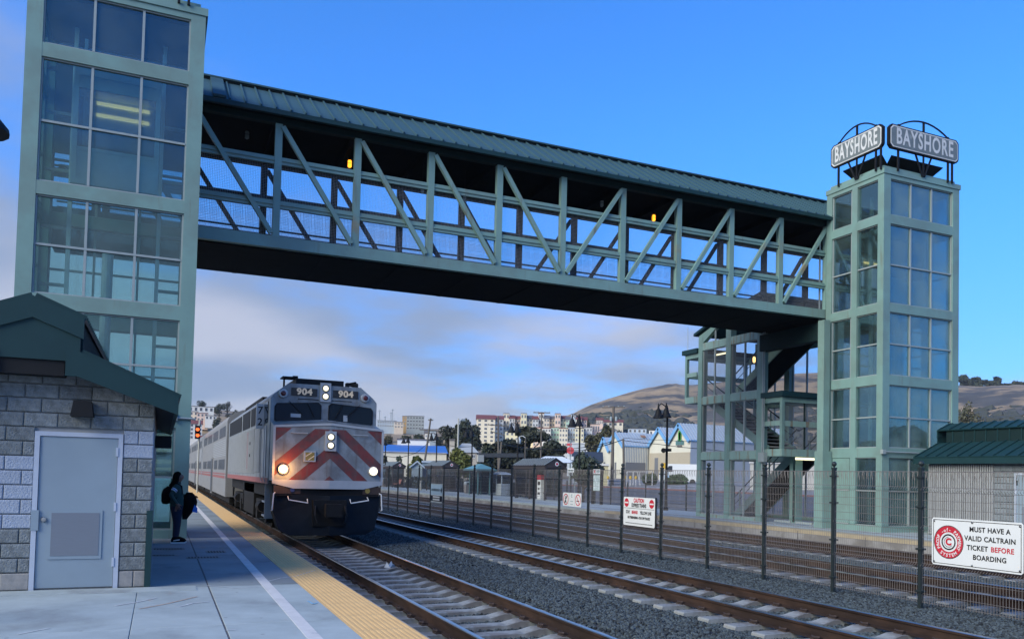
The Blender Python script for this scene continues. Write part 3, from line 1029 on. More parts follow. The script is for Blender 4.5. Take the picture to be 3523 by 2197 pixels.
for i, (dx, dy, lit) in enumerate(((828, 388, 1), (1548, 516, 1), (585, 320, 0), (1000, 450, 0), (1100, 470, 0), (1425, 482, 0), (1700, 560, 0), (1330, 470, 0))):
    v = ray(dx, dy)
    p = Vector((0, 0, H)) + v * (25.3 / v.y)
    lm = put('bridge_lamp', B().lathe((p.x, p.y, p.z + 0.11), [(0.06, 0), (0.06, 0.09)], 8).tube([(p.x, p.y, p.z + 0.19), (p.x, p.y, 11.85)], 0.012, 4), M['black'], br)
    put('lamp_glass', B().lathe((p.x, p.y, p.z - 0.12), [(0.03, 0), (0.065, 0.03), (0.065, 0.2), (0.05, 0.23)], 8), M['amber'] if lit else M['frame'], lm)
    put('lamp_cage', B().tube([(p.x - 0.07, p.y - 0.02, p.z - 0.13), (p.x - 0.07, p.y - 0.02, p.z + 0.11)], 0.008, 4).tube([(p.x + 0.07, p.y - 0.02, p.z - 0.13), (p.x + 0.07, p.y - 0.02, p.z + 0.11)], 0.008, 4).tube([(p.x - 0.07, p.y - 0.07, p.z), (p.x + 0.07, p.y - 0.07, p.z)], 0.006, 4), M['black'], lm)
put('bearing_girder', B().box(23.0, 23.42, BY0, 27.2, 7.15, 7.83), M['dkgreen2'], br)
put('support_column', B().box(22.80, 23.10, 23.35, 23.67, 0.0, 7.84), M['green'], br)
put('column_casing', B().box(22.72, 23.16, 23.28, 23.70, 0.0, 2.88), M['green'], br)

# ---------------------------------------------------------------- stair tower
st = thing('stair_tower', 'open green steel stair tower with rusting window frames under the footbridge end', 'stair tower', (25, 29.5, 0))
SX0, SX1 = 23.19, 26.85
cy = [(27.21, 27.56), (29.32, 29.67), (31.40, 31.70)]
for (p, q) in cy:
    for (a, c) in ((SX0, SX0 + 0.30), (SX1 - 0.30, SX1)):
        put('column', B().box(a, c, p, q, 0, 8.9 if q < 31 else 8.4), M['green'], st)
for k, (z0, z1) in enumerate(((0.0, 0.12), (2.63, 2.98), (5.21, 5.55), (7.76, 8.11))):
    for i in range(2):
        for xa in (SX0 + 0.005, SX1 - 0.2):
            put('spandrel', B().box(xa, xa + 0.195, cy[i][1], cy[i + 1][0], z0, z1), M['rust_green'], st)
lv3 = [(0.12, 2.63), (2.98, 5.21), (5.55, 7.76)]
for (z0, z1) in lv3:
    for i in range(2):
        a, c = cy[i][1], cy[i + 1][0]
        for x in (SX0 + 0.06, SX1 - 0.1):
            fr = B()
            e = 0.04
            for (p, q, r, s) in ((a, a + e, z0, z1), (c - e, c, z0, z1), (a + e, c - e, z0, z0 + e), (a + e, c - e, z1 - e, z1)):
                fr.box(x, x + 0.06, p, q, r, s)
            f = put('opening_frame', fr, M['frame'], st)
            put('mullion', B().box(x, x + 0.06, (a + c) / 2 - 0.035, (a + c) / 2 + 0.035, z0 + e, z1 - e), M['frame'], f)
            wp = wire_panel(c - a - 2 * e, z1 - z0 - 2 * e, 0.05, 0.0030)
            wp.v = [(x + 0.03 + q[1], a + e + q[0], z0 + e + q[2]) for q in wp.v]
            put('screen', wp, M['wired'], f)
for (p, q) in ((31.45, 31.65),):
    for z0, z1 in ((2.63, 2.98), (5.21, 5.55)):
        put('end_beam', B().box(SX0 + 0.3, SX1 - 0.3, p, q, z0, z1), M['green'], st)
# roof over the upper flight
bb = B()
bb.prism([(31.95, 8.50), (30.55, 8.95), (27.3, 9.6), (27.3, 9.72), (30.55, 9.07), (31.95, 8.62)], (SX0 - 0.12, 0, 0), (0, 1, 0), (0, 0, 1), (3.95, 0, 0))
put('roof', fixn(mesh_of(bb, 'roof', M['dkgreen'])), None, st)
bb = B()
bb.prism([(31.40, 8.11), (31.7, 8.11), (31.7, 8.48), (30.45, 8.88), (30.3, 8.75)], (SX0 + 0.01, 0, 0), (0, 1, 0), (0, 0, 1), (0.2, 0, 0))
put('gable_rafter', fixn(mesh_of(bb, 'gable_rafter', M['green'])), None, st)
put('gable_mullion', B().box(SX0 + 0.06, SX0 + 0.12, 30.5, 30.56, 8.11, 8.8), M['frame'], st)


def landing(y0, y1, zf, zr, name, front):
    l = put(name, B().box(SX0, SX1, y0, y1, zf - 0.28, zf + 0.02), M['rust_green'], st)
    put('landing_roof', B().box(SX0 - 0.1, SX1 + 0.1, y0 - (0.12 if front else 0), y1 + (0 if front else 0.15), zr, zr + 0.22), M['dkgreen'], l)
    put('roof_beam', B().box(SX0, SX1, y0, y1, zr - 0.22, zr - 0.002), M['green'], l)
    yy = y0 if front else y1 - 0.14
    for x in (SX0, SX1 - 0.14):
        put('landing_post', B().box(x, x + 0.14, yy, yy + 0.14, zf + 0.02, zr - 0.22), M['green'], l)
    put('guard_rail', B().box(SX0 + 0.14, SX1 - 0.14, yy + 0.03, yy + 0.11, zf + 0.95, zf + 1.18), M['rust_green'], l)
    for x in (SX0 + 0.02, SX1 - 0.08):
        put('side_guard_rail', B().box(x, x + 0.06, y0 + 0.14, y1, zf + 0.98, zf + 1.18), M['rust_green'], l)
    wp = wire_panel(SX1 - SX0 - 0.3, zr - zf - 0.3, 0.05, 0.0030)
    wp.v = [(SX0 + 0.15 + q[0], yy + 0.07 + q[1], zf + 0.05 + q[2]) for q in wp.v]
    put('screen', wp, M['wired'], l)
    for x in (24.4, 25.6):
        put('mullion', B().box(x, x + 0.05, yy + 0.04, yy + 0.1, zf + 0.02, zr - 0.22), M['dkgreen2'], l)


landing(26.0, 27.2, 3.02, 5.18, 'middle_landing', True)
landing(31.705, 32.75, 5.62, 7.70, 'upper_landing', False)


def flight(x0, x1, ya, za, yb, zb):
    """stair flight from (ya,za) to (yb,zb)"""
    bb = B()
    bb.bar(((x0 + x1) / 2, ya, za - 0.16), ((x0 + x1) / 2, yb, zb - 0.16), x1 - x0 - 0.13, 0.04)
    f = put('stair_flight', bb, M['soffit'], st)
    for x in (x0, x1 - 0.06):
        s = put('stringer', B().bar((x + 0.03, ya, za), (x + 0.03, yb, zb), 0.06, 0.34), M['green'], f)
    n_ = max(2, int(round((zb - za) / 0.178)))
    for i in range(n_):
        y = ya + (yb - ya) * (i + 0.5) / n_
        z = za + (zb - za) * (i + 1) / n_
        put('tread', B().box(x0 + 0.065, x1 - 0.065, y - 0.17, y + 0.17, z - 0.06, z - 0.0), M['conc2'], f)
    for x in (x0 + 0.03, x1 - 0.03):
        hr = put('handrail', B().tube([(x, ya, za + 0.95), (x, yb, zb + 0.95)], 0.028, 6).tube([(x, ya, za + 0.6), (x, yb, zb + 0.6)], 0.016, 5), M['dkgreen2'], f)
        for i in range(4):
            t_ = (i + 0.3) / 4
            put('baluster', B().bar((x, ya + (yb - ya) * t_, za + (zb - za) * t_), (x, ya + (yb - ya) * t_, za + (zb - za) * t_ + 0.95), 0.05, 0.05), M['green'], hr)
    return f


flight(25.05, 26.5, 31.2, 0.02, 27.2, 3.02)
flight(23.50, 24.95, 27.2, 3.02, 31.7, 5.62)
flight(25.05, 26.5, 31.7, 5.62, 27.3, 8.25)
put('landing_column', B().box(24.25, 24.62, 26.35, 26.7, 0, 2.74), M['green'], st)
for y0 in (26.4, 25.2):
    put('ground_rail', B().box(23.2, 23.26, y0 - 0.9, y0, 0.06, 0.14), M['frame'], st)
put('ground_mullion', B().box(23.2, 23.26, 25.3, 25.36, 0.1, 2.7), M['dkgreen2'], st)
put('tube_light', B().tube([(23.95, 26.08, 2.66), (25.15, 26.08, 2.66)], 0.05, 8), M['tube'], st)
put('tube_light', B().tube([(23.7, 31.0, 7.55), (23.7, 29.75, 7.55)], 0.04, 8), M['tube'], st)
put('stair_lamp', B().lathe((23.9, 28.6, 6.92), [(0.04, 0), (0.06, 0.05), (0.06, 0.22), (0.03, 0.26)], 8), M['warm'], st)
put('conduit', B().tube([(23.12, 27.1, 0.3), (23.12, 27.1, 8.0)], 0.03, 6).tube([(23.12, 27.0, 2.8), (23.12, 27.0, 8.0)], 0.02, 6), M['frame'], st)
put('junction_box', B().box(23.0, 23.18, 26.85, 27.2, 2.5, 2.9), M['frame'], st)

# ---------------------------------------------------------------- block huts


def hut(xc, half, y0, y1, label, front, door_y=None):
    """ridge along Y at xc; the wall that shows is the y0 gable end ('gable') or the -X side ('side')"""
    t = thing('utility_hut', label, 'hut', (xc, y0, 0))
    xa, xb = xc - half, xc + half
    c = 0.195
    Z = 2.74
    core = put('wall_core', B().box(xa + 0.03, xb - 0.03, y0 + 0.03, y1 - 0.03, 0, Z).prism([(xa + 0.03, Z), (xb - 0.03, Z), (xc + 0.5, 3.2), (xc - 0.5, 3.2)], (0, y0 + 0.03, 0), (1, 0, 0), (0, 0, 1), (0, y1 - y0 - 0.06, 0)), M['mortar'], t)
    shared = {}

    def block(o, u, n, a, d, z, mt, hh=None):
        key = (round(d, 3), mt, round(abs(u[0]), 1), hh)
        if key not in shared:
            bb = B()
            g = 0.006
            h_ = (hh or c) - g
            e = 0.012
            D_ = 0.045
            U, Nn = Vector(u), Vector(n)
            q = []
            for (dd, ee) in ((0.0, 0.0), (D_ - e, 0.0), (D_, e)):
                for (p, r) in ((g + ee, g + ee), (d - ee, g + ee), (d - ee, h_ - ee), (g + ee, h_ - ee)):
                    q.append(U * p + Vector((0, 0, r)) + Nn * dd)
            bb.add(q, [(8, 9, 10, 11)] + [(i, (i + 1) % 4, 4 + (i + 1) % 4, 4 + i) for i in range(4)] + [(4 + i, 4 + (i + 1) % 4, 8 + (i + 1) % 4, 8 + i) for i in range(4)])
            shared[key] = mesh_of(bb, 'block', M[mt])
        ob = put('block', shared[key], None, t)
        p = Vector(o) + Vector(u) * a + Vector((0, 0, z))
        ob.location = p - Vector(t.location)
    # gable end, courses as in the photograph
    if front == 'gable':
        o, u, n, L = Vector((xa, y0 + 0.035, 0)), (1, 0, 0), (0, -1, 0), xb - xa
        hole = (-1.56 - xa, -0.49 - xa, 2.14)
    else:
        o, u, n, L = Vector((xa + 0.035, y1, 0)), (0, -1, 0), (-1, 0, 0), y1 - y0
        hole = (y1 - door_y - 0.98, y1 - door_y + 0.06, 2.14)
    z, k = 0.0, 0
    while z < (2.9 if front == 'gable' else Z - 0.1):
        hh = 0.235 if k == 0 else c
        off = 0.2 if k % 2 else 0.0
        a = -off
        while a < L:
            p, q = max(a, 0.0), min(a + 0.4, L)
            segs = [(p, q)]
            if z < hole[2] - 0.05:
                segs = []
                if p < hole[0]:
                    segs.append((p, min(q, hole[0])))
                if q > hole[1]:
                    segs.append((max(p, hole[1]), q))
            for (p, q) in segs:
                if q - p > 0.05:
                    xm = (p + q) / 2
                    zz = z + 0.1
                    if front == 'gable' and z > Z - 0.05 and abs(xa + xm - xc) > half - (z - Z + 0.1) * 2.2:
                        continue
                    mt = 'block'
                    if k == 0:
                        mt = 'blocks'
                    elif front == 'gable' and ((0.8 < zz < 1.8 and q <= hole[0] + 0.01) or (1.75 < zz < 2.2 and hole[1] - 0.01 <= p < hole[1] + 0.2)):
                        mt = 'blockw'
                    block(o, u, n, p, q - p, z, mt, hh if k == 0 else None)
            a += 0.4
        z += hh
        k += 1
    # door
    if front == 'gable':
        da, db = hole[0] + xa, hole[1] + xa
        yf = y0
        fr = put('door_frame', B().box(da, da + 0.06, yf - 0.02, yf + 0.06, 0, 2.13).box(db - 0.06, db, yf - 0.02, yf + 0.06, 0, 2.13).box(da + 0.06, db - 0.06, yf - 0.02, yf + 0.06, 2.07, 2.13), M['doorf'], t)
        dr = put('door', B().box(da + 0.065, db - 0.065, yf + 0.0, yf + 0.045, 0.025, 2.065), M['door'], t)
        put('vent', B().box(da + 0.20, db - 0.22, yf - 0.012, yf + 0.0, 0.41, 1.07), M['door'], dr)
        v = put('vent_plate', B().box(da + 0.235, db - 0.255, yf - 0.016, yf - 0.0125, 0.455, 1.035), M['louver'], dr)
        put('lock', B().lathe((da + 0.145, yf - 0.03, 0.945), [(0.012, -0.012), (0.028, -0.01), (0.034, 0.0), (0.034, 0.03)], 12, 'y'), M['steel'], dr)
        put('latch_guard', B().box(da - 0.005, da + 0.085, yf - 0.028, yf - 0.012, 0.80, 1.07), M['door'], dr)
        for z in (0.30, 1.06, 1.82):
            put('hinge', B().box(db - 0.085, db - 0.055, yf - 0.03, yf + 0.0, z, z + 0.12), M['doorf'], dr)
        lb = B()
        lb.prism([(-0.14, -0.11), (0.14, -0.11), (0.105, 0.10), (-0.105, 0.10)], (-0.995, yf - 0.27, 2.45), (1, 0, 0), (0, 0, 1), (0, 0.26, 0))
        put('wall_lamp', fixn(mesh_of(lb, 'wall_lamp', M['black'])), None, t)
        put('corner_guard', B().box(xb - 0.055, xb + 0.025, y0 - 0.05, y0 + 0.12, 0.0, 1.07), M['dkgreen'], t)
        put('corner_trim', B().box(xb - 0.03, xb - 0.004, y0 + 0.02, y1, 0.0, 2.6), M['blocks'], t)
        lb = B()
        lb.prism([(-0.12, -0.11), (0.12, -0.11), (0.10, 0.10), (-0.10, 0.10)], (xb + 0.0, 15.2, 2.12), (0, 1, 0), (0, 0, 1), (0.26, 0, 0))
        put('wall_lamp', fixn(mesh_of(lb, 'wall_lamp', M['black'])), None, t)
        put('concrete_base', B().box(xa - 0.2, xb + 0.62, y0 - 0.50, y0 - 0.051, -0.05, 0.006), M['conc'], t)
    else:
        xf = xa
        da, db = door_y - 0.06, door_y + 0.98
        put('door_frame', B().box(xf - 0.02, xf + 0.04, da, da + 0.06, 0, 2.13).box(xf - 0.02, xf + 0.04, db - 0.06, db, 0, 2.13).box(xf - 0.02, xf + 0.04, da + 0.06, db - 0.06, 2.07, 2.13), M['doorf'], t)
        dr = put('door', B().box(xf - 0.0, xf + 0.03, da + 0.065, db - 0.065, 0.03, 2.065), M['door'], t)
        put('vent_plate', B().box(xf - 0.012, xf - 0.001, da + 0.25, db - 0.25, 0.5, 1.1), M['louver'], dr)
        put('hinge', B().box(xf - 0.02, xf - 0.002, db - 0.09, db - 0.06, 1.75, 1.9), M['black'], dr)
        bb = B()
        ya_, yb_ = 17.62, 20.0
        n_ = 30
        for i in range(n_):
            y = ya_ + (yb_ - ya_) * i / n_
            put('louver_rib', B().box(xf - 0.06, xf - 0.012, y, y + 0.042, 0.05, 2.40), M['mortar'], t)
    # roof: lower slopes, monitor with louvres, upper roof
    ov, gx = 0.32, 0.35
    yg0, yg1 = y0 - gx, y1 + gx
    for s in (-1, 1):
        e0 = Vector((xc + s * (half + ov - 0.02), 0, 2.61))
        e1 = Vector((xc + s * 0.56, 0, 3.14))
        d = e1 - e0
        nn = Vector((-d.z, 0, d.x)) if s < 0 else Vector((d.z, 0, -d.x))
        nn.normalize()
        r = B()
        r.prism([(0, 0), (1, 0), (1, yg1 - yg0), (0, yg1 - yg0)], e0 + Vector((0, yg0, 0)), d, (0, 1, 0), nn * 0.05)
        rs_ = put('roof_slope', fixn(mesh_of(r, 'roof_slope', M['dkgreen'])), None, t)
        y = yg0 + 0.02
        while y < yg1:
            put('roof_seam', B().bar(e0 + Vector((0, y, 0)) + nn * 0.07, e1 + Vector((0, y, 0)) + nn * 0.07, 0.03, 0.05), M['dkgreen'], rs_)
            y += 0.41
        put('eave_fascia', B().box(min(e0.x, e0.x - s * 0.05), max(e0.x, e0.x - s * 0.05), yg0, yg1, 2.42, 2.64), M['dkgreen'], t)
        for yy in (yg0 - 0.045, yg1):
            fb = B()
            fb.prism([(e0.x, 2.41), (e0.x, 2.66), (e1.x, 3.19), (xc + s * 0.40, 3.19), (xc + s * 0.40, 2.86), (e1.x - s * 0.02, 2.86)][:6], (0, yy, 0), (1, 0, 0), (0, 0, 1), (0, 0.04, 0))
            put('rake_fascia', fixn(mesh_of(fb, 'rake_fascia', M['dkgreen'])), None, t)
        put('eave_soffit', B().quad((e0.x, yg0, 2.43), (e0.x, yg1, 2.43), (xc + s * half, yg1, 2.52), (xc + s * half, yg0, 2.52)), M['black'], t)
        # monitor wall with louvre slats
        xw = xc + s * 0.52
        mw = put('monitor_wall', B().box(xw - 0.02, xw + 0.02, y0 - 0.05, y1 + 0.05, 3.1, 3.62), M['dkgreen2'], t)
        y = y0 - 0.02
        while y < y1:
            put('monitor_slat', B().box(xw + (0.02 if s > 0 else -0.05), xw + (0.05 if s > 0 else -0.02), y, y + (0.03), 3.12, 3.60), M['dkgreen'], mw)
            y += 0.41 if front != 'gable' else 0.14
        f0 = Vector((xc + s * 0.60, 0, 3.60))
        f1 = Vector((xc, 0, 3.85))
        d = f1 - f0
        nn = Vector((-d.z, 0, d.x)) if s < 0 else Vector((d.z, 0, -d.x))
        nn.normalize()
        r = B()
        r.prism([(0, 0), (1, 0), (1, yg1 - yg0), (0, yg1 - yg0)], f0 + Vector((0, yg0, 0)), d, (0, 1, 0), nn * 0.04)
        ur = put('monitor_roof', fixn(mesh_of(r, 'monitor_roof', M['dkgreen'])), None, t)
        y = yg0 + 0.02
        while y < yg1:
            put('roof_seam', B().bar(f0 + Vector((0, y, 0)) + nn * 0.06, f1 + Vector((0, y, 0)) + nn * 0.06, 0.03, 0.05), M['dkgreen'], ur)
            y += 0.205 if front == 'gable' else 0.41
        for yy in (yg0 - 0.04, yg1):
            fb = B()
            fb.prism([(xc, 3.88), (xc + s * 0.60, 3.64), (xc + s * 0.60, 3.36), (xc, 3.60)], (0, yy, 0), (1, 0, 0), (0, 0, 1), (0, 0.04, 0))
            put('gable_fascia', fixn(mesh_of(fb, 'gable_fascia', M['dkgreen'])), None, t)
            fb = B()
            fb.prism([(xc, 3.62), (xc + s * 0.56, 3.39), (xc + s * 0.56, 3.06), (xc, 3.06)], (0, yy + 0.03, 0), (1, 0, 0), (0, 0, 1), (0, 0.03, 0))
            put('gable_panel', fixn(mesh_of(fb, 'gable_panel', M['dkgreen'])), None, t)
    put('gable_beam', B().box(xc - 0.4, xc + 0.385, y0 - 0.33, y0 - 0.02, 2.86, 3.06), M['black'], t)
    return t


hut(-1.60, 1.5, 12.55, 19.6, 'split-face concrete block hut with a grey door and dark green roof beside the platform', 'gable')
hut(25.75, 1.45, 12.0, 20.0, 'concrete block hut with green standing-seam roof beside the right lift tower', 'side', door_y=15.95)

# ---------------------------------------------------------------- locomotive
CX = 4.25
NY, CYF, LYB = 22.5, 23.4, 38.2
loco = thing('locomotive', 'silver diesel locomotive number 904 with red chevrons and lit headlights', 'locomotive', (CX, NY, -0.2))
hw = 1.5
sec = [(-hw, 1.30), (hw, 1.30), (hw, 3.70), (hw - 0.10, 3.82), (1.02, 4.13), (-1.02, 4.13), (-hw + 0.10, 3.82), (-hw, 3.70)]
body = put('body', fixn(mesh_of(B().prism(sec, (CX, CYF, 0), (1, 0, 0), (0, 0, 1), (0, LYB - CYF, 0)), 'body', M['silver'])), None, loco)
# nose: faceted, a little pointed in plan, top rising to the windscreen
nb = B()
nh = 1.48
zb_, zt, ztc = 1.40, 2.86, 2.97
pts = [(CX - nh, NY, zb_), (CX, NY - 0.10, zb_), (CX + nh, NY, zb_), (CX + nh, NY, zt), (CX, NY - 0.10, ztc), (CX - nh, NY, zt),
       (CX - nh, CYF, zb_), (CX, CYF, zb_), (CX + nh, CYF, zb_), (CX + nh, CYF, 3.04), (CX, CYF, 3.14), (CX - nh, CYF, 3.04)]
nb.add(pts, [(0, 1, 4, 5), (1, 2, 3, 4), (5, 4, 10, 11), (4, 3, 9, 10), (0, 5, 11, 6), (2, 8, 9, 3), (0, 6, 7, 1), (1, 7, 8, 2)])
nose = put('nose', fixn(mesh_of(nb, 'nose', M['silver'])), None, loco)


def nosept(u, z, e=0.004):
    """point on the nose front, u from the centre line"""
    y = NY - 0.10 * (1 - abs(u) / nh)
    return Vector((CX + u, y - e, z))


for k, top in enumerate((4.13, 3.207, 2.40, 1.553)):
    for s in (-1, 1):
        poly = [(0, top), (nh, top - 0.9 * nh), (nh, top - 0.9 * nh - 0.37), (0, top - 0.37)]
        poly = clip(clip(poly, 0.0, nh - 0.03, 0), 1.42, 2.83, 1)
        if len(poly) < 3:
            continue
        bb = B()
        q = [nosept(s * a, z) for a, z in poly]
        bb.add(q if s > 0 else q[::-1], [tuple(range(len(q)))])
        put('chevron_stripe', bb, M['lred'], nose)
# white lower valance
vb = B()
vp = [(-nh - 0.02, 1.43), (0, 1.43), (0, 1.20), (-0.95, 1.20), (-nh - 0.02, 1.33)]
for s in (-1, 1):
    q = [Vector((CX + s * a, NY - 0.12 * (1 - abs(a) / (nh + 0.02)) - 0.02, z)) for a, z in vp]
    q2 = [p + Vector((0, 0.06, 0)) for p in q]
    n = len(q)
    vb.add(q + q2, [tuple(range(n)), tuple(range(2 * n - 1, n - 1, -1))] + [(i, n + i, n + (i + 1) % n, (i + 1) % n) for i in range(n)])
put('valance', fixn(mesh_of(vb, 'valance', M['silverl'])), None, loco)
# frame edges of the nose
put('nose_edge_trim', B().bar((CX - nh, NY - 0.005, 1.42), (CX - nh, NY - 0.005, 2.86), 0.06, 0.03).bar((CX + nh, NY - 0.005, 1.42), (CX + nh, NY - 0.005, 2.86), 0.06, 0.03).bar((CX - nh, NY - 0.01, 2.86), (CX, NY - 0.11, 2.97), 0.03, 0.06).bar((CX, NY - 0.11, 2.97), (CX + nh, NY - 0.01, 2.86), 0.03, 0.06), M['silverl'], nose)


def lamp_pair(zc, y, nm, w=0.15):
    hs = put(nm, B().box(CX - 0.15, CX + 0.15, y - 0.06, y + 0.03, zc - 0.27, zc + 0.27), M['silverl'], loco)
    for dz in (-0.115, 0.115):
        put('lamp_rim', disc((CX, y - 0.075, zc + dz), (1, 0, 0), (0, 0, 1), 0.105, 20, 0, 0.08), M['black'], hs)
        put('lamp', B().lathe((CX, y - 0.062, zc + dz), [(0.03, -0.03), (0.075, -0.02), (0.09, 0.0), (0.09, 0.01)], 16, 'y'), M['hl'], hs)


lamp_pair(2.505, NY - 0.10, 'nose_headlight_housing')
lamp_pair(3.925, CYF, 'upper_headlight_housing')
for x, m in ((3.02, 'dl'), (5.47, 'dl2')):
    dd = put('ditch_light', B().lathe((x, NY - 0.10, 1.71), [(0.13, 0.0), (0.14, 0.03), (0.12, 0.16)], 16, 'y'), M['silverl'], loco)
    if m == 'dl':
        dlg = bpy.data.lights.new('ditch_glow', 'POINT')
        dlg.energy = 9.0
        dlg.color = (1.0, 0.45, 0.12)
        dlg.shadow_soft_size = 0.06
        dlo = bpy.data.objects.new('ditch_glow', dlg)
        COL.objects.link(dlo)
        dlo.location = (x + 0.0, NY - 0.30, 1.71)
    put('ditch_lamp', B().lathe((x, NY - 0.115, 1.71), [(0.04, -0.03), (0.09, -0.015), (0.11, 0.0), (0.11, 0.014)], 16, 'y'), M[m], dd)
for x in (3.08, 5.40):
    mk = put('marker_light', B().lathe((x, CYF - 0.06, 3.83), [(0.11, 0.0), (0.13, 0.02), (0.13, 0.06)], 16, 'y'), M['silverl'], loco)
    put('marker_lens', B().lathe((x, CYF - 0.09, 3.83), [(0.03, -0.02), (0.07, 0.0), (0.07, 0.03)], 12, 'y'), M['mark'], mk)
for x in (3.66, 4.83):
    nbb = put('number_board', B().box(x - 0.36, x + 0.36, CYF - 0.035, CYF, 3.80, 4.01), M['numbk'], loco)
    put('number', text_b('904', 0.25, (x, CYF - 0.037, 3.905), (1, 0, 0), (0, 0, 1), sx=1.12, bold=0.010, space=1.05), M['numy'], nbb)
# windscreens
for s in (-1, 1):
    w0, w1 = (0.13, 1.36)
    poly = [(w0, 3.10), (w0 + 0.08, 3.07), (w1 - 0.10, 3.03), (w1, 3.10), (w1, 3.45), (w1 - 0.06, 3.53), (w0 + 0.08, 3.60), (w0, 3.53)]
    q = [(s * a, z) for a, z in poly]
    if s < 0:
        q = q[::-1]
    pc = (sum(p[0] for p in q) / 8, sum(p[1] for p in q) / 8)
    q2 = [(pc[0] + (a - pc[0]) * 1.05, pc[1] + (z - pc[1]) * 1.10) for a, z in q]
    gk = put('windscreen_gasket', fixn(mesh_of(B().prism(q2, (CX, CYF - 0.02, 0), (1, 0, 0), (0, 0, 1), (0, 0.025, 0)), 'g', M['black'])), None, loco)
    put('windscreen', fixn(mesh_of(B().prism(q, (CX, CYF - 0.028, 0), (1, 0, 0), (0, 0, 1), (0, 0.02, 0)), 'w', M['lglass'])), None, loco)
    put('wiper', B().bar((CX + s * 1.0, CYF - 0.05, 3.62), (CX + s * 0.62, CYF - 0.05, 3.25), 0.02, 0.015).bar((CX + s * 0.5, CYF - 0.05, 3.60), (CX + s * 0.3, CYF - 0.05, 3.20), 0.02, 0.015), M['black'], loco)
    put('window_ledge', B().bar((CX + s * 0.05, CYF - 0.05, 3.03 + 0.09), (CX + s * 1.45, CYF - 0.05, 2.99), 0.10, 0.03), M['silverl'], loco)
    put('grab_iron', B().tube([(CX + s * 0.62, NY - 0.06, 2.70), (CX + s * 0.62, NY - 0.12, 2.70), (CX + s * 1.05, NY - 0.10, 2.70), (CX + s * 1.05, NY - 0.04, 2.70)], 0.013, 5), M['silverl'], loco)
    put('grab_iron', B().tube([(CX + s * 0.2, CYF - 0.02, 3.70), (CX + s * 0.2, CYF - 0.08, 3.70), (CX + s * 0.75, CYF - 0.08, 3.70), (CX + s * 0.75, CYF - 0.02, 3.70)], 0.012, 5), M['black'], loco)
put('cab_glimpse', B().box(3.3, 3.58, CYF - 0.032, CYF - 0.029, 3.18, 3.28).box(4.78, 4.9, CYF - 0.032, CYF - 0.029, 3.12, 3.3), M['silverl'], loco)
bd = put('badge', B().box(3.55, 3.86, NY - 0.125, NY - 0.05, 1.93, 2.22), M['silverl'], nose)
bb = B().box(3.585, 3.825, NY - 0.13, NY - 0.12, 1.965, 2.185)
put('badge_face', bb, M['gold'], bd)
put('badge_stripe', B().bar((3.59, NY - 0.133, 2.07), (3.75, NY - 0.133, 2.18), 0.004, 0.02).bar((3.66, NY - 0.133, 1.975), (3.82, NY - 0.133, 2.09), 0.004, 0.02), M['numy'], bd)
# pilot plow
pb = B()
pp = [(-1.47, 1.02), (1.47, 1.02), (1.44, 0.55), (1.30, 0.10), (1.05, -0.05), (-1.05, -0.05), (-1.30, 0.10), (-1.44, 0.55)]
q = [Vector((CX + a, NY - 0.30 * (1 - abs(a) / 1.47) + 0.10 - (0.12 if z < 0.3 else 0), z)) for a, z in pp]
c1, c2 = Vector((CX, NY - 0.24, 1.02)), Vector((CX, NY - 0.36, -0.05))
pb.add(q + [c1, c2], [(0, 8, 9, 5, 6, 7), (8, 1, 2, 3, 4, 9)])
o = len(q) + 2
q2 = [Vector((p.x, NY + 0.6, p.z)) for p in q]
pb.add(q + q2, [(i, 8 + i, 8 + (i + 1) % 8, (i + 1) % 8) for i in range(8)])
plow = put('pilot_plow', fixn(mesh_of(pb, 'pilot_plow', M['plow'])), None, loco)
put('buffer_beam', B().box(CX - 1.4, CX + 1.4, NY - 0.02, NY + 0.5, 1.0, 1.30), M['dark'], loco)
put('end_panel', B().box(CX - 1.46, CX - 0.75, NY - 0.03, NY + 0.02, 1.06, 1.27), M['clip'], loco)
put('end_panel', B().box(CX + 0.95, CX + 1.46, NY - 0.03, NY + 0.02, 1.06, 1.27), M['clip'], loco)
put('coupler', B().box(CX - 0.14, CX + 0.14, NY - 0.75, NY, 0.52, 0.78).box(CX - 0.22, CX + 0.2, NY - 0.95, NY - 0.7, 0.48, 0.82).box(CX - 0.45, CX + 0.45, NY - 0.33, NY - 0.1, 0.2, 0.9), M['dark'], loco)
put('air_hose', B().tube([(CX - 0.4, NY - 0.35, 0.75), (CX - 0.42, NY - 0.5, 0.5), (CX - 0.35, NY - 0.52, 0.3)], 0.03, 6).tube([(CX + 0.4, NY - 0.35, 0.75), (CX + 0.42, NY - 0.5, 0.5), (CX + 0.35, NY - 0.52, 0.3)], 0.03, 6), M['black'], loco)
put('class_light', disc((3.28, NY - 0.05, 1.16), (1, 0, 0), (0, 0, 1), 0.06, 12), mat('blue_lens', (0.03, 0.05, 0.16), 0.3), loco)
put('class_light', disc((5.33, NY - 0.05, 1.16), (1, 0, 0), (0, 0, 1), 0.07, 12), M['gold'], loco)
for s in (-1, 1):
    put('uncoupling_rail', B().tube([(CX + s * 1.08, NY - 0.03, 0.98), (CX + s * 1.08, NY - 0.22, 0.90), (CX + s * 0.58, NY - 0.26, 0.82), (CX + s * 0.58, NY - 0.12, 0.92)], 0.016, 5), M['signw'], loco)
    put('corner_handrail', B().tube([(CX + s * 1.40, NY + 0.02, 1.10), (CX + s * 1.46, NY - 0.10, 1.06), (CX + s * 1.49, NY - 0.10, 0.62), (CX + s * 1.49, NY + 0.05, 0.60)], 0.018, 5), M['signw'], loco)
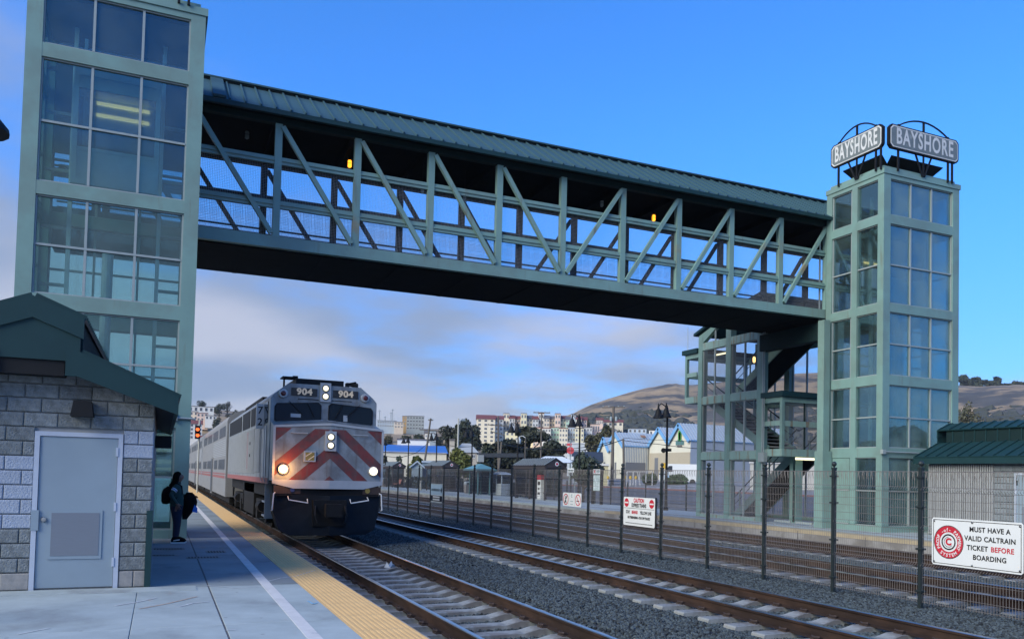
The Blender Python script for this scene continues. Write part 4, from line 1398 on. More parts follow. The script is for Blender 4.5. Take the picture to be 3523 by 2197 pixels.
# side details (both sides)
for s in (-1, 1):
    X = CX + s * (hw + 0.004)

    def sp(y0, y1, z0, z1, m, name, d=0.012, par=loco):
        a, c = sorted((X, X + s * d))
        return put(name, B().box(a, c, y0, y1, z0, z1), M[m], par)
    sp(CYF + 0.45, CYF + 1.35, 3.02, 3.62, 'lglass', 'cab_side_window')
    sp(23.5, LYB - 0.1, 1.30, 1.46, 'cred', 'sill_stripe')
    sp(24.05, 24.65, 1.50, 2.95, 'silverl', 'cab_door', 0.02)
    for i in range(8):
        sp(25.6 + i * 0.18, 25.68 + i * 0.18, 1.6, 3.1, 'silverl', 'side_rib', 0.03)
        sp(25.70 + i * 0.18, 25.735 + i * 0.18, 1.6, 3.1, 'dark', 'panel_gap', 0.008)
    sp(27.2, 28.5, 3.10, 3.68, 'black', 'air_intake')
    sp(28.9, 31.5, 3.10, 3.68, 'black', 'air_intake')
    sp(32.0, 37.6, 3.10, 3.66, 'black', 'air_intake')
    for i in range(44):
        y = 27.2 + i * 0.24
        sp(y, y + 0.07, 1.55, 3.0, 'silverl', 'side_rib', 0.035)
        sp(y + 0.10, y + 0.15, 1.55, 3.0, 'conc2' if i % 4 else 'dark', 'panel_gap', 0.008)
    sp(29.0, 29.5, 1.7, 2.95, 'lred', 'red_panel', 0.03)
    sp(28.2, 28.5, 2.1, 2.2, 'black', 'latch', 0.035)
    sp(28.2, 28.5, 2.5, 2.6, 'black', 'latch', 0.035)
    nb_ = put('train_number_board', B().box(X - 0.02 if s < 0 else X, X + s * 0.2 if s > 0 else X - s * 0.02, 24.9, 25.0, 2.9, 3.7) if False else B().box(min(X, X + s * 0.22), max(X, X + s * 0.22), 24.86, 24.92, 2.88, 3.62), M['signw'], loco)
    if s < 0:
        bb = text_b('7', 0.30, (X - 0.11, 24.857, 3.42), (1, 0, 0), (0, 0, 1), bold=0.004)
        text_b('2', 0.30, (X - 0.11, 24.857, 3.08), (1, 0, 0), (0, 0, 1), b=bb, bold=0.004)
        put('number', bb, M['ink'], nb_)
    put('side_handrail', B().tube([(X + s * 0.02, 23.95, 1.35), (X + s * 0.07, 23.95, 1.5), (X + s * 0.07, 23.95, 2.9)], 0.015, 5).tube([(X + s * 0.02, 24.75, 1.35), (X + s * 0.07, 24.75, 1.5), (X + s * 0.07, 24.75, 2.9)], 0.015, 5), M['silverl'], loco)
    put('cab_step', B().box(min(X - s * 0.3, X), max(X - s * 0.3, X), 24.0, 24.7, 0.35, 0.40).box(min(X - s * 0.3, X), max(X - s * 0.3, X), 24.0, 24.7, 0.75, 0.80).box(min(X - s * 0.3, X), max(X - s * 0.3, X), 23.98, 24.02, 0.3, 1.3), M['silverl'], loco)
# trucks
for y0 in (24.9, 33.2):
    tk = put('bogie', B().box(CX - 1.28, CX - 1.08, y0 - 0.2, y0 + 3.4, 0.35, 0.75).box(CX + 1.08, CX + 1.28, y0 - 0.2, y0 + 3.4, 0.35, 0.75).box(CX - 1.1, CX + 1.1, y0 + 1.2, y0 + 2.0, 0.3, 0.9), M['dark'], loco)
    for yy in (y0 + 0.35, y0 + 2.85):
        for s in (-1, 1):
            put('wheel', B().lathe((CX + s * 0.78, yy, 0.31), [(0.10, -0.07), (0.51, -0.07), (0.51, 0.07), (0.10, 0.07)], 24, 'x'), M['dark'], tk)
            put('axle_box', B().box(CX + s * 1.2 - 0.12, CX + s * 1.2 + 0.12, yy - 0.2, yy + 0.2, 0.12, 0.55), M['dark'], tk)
    put('brake_cylinder', B().lathe((CX - 1.30, y0 + 1.6, 0.55), [(0.16, -0.4), (0.16, 0.4)], 12, 'y'), M['dark'], tk)
put('fuel_tank', B().box(CX - 1.3, CX + 1.3, 28.9, 32.4, 0.15, 1.2), M['dark'], loco)
put('underframe', B().box(CX - 1.3, CX + 1.3, 23.3, LYB - 0.1, 0.9, 1.299), M['dark'], loco)
put('end_hoses', B().tube([(CX - 1.2, LYB, 1.3), (CX - 1.2, LYB + 0.3, 0.5), (CX - 1.2, LYB + 0.6, 1.3)], 0.04, 6), M['dark'], loco)
# roof equipment
put('roof_vent', B().box(CX - 0.75, CX + 0.62, 23.9, 25.9, 4.13, 4.34), M['black'], loco)
put('roof_fan', B().lathe((CX, 27.5, 4.13), [(0.7, 0), (0.7, 0.22), (0.6, 0.24)], 20), M['dark'], loco)
put('roof_fan', B().lathe((CX, 29.4, 4.13), [(0.7, 0), (0.7, 0.22), (0.6, 0.24)], 20), M['dark'], loco)
put('roof_hatch', B().box(CX - 0.95, CX + 0.95, 30.5, 37.0, 4.13, 4.32), M['dark'], loco)
put('antenna_plate', B().box(CX - 1.1, CX - 0.75, 24.1, 24.7, 4.36, 4.40).bar((CX - 1.05, 24.2, 4.05), (CX - 1.05, 24.2, 4.37), 0.05, 0.05).box(CX - 0.78, CX - 0.64, 24.3, 24.5, 4.34, 4.45), M['black'], loco)
put('horn', B().tube([(CX + 0.75, 23.9, 4.22), (CX + 1.0, 23.75, 4.22)], [0.02, 0.07], 8).tube([(CX + 0.75, 24.0, 4.28), (CX + 0.95, 23.8, 4.28)], [0.02, 0.06], 8).box(CX + 0.7, CX + 0.78, 23.85, 24.1, 4.1, 4.3), M['black'], loco)
put('mirror', B().tube([(CX + 1.49, NY + 0.02, 2.05), (CX + 1.58, NY, 2.05), (CX + 1.58, NY, 1.9), (CX + 1.49, NY + 0.02, 1.9)], 0.014, 5), M['black'], loco)

# ---------------------------------------------------------------- coaches


def coach(y0, L, label, detail):
    t = thing('passenger_coach', label, 'railway coach', (CX, y0, -0.2), group='bi-level coaches behind the locomotive')
    hw_ = 1.52
    arc = [(hw_ * math.cos(a), 3.88 + 0.62 * math.sin(a)) for a in [math.pi * k / 10 for k in range(11)]]
    sec = [(-hw_, 0.42), (hw_, 0.42)] + arc
    put('body', fixn(mesh_of(B().prism(sec, (CX, y0, 0), (1, 0, 0), (0, 0, 1), (0, L, 0)), 'body', M['stainless'])), None, t)
    put('underframe', B().box(CX - 1.3, CX + 1.3, y0 + 0.4, y0 + L - 0.4, 0.1, 0.415), M['dark'], t)
    for s in (-1, 1):
        X = CX + s * hw_

        def sp(a, c, z0, z1, m, name, d=0.01, par=t):
            p, q = sorted((X - s * 0.002, X + s * d))
            return put(name, B().box(p, q, a, c, z0, z1), M[m], par)
        sp(y0 + 0.1, y0 + L - 0.1, 1.24, 1.36, 'cred', 'red_stripe')
        sp(y0 + 0.1, y0 + L - 0.1, 1.42, 1.48, 'cred', 'red_stripe')
        yd = y0 + L * 0.46
        sp(yd - 0.75, yd + 0.75, 0.30, 2.35, 'stainless', 'door_surround', 0.03)
        sp(yd - 0.62, yd + 0.62, 0.35, 2.25, 'cglass', 'door', 0.04)
        if not detail or s > 0:
            sp(y0 + 0.9, y0 + L - 0.9, 3.20, 3.70, 'cglass', 'window_band')
            sp(y0 + 0.9, yd - 1.0, 1.66, 2.14, 'cglass', 'window_band')
            sp(yd + 1.0, y0 + L - 0.9, 1.66, 2.14, 'cglass', 'window_band')
            continue
        n_ = 24
        for i in range(n_):
            y = y0 + 0.9 + (L - 1.8) * i / n_
            g = (L - 1.8) / n_
            if i % 6 == 5:
                continue
            sp(y + 0.06, y + g - 0.06, 3.20, 3.70, 'cglass', 'upper_window')
            if abs(y + g / 2 - yd) > 1.35:
                sp(y + 0.06, y + g - 0.06, 1.66, 2.14, 'cglass', 'lower_window')
        for k in range(9):
            sp(y0 + 0.15, yd - 0.8, 2.30 + k * 0.09, 2.335 + k * 0.09, 'silverl', 'flute', 0.014)
        for k in range(2):
            sp(y0 + 0.15 + k * (L - 0.4), y0 + 0.25 + k * (L - 0.4), 0.5, 3.85, 'silverl', 'end_post', 0.03)
    for yy in (y0 + 2.2, y0 + L - 4.4):
        bo = put('bogie', B().box(CX - 1.25, CX - 1.05, yy, yy + 2.6, 0.1, 0.4).box(CX + 1.05, CX + 1.25, yy, yy + 2.6, 0.1, 0.4), M['dark'], t)
        for y in (yy + 0.3, yy + 2.3):
            put('wheel', B().lathe((CX - 0.78, y, 0.24), [(0.1, -0.07), (0.44, -0.07), (0.44, 0.07), (0.1, 0.07)], 20, 'x'), M['dark'], bo)
    return t


coach(39.0, 23.4, 'stainless bi-level coach coupled directly behind the locomotive', True)
coach(62.9, 23.4, 'second stainless bi-level coach of the train', True)
coach(86.8, 23.4, 'third stainless bi-level coach, partly hidden behind the lift tower edge', False)
coach(110.7, 23.4, 'last visible stainless bi-level coach at the far end of the train', False)

# ---------------------------------------------------------------- fence between the tracks
FX, FP, FY0 = 11.75, 1.925, 9.82
FZ = -0.40
FT = 1.95
fc = thing('wire_fence', 'black post and welded wire mesh fence standing between the two pairs of tracks', 'fence', (FX, FY0, FZ))
LOCAL.add(fc.name)
pb = B().box(-0.032, 0.032, -0.032, 0.032, 0, FT - FZ)
post_me = mesh_of(pb, 'fence_post', M['fence'])
fin_me = mesh_of(B().box(-0.038, 0.038, -0.038, 0.038, 0, 0.03).lathe((0, 0, 0.03), [(0.02, 0), (0.018, 0.02), (0.04, 0.04), (0.048, 0.065), (0.04, 0.095), (0.015, 0.115)], 10), 'finial', M['fence'])
clip2 = mesh_of(B().box(-0.055, 0.055, -0.06, 0.06, 0, 0.03), 'panel_clip', M['fence'])
bends = [(0.17, 0.0), (0.75, 0.0), (0.79, -0.05), (0.83, 0.0), (1.38, 0.0), (1.42, -0.05), (1.46, 0.0), (2.02, 0.0), (2.06, -0.05), (2.10, 0.0), (2.36, 0.0)]
wb = B()
W_ = FP - 0.06
nw = 38
for i in range(nw + 1):
    y = 0.03 + W_ * i / nw
    wb.tube([(-bx_[1] * 1.0 if False else bx_[1], y, bx_[0] - 0.05) for bx_ in bends], 0.0040, 4, False)
for z in (0.19, 0.33, 0.47, 0.60, 0.75, 0.83, 0.98, 1.12, 1.26, 1.38, 1.46, 1.60, 1.74, 1.88, 2.02, 2.10):
    wb.tube([(0.004, 0.0, z - 0.05), (0.004, FP, z - 0.05)], 0.0036, 4, False)
wb.tube([(0.0, 0.0, 2.31), (0.0, FP, 2.31)], 0.006, 4, False)
# looped ornamental top
for i in range(nw // 2):
    y = 0.03 + W_ * (2 * i) / nw
    y2 = 0.03 + W_ * (2 * i + 1) / nw
    wb.tube([(0, y, 2.15), (-0.01, (y * 3 + y2) / 4 + 0.006, 2.25), (0, (y + y2) / 2 + 0.01, 2.31)], 0.0040, 4, False)
    wb.tube([(0, y2, 2.15), (-0.01, (y + 3 * y2) / 4 - 0.006, 2.25), (0, (y + y2) / 2 - 0.01, 2.31)], 0.0040, 4, False)
panel_me = mesh_of(wb, 'mesh_panel', M['wire'])
wf = B()
for i in range(0, 39):
    y = 0.03 + W_ * i / 38
    wf.tube([(0, y, 0.1), (0, y, 2.31)], 0.0034, 3, False)
for z in (0.3, 0.75, 1.2, 1.4, 1.8, 2.05, 2.31):
    wf.tube([(0.004, 0, z), (0.004, FP, z)], 0.0036, 3, False)
panel_far = mesh_of(wf, 'mesh_panel', M['wire'])
for k in range(-5, 46):
    p = put('fence_post', post_me, None, fc)
    p.location = (0, k * FP, 0)
    fo = put('finial', fin_me, None, p)
    fo.location = (0, 0, FT - FZ)
    for z in (0.3, 1.0, 1.7, 2.2):
        if k < 8:
            put('panel_clip', clip2, None, p).location = (0, 0, z)
    q = put('mesh_panel', panel_me if k < 14 else panel_far, None, fc)
    q.location = (0, k * FP, 0)


# ---------------------------------------------------------------- signs hung on the fence
def fsign(name, y0, y1, z0, z1, label):
    """panel on the track side of the fence; reader looks towards +X, so right is -Y"""
    t = thing(name, label, 'sign', (FX - 0.06, (y0 + y1) / 2, z0))
    w_, h_ = y1 - y0, z1 - z0
    r = 0.03 + 0 * w_
    pl = [(r, 0), (w_ - r, 0), (w_, r), (w_, h_ - r), (w_ - r, h_), (r, h_), (0, h_ - r), (0, r)]
    o = Vector((FX - 0.055, y1, z0))
    U, V_ = Vector((0, -1, 0)), Vector((0, 0, 1))
    put('panel', fixn(mesh_of(B().prism(pl, o, U, V_, (-0.008, 0, 0)), 'panel', M['signw'])), None, t)
    o2 = o + Vector((-0.010, 0, 0))
    return t, (lambda a, c: o2 + U * (a * w_) + V_ * (c * h_)), U, V_, w_, h_


def rect(b, at, U, V_, a0, a1, c0, c1, e=0.001):
    n = Vector((-e, 0, 0))
    b.add([at(a0, c0) + n, at(a1, c0) + n, at(a1, c1) + n, at(a0, c1) + n], [(0, 1, 2, 3)])
    return b


# proof of payment
t, at, U, V_, w_, h_ = fsign('fence_sign', 8.010, 9.555, 0.399, 1.162, 'white MUST HAVE A VALID CALTRAIN TICKET sign with a red ring, on the fence')
bb = B()
for a0, a1, c0, c1 in ((0.018, 0.982, 0.035, 0.047), (0.018, 0.982, 0.953, 0.965), (0.018, 0.024, 0.047, 0.953), (0.976, 0.982, 0.047, 0.953)):
    rect(bb, at, U, V_, a0, a1, c0, c1)
put('border', bb, M['ink'], t)
bb = B()
for x, z, tx in ((0.655, 0.80, 'MUST HAVE A'), (0.655, 0.615, 'VALID CALTRAIN'), (0.655, 0.235, 'BOARDING')):
    text_b(tx, 0.108, at(x, z), U, V_, sx=0.95, b=bb, space=1.06, bold=0.003)
text_b('TICKET', 0.108, at(0.525, 0.425), U, V_, sx=0.95, b=bb, space=1.06, bold=0.003)
put('lettering', bb, M['ink'], t)
put('red_lettering', text_b('BEFORE', 0.108, at(0.79, 0.425), U, V_, sx=0.95, space=1.06, bold=0.003), M['red'], t)
cc = at(0.20, 0.50)
put('ring_outline', disc(cc, U, V_, 0.268, 40, 0.001, 0.258), M['ink'], t)
put('ring', disc(cc, U, V_, 0.256, 40, 0.001, 0.158), M['red'], t)
put('inner_ring', disc(cc, U, V_, 0.128, 32, 0.001, 0.105), M['ink'], t)
put('initial', text_b('C', 0.15, cc, U, V_, bold=0.008), M['red'], t)
put('swoosh', disc(cc + Vector((0, 0, 0)), U, V_, 0.085, 20, 0.001, 0.072, a0=0.5 * math.pi, a1=1.75 * math.pi), mat('sign_swoosh_grey', (0.25, 0.25, 0.27), 0.6), t)
bb = B()


def ring_text(b, s, r, a_mid, step, size, inward):
    n = len(s)
    for i, ch in enumerate(s):
        a = a_mid + (step * ((n - 1) / 2 - i)) * (1 if not inward else -1)
        d = U * math.cos(a) + V_ * math.sin(a)
        up = d if not inward else -d
        rt = up.cross(Vector((-1, 0, 0)))
        rt = -rt if rt.cross(up).x > 0 else rt
        text_b(ch, size, cc + d * r, rt, up, b=b, ext=0.002, bold=0.002)


ring_text(bb, 'PROOF -of- PAYMENT', 0.196, math.pi / 2, 0.245, 0.072, False)
ring_text(bb, 'SYSTEM', 0.214, -math.pi / 2, 0.25, 0.072, True)
put('ring_lettering', bb, M['signw'], t)
for a, c in ((0.03, 0.07), (0.03, 0.93), (0.47, 0.06), (0.47, 0.94), (0.97, 0.07), (0.97, 0.93)):
    p = at(a, c)
    put('bolt', B().lathe((p.x - 0.003, p.y, p.z), [(0.008, -0.006), (0.018, -0.003), (0.018, 0.004)], 10, 'x'), M['steel'], t)

# caution
t, at, U, V_, w_, h_ = fsign('fence_sign', 17.718, 19.253, 0.420, 1.182, 'white CAUTION EXPRESS TRAINS sign with two red no-entry discs on the fence')
bb = rect(B(), at, U, V_, 0.02, 0.98, 0.605, 0.618)
for x, z, tx, sz, sx in ((0.50, 0.715, 'EXPRESS TRAINS', 0.135, 0.72), (0.50, 0.285, 'NO TRESPASSING - STAY OFF TRACKS', 0.085, 0.75), (0.5, 0.10, 'PENALTIES SUBJECT TO CITATION', 0.042, 0.9)):
    if sz > 0.05:
        text_b(tx, sz, at(x, z), U, V_, sx=sx, b=bb, bold=0.005)
text_b('STAY', 0.115, at(0.15, 0.47), U, V_, sx=0.75, b=bb, bold=0.004)
text_b('YELLOW LINE', 0.115, at(0.72, 0.47), U, V_, sx=0.75, b=bb, bold=0.004)
put('lettering', bb, M['ink'], t)
bb = text_b('CAUTION', 0.15, at(0.5, 0.885), U, V_, sx=0.75, bold=0.006)
text_b('BEHIND', 0.115, at(0.375, 0.47), U, V_, sx=0.75, b=bb, bold=0.004)
put('red_lettering', bb, M['red'], t)
for x in (0.10, 0.90):
    c = at(x, 0.80)
    put('no_entry_disc', disc(c, U, V_, 0.115, 24, 0.001), M['red'], t)
    put('no_entry_bar', rect(B(), at, U, V_, x - 0.062, x + 0.062, 0.775, 0.825, 0.003), M['signw'], t)
bb = B()
for i in range(26):
    a = 0.08 + i * 0.033
    rect(bb, at, U, V_, a, a + 0.022, 0.075, 0.105)
put('small_print', bb, M['ink'], t)
put('side_strip', B().box(FX - 0.065, FX - 0.05, 17.65, 17.71, 0.41, 1.20), M['ink'], t)

# prohibitions
t, at, U, V_, w_, h_ = fsign('fence_sign', 21.703, 22.923, 0.775, 1.197, 'pale sign with two red prohibition rings, no trespassing and no smoking')
for x in (0.17, 0.83):
    c = at(x, 0.5)
    put('ring', disc(c, U, V_, 0.175, 28, 0.001, 0.145), M['red'], t)
    q = B()
    a_ = 0.9 if x < 0.5 else 2.2
    d = (U * math.cos(a_) + V_ * math.sin(a_)) * 0.16
    q.bar(c - d + Vector((-0.003, 0, 0)), c + d + Vector((-0.003, 0, 0)), 0.02, 0.004, up=(1, 0, 0))
    put('slash', q, M['red'] if x > 0.5 else M['ink'], t)
c = at(0.17, 0.5)
q = disc(c + V_ * 0.085, U, V_, 0.024, 12, 0.001)
for a, e in (((-0.06, 0.04), (0.06, 0.05)), ((0, 0.06), (0.0, -0.03)), ((0, -0.03), (-0.05, -0.12)), ((0, -0.03), (0.05, -0.12))):
    q.bar(c + U * a[0] + V_ * a[1] + Vector((-0.002, 0, 0)), c + U * e[0] + V_ * e[1] + Vector((-0.002, 0, 0)), 0.022, 0.003, up=(1, 0, 0))
put('figure', q, M['ink'], t)
c = at(0.83, 0.5)
put('cigarette', B().bar(c - U * 0.09 - V_ * 0.03, c + U * 0.07 - V_ * 0.03, 0.03, 0.004, up=(1, 0, 0)), M['ink'], t)
bb = rect(B(), at, U, V_, 0.345, 0.35, 0, 1)
rect(bb, at, U, V_, 0.65, 0.655, 0, 1)
for z in (0.14, 0.36):
    for i in range(3):
        rect(bb, at, U, V_, 0.43 + i * 0.05, 0.465 + i * 0.05, z, z + 0.05)
put('lettering', bb, M['teal'], t)
put('emblem', disc(at(0.5, 0.78), U, V_, 0.05, 16, 0.001, 0.03, a0=0.7, a1=5.6), M['teal'], t)

# direction sign
t, at, U, V_, w_, h_ = fsign('fence_sign', 34.867, 36.544, 0.399, 1.192, 'pale blue direction sign with an arrow above a dark panel on the fence')
bb = rect(B(), at, U, V_, 0, 1, 0.40, 1.0)
put('upper_panel', bb, mat('sign_pale_blue', (0.30, 0.42, 0.52), 0.6, var=0.05), t)
put('lower_panel', rect(B(), at, U, V_, 0, 1, 0.03, 0.37, 0.002), M['ink'], t)
bb = B()
for i in range(7):
    rect(bb, at, U, V_, 0.06 + i * 0.105, 0.13 + i * 0.105, 0.62, 0.76, 0.003)
put('lettering', bb, M['plow'], t)
put('arrow', B().add([at(0.83, 0.69) + Vector((-0.004, 0, 0)), at(0.93, 0.52) + Vector((-0.004, 0, 0)), at(0.98, 0.69) + Vector((-0.004, 0, 0)), at(0.93, 0.86) + Vector((-0.004, 0, 0))], [(0, 1, 2, 3)]), M['ink'], t)
bb = B()
for j, z in enumerate((0.24, 0.09)):
    for i in range(6):
        rect(bb, at, U, V_, 0.2 + i * 0.10, 0.28 + i * 0.10, z, z + 0.09, 0.004)
put('small_lettering', bb, M['signw'], t)
put('frame', B().box(FX - 0.06, FX - 0.045, 34.85, 36.56, 1.195, 1.235).box(FX - 0.06, FX - 0.045, 34.85, 36.56, 0.35, 0.395), M['frame'], t)

# ---------------------------------------------------------------- person waiting on the platform
M['jacket'] = mat('jacket_green', (0.012, 0.045, 0.042), 0.85, var=0.2, vs=14)
M['jeans'] = mat('jeans_navy', (0.007, 0.011, 0.032), 0.9, var=0.2, vs=20)
M['skin'] = mat('skin', (0.20, 0.10, 0.07), 0.6, var=0.08)
M['hair'] = mat('hair_black', (0.003, 0.003, 0.004), 0.8, var=0.3, vs=60, stretch=(1, 1, 0.2), spec=0.05)
M['clothb'] = mat('black_cloth', (0.005, 0.005, 0.006), 0.9, var=0.2, vs=20, spec=0.1)
M['blue'] = mat('blue_lining', (0.02, 0.16, 0.55), 0.7)
PXp = Vector((0.36, 19.76, 0.0))
vsk = [  # x forward, y left(+), z up, radius x, radius y
    (0.00, 0.00, 0.84, 0.155, 0.175), (0.01, 0.00, 1.00, 0.150, 0.155), (0.02, 0.00, 1.17, 0.155, 0.17), (0.00, 0.00, 1.31, 0.080, 0.105), (0.02, 0.00, 1.375, 0.050, 0.050), (0.045, 0.00, 1.43, 0.078, 0.070), (0.05, 0.00, 1.495, 0.088, 0.076), (0.035, 0.00, 1.555, 0.060, 0.055),
    (-0.01, -0.165, 1.265, 0.062, 0.058), (-0.13, -0.225, 1.07, 0.052, 0.05), (-0.02, -0.215, 0.915, 0.036, 0.036), (0.03, -0.20, 0.86, 0.030, 0.020),
    (0.00, 0.165, 1.265, 0.062, 0.058), (0.09, 0.20, 1.06, 0.05, 0.05), (0.27, 0.13, 1.03, 0.036, 0.036), (0.34, 0.11, 1.035, 0.022, 0.032),
    (0.00, -0.085, 0.78, 0.140, 0.11), (0.025, -0.085, 0.46, 0.092, 0.080), (-0.01, -0.085, 0.11, 0.060, 0.052),
    (0.00, 0.085, 0.78, 0.140, 0.11), (0.03, 0.085, 0.46, 0.092, 0.080), (0.02, 0.085, 0.11, 0.060, 0.052),
    (0.135, 0.0, 1.475, 0.012, 0.012)]
ed = [(0, 1), (1, 2), (2, 3), (3, 4), (4, 5), (5, 6), (6, 7), (2, 8), (8, 9), (9, 10), (10, 11), (2, 12), (12, 13), (13, 14), (14, 15), (0, 16), (16, 17), (17, 18), (0, 19), (19, 20), (20, 21), (6, 22)]
for base, dirs in ((11, [((0.035, 0.0, -0.055), (0.03, 0.012, -0.05)), ((0.015, 0.004, -0.065), (0.015, 0.012, -0.055)), ((-0.008, 0.004, -0.062), (0.005, 0.012, -0.05)), ((-0.028, 0.002, -0.05), (-0.002, 0.01, -0.04)), ((0.05, 0.01, -0.005), (0.02, 0.01, -0.03))]),
                   (15, [((0.06, -0.02, 0.02), (0.045, -0.02, -0.03)), ((0.065, 0.0, 0.012), (0.045, -0.01, -0.035)), ((0.062, 0.018, 0.0), (0.04, -0.005, -0.035)), ((0.05, 0.034, -0.012), (0.03, 0.0, -0.03)), ((0.02, -0.045, 0.02), (0.03, -0.02, 0.0))])):
    for d1, d2 in dirs:
        a = Vector(vsk[base][:3]) + Vector(d1)
        c = a + Vector(d2)
        i = len(vsk)
        vsk.append((*a, 0.0095, 0.0095))
        vsk.append((*c, 0.0075, 0.0075))
        ed += [(base, i), (i, i + 1)]
me = bpy.data.meshes.new('person')
me.from_pydata([v[:3] for v in vsk], ed, [])
po = bpy.data.objects.new('person_tmp', me)
COL.objects.link(po)
sk = po.modifiers.new('s', 'SKIN')
for i, v in enumerate(vsk):
    sv = me.skin_vertices[0].data[i]
    sv.radius = (v[3], v[4])
    sv.use_root = (i == 0)
sb = po.modifiers.new('d', 'SUBSURF')
sb.levels = 2
sb.render_levels = 2
dg = bpy.context.evaluated_depsgraph_get()
pm_ = bpy.data.meshes.new_from_object(po.evaluated_get(dg))
bpy.data.objects.remove(po)
pm_.name = 'person'
for m in ('jacket', 'jeans', 'skin'):
    pm_.materials.append(M[m])
for p in pm_.polygons:
    c = p.center
    arm = abs(c.y) > 0.16 or c.x > 0.2
    p.material_index = 2 if c.z > 1.37 or (c.z < 0.885 and c.y < -0.17) or (c.x > 0.31) else (0 if c.z > 0.80 and not (c.z < 0.83) else 1)
    p.use_smooth = True
pt = thing('person', 'person in a dark green jacket and jeans waiting, black backpack on, facing the train', 'person', tuple(PXp))
LOCAL.add(pt.name)
put('body', pm_, None, pt)
hb = B()
prof = [(0.02, 1.60), (0.075, 1.58), (0.105, 1.53), (0.115, 1.46), (0.125, 1.38), (0.135, 1.30), (0.12, 1.22), (0.05, 1.19)]
n = 14
hv = []
for r, z in prof:
    for k in range(n):
        a = 2 * math.pi * k / n
        x = 0.005 + r * math.cos(a) * (0.95 if math.cos(a) < 0 else 0.72)
        if z < 1.50 and math.cos(a) > 0.2:
            x = min(x, 0.03)
        hv.append((x - (0.05 if z < 1.35 else 0.0), r * math.sin(a) * 0.95, z))
hb.add(hv, [(i * n + k, i * n + (k + 1) % n, (i + 1) * n + (k + 1) % n, (i + 1) * n + k) for i in range(len(prof) - 1) for k in range(n)] + [tuple(range(n))])
put('hair', hb, M['hair'], pt, smooth=True)
for s in (-1, 1):
    x0 = -0.01 if s < 0 else 0.02
    sb_ = B()
    fp = [(-0.075, 0.0), (0.20, 0.0), (0.215, 0.035), (0.17, 0.075), (0.07, 0.115), (-0.05, 0.12), (-0.08, 0.06)]
    sb_.prism([(x0 + a, z + 0.02) for a, z in fp], (0, s * 0.085 - 0.045, 0), (1, 0, 0), (0, 0, 1), (0, 0.09, 0))
    sh_ = put('shoe', fixn(mesh_of(sb_, 'shoe', M['clothb'])), None, pt)
    put('sole', B().box(x0 - 0.085, x0 + 0.22, s * 0.085 - 0.05, s * 0.085 + 0.05, 0, 0.026), M['signw'], sh_)
    put('shoe_stripe', B().bar((x0 - 0.03, s * 0.085 - 0.047, 0.06), (x0 + 0.10, s * 0.085 - 0.047, 0.08), 0.004, 0.02), M['signw'], sh_)
put('arm_band', B().tube([(-0.045, -0.185, 1.205), (-0.075, -0.20, 1.16)], 0.066, 10), M['signw'], pt)
put('arm_band_stripe', B().tube([(-0.055, -0.19, 1.19), (-0.065, -0.195, 1.175)], 0.068, 10), mat('band_blue', (0.05, 0.10, 0.30), 0.8), pt)
# backpack
bp_ = B()
q = []
for (x, hw2, z0, z1) in ((-0.10, 0.10, 0.90, 1.26), (-0.20, 0.135, 0.86, 1.27), (-0.29, 0.115, 0.87, 1.20), (-0.32, 0.06, 0.93, 1.10)):
    zc_, hz = (z0 + z1) / 2, (z1 - z0) / 2
    q += [(x, hw2 * math.cos(a) * (1.0), zc_ + hz * math.sin(a)) for a in [2 * math.pi * k / 12 for k in range(12)]]
bp_.add(q, [(i * 12 + k, i * 12 + (k + 1) % 12, (i + 1) * 12 + (k + 1) % 12, (i + 1) * 12 + k) for i in range(3) for k in range(12)] + [tuple(range(12)), tuple(range(47, 35, -1))])
bpk = thing('backpack', 'black backpack worn by the person on the platform', 'backpack', tuple(PXp))
LOCAL.add(bpk.name)
bm_ = put('pack', bp_, M['clothb'], bpk, smooth=True)
for s in (-1, 1):
    put('shoulder_strap', B().tube([(-0.13, s * 0.09, 1.22), (-0.04, s * 0.115, 1.355), (0.09, s * 0.12, 1.27), (0.10, s * 0.13, 1.10), (-0.05, s * 0.15, 0.98)], 0.018, 6), M['clothb'], bpk)
# coat carried over the left forearm
cb_ = B()
rows = [(0.20, 0.32, 1.13, 0.04), (0.15, 0.39, 1.06, 0.08), (0.13, 0.43, 0.92, 0.10), (0.13, 0.43, 0.78, 0.09), (0.12, 0.31, 0.64, 0.07), (0.13, 0.23, 0.52, 0.03)]
q = []
for (x0, x1, z, hy) in rows:
    xc_, hx = (x0 + x1) / 2, (x1 - x0) / 2
    for k in range(14):
        a = 2 * math.pi * k / 14
        f = 1 + 0.10 * math.sin(3 * a + z * 30)
        q.append((xc_ + hx * math.cos(a) * f, 0.10 + hy * math.sin(a) * f, z))
cb_.add(q, [(i * 14 + k, i * 14 + (k + 1) % 14, (i + 1) * 14 + (k + 1) % 14, (i + 1) * 14 + k) for i in range(5) for k in range(14)] + [tuple(range(14)), tuple(range(83, 69, -1))])
ct = thing('folded_coat', 'black coat with blue lining draped over the waiting person forearm', 'coat', tuple(PXp))
LOCAL.add(ct.name)
put('coat_body', cb_, M['clothb'], ct, smooth=True)
put('lining', B().prism([(0.33, 0.70), (0.44, 0.67), (0.44, 0.78), (0.38, 0.86)], (0, 0.0, 0), (1, 0, 0), (0, 0, 1), (0, 0.03, 0)), M['blue'], ct)

# ---------------------------------------------------------------- platform lamps


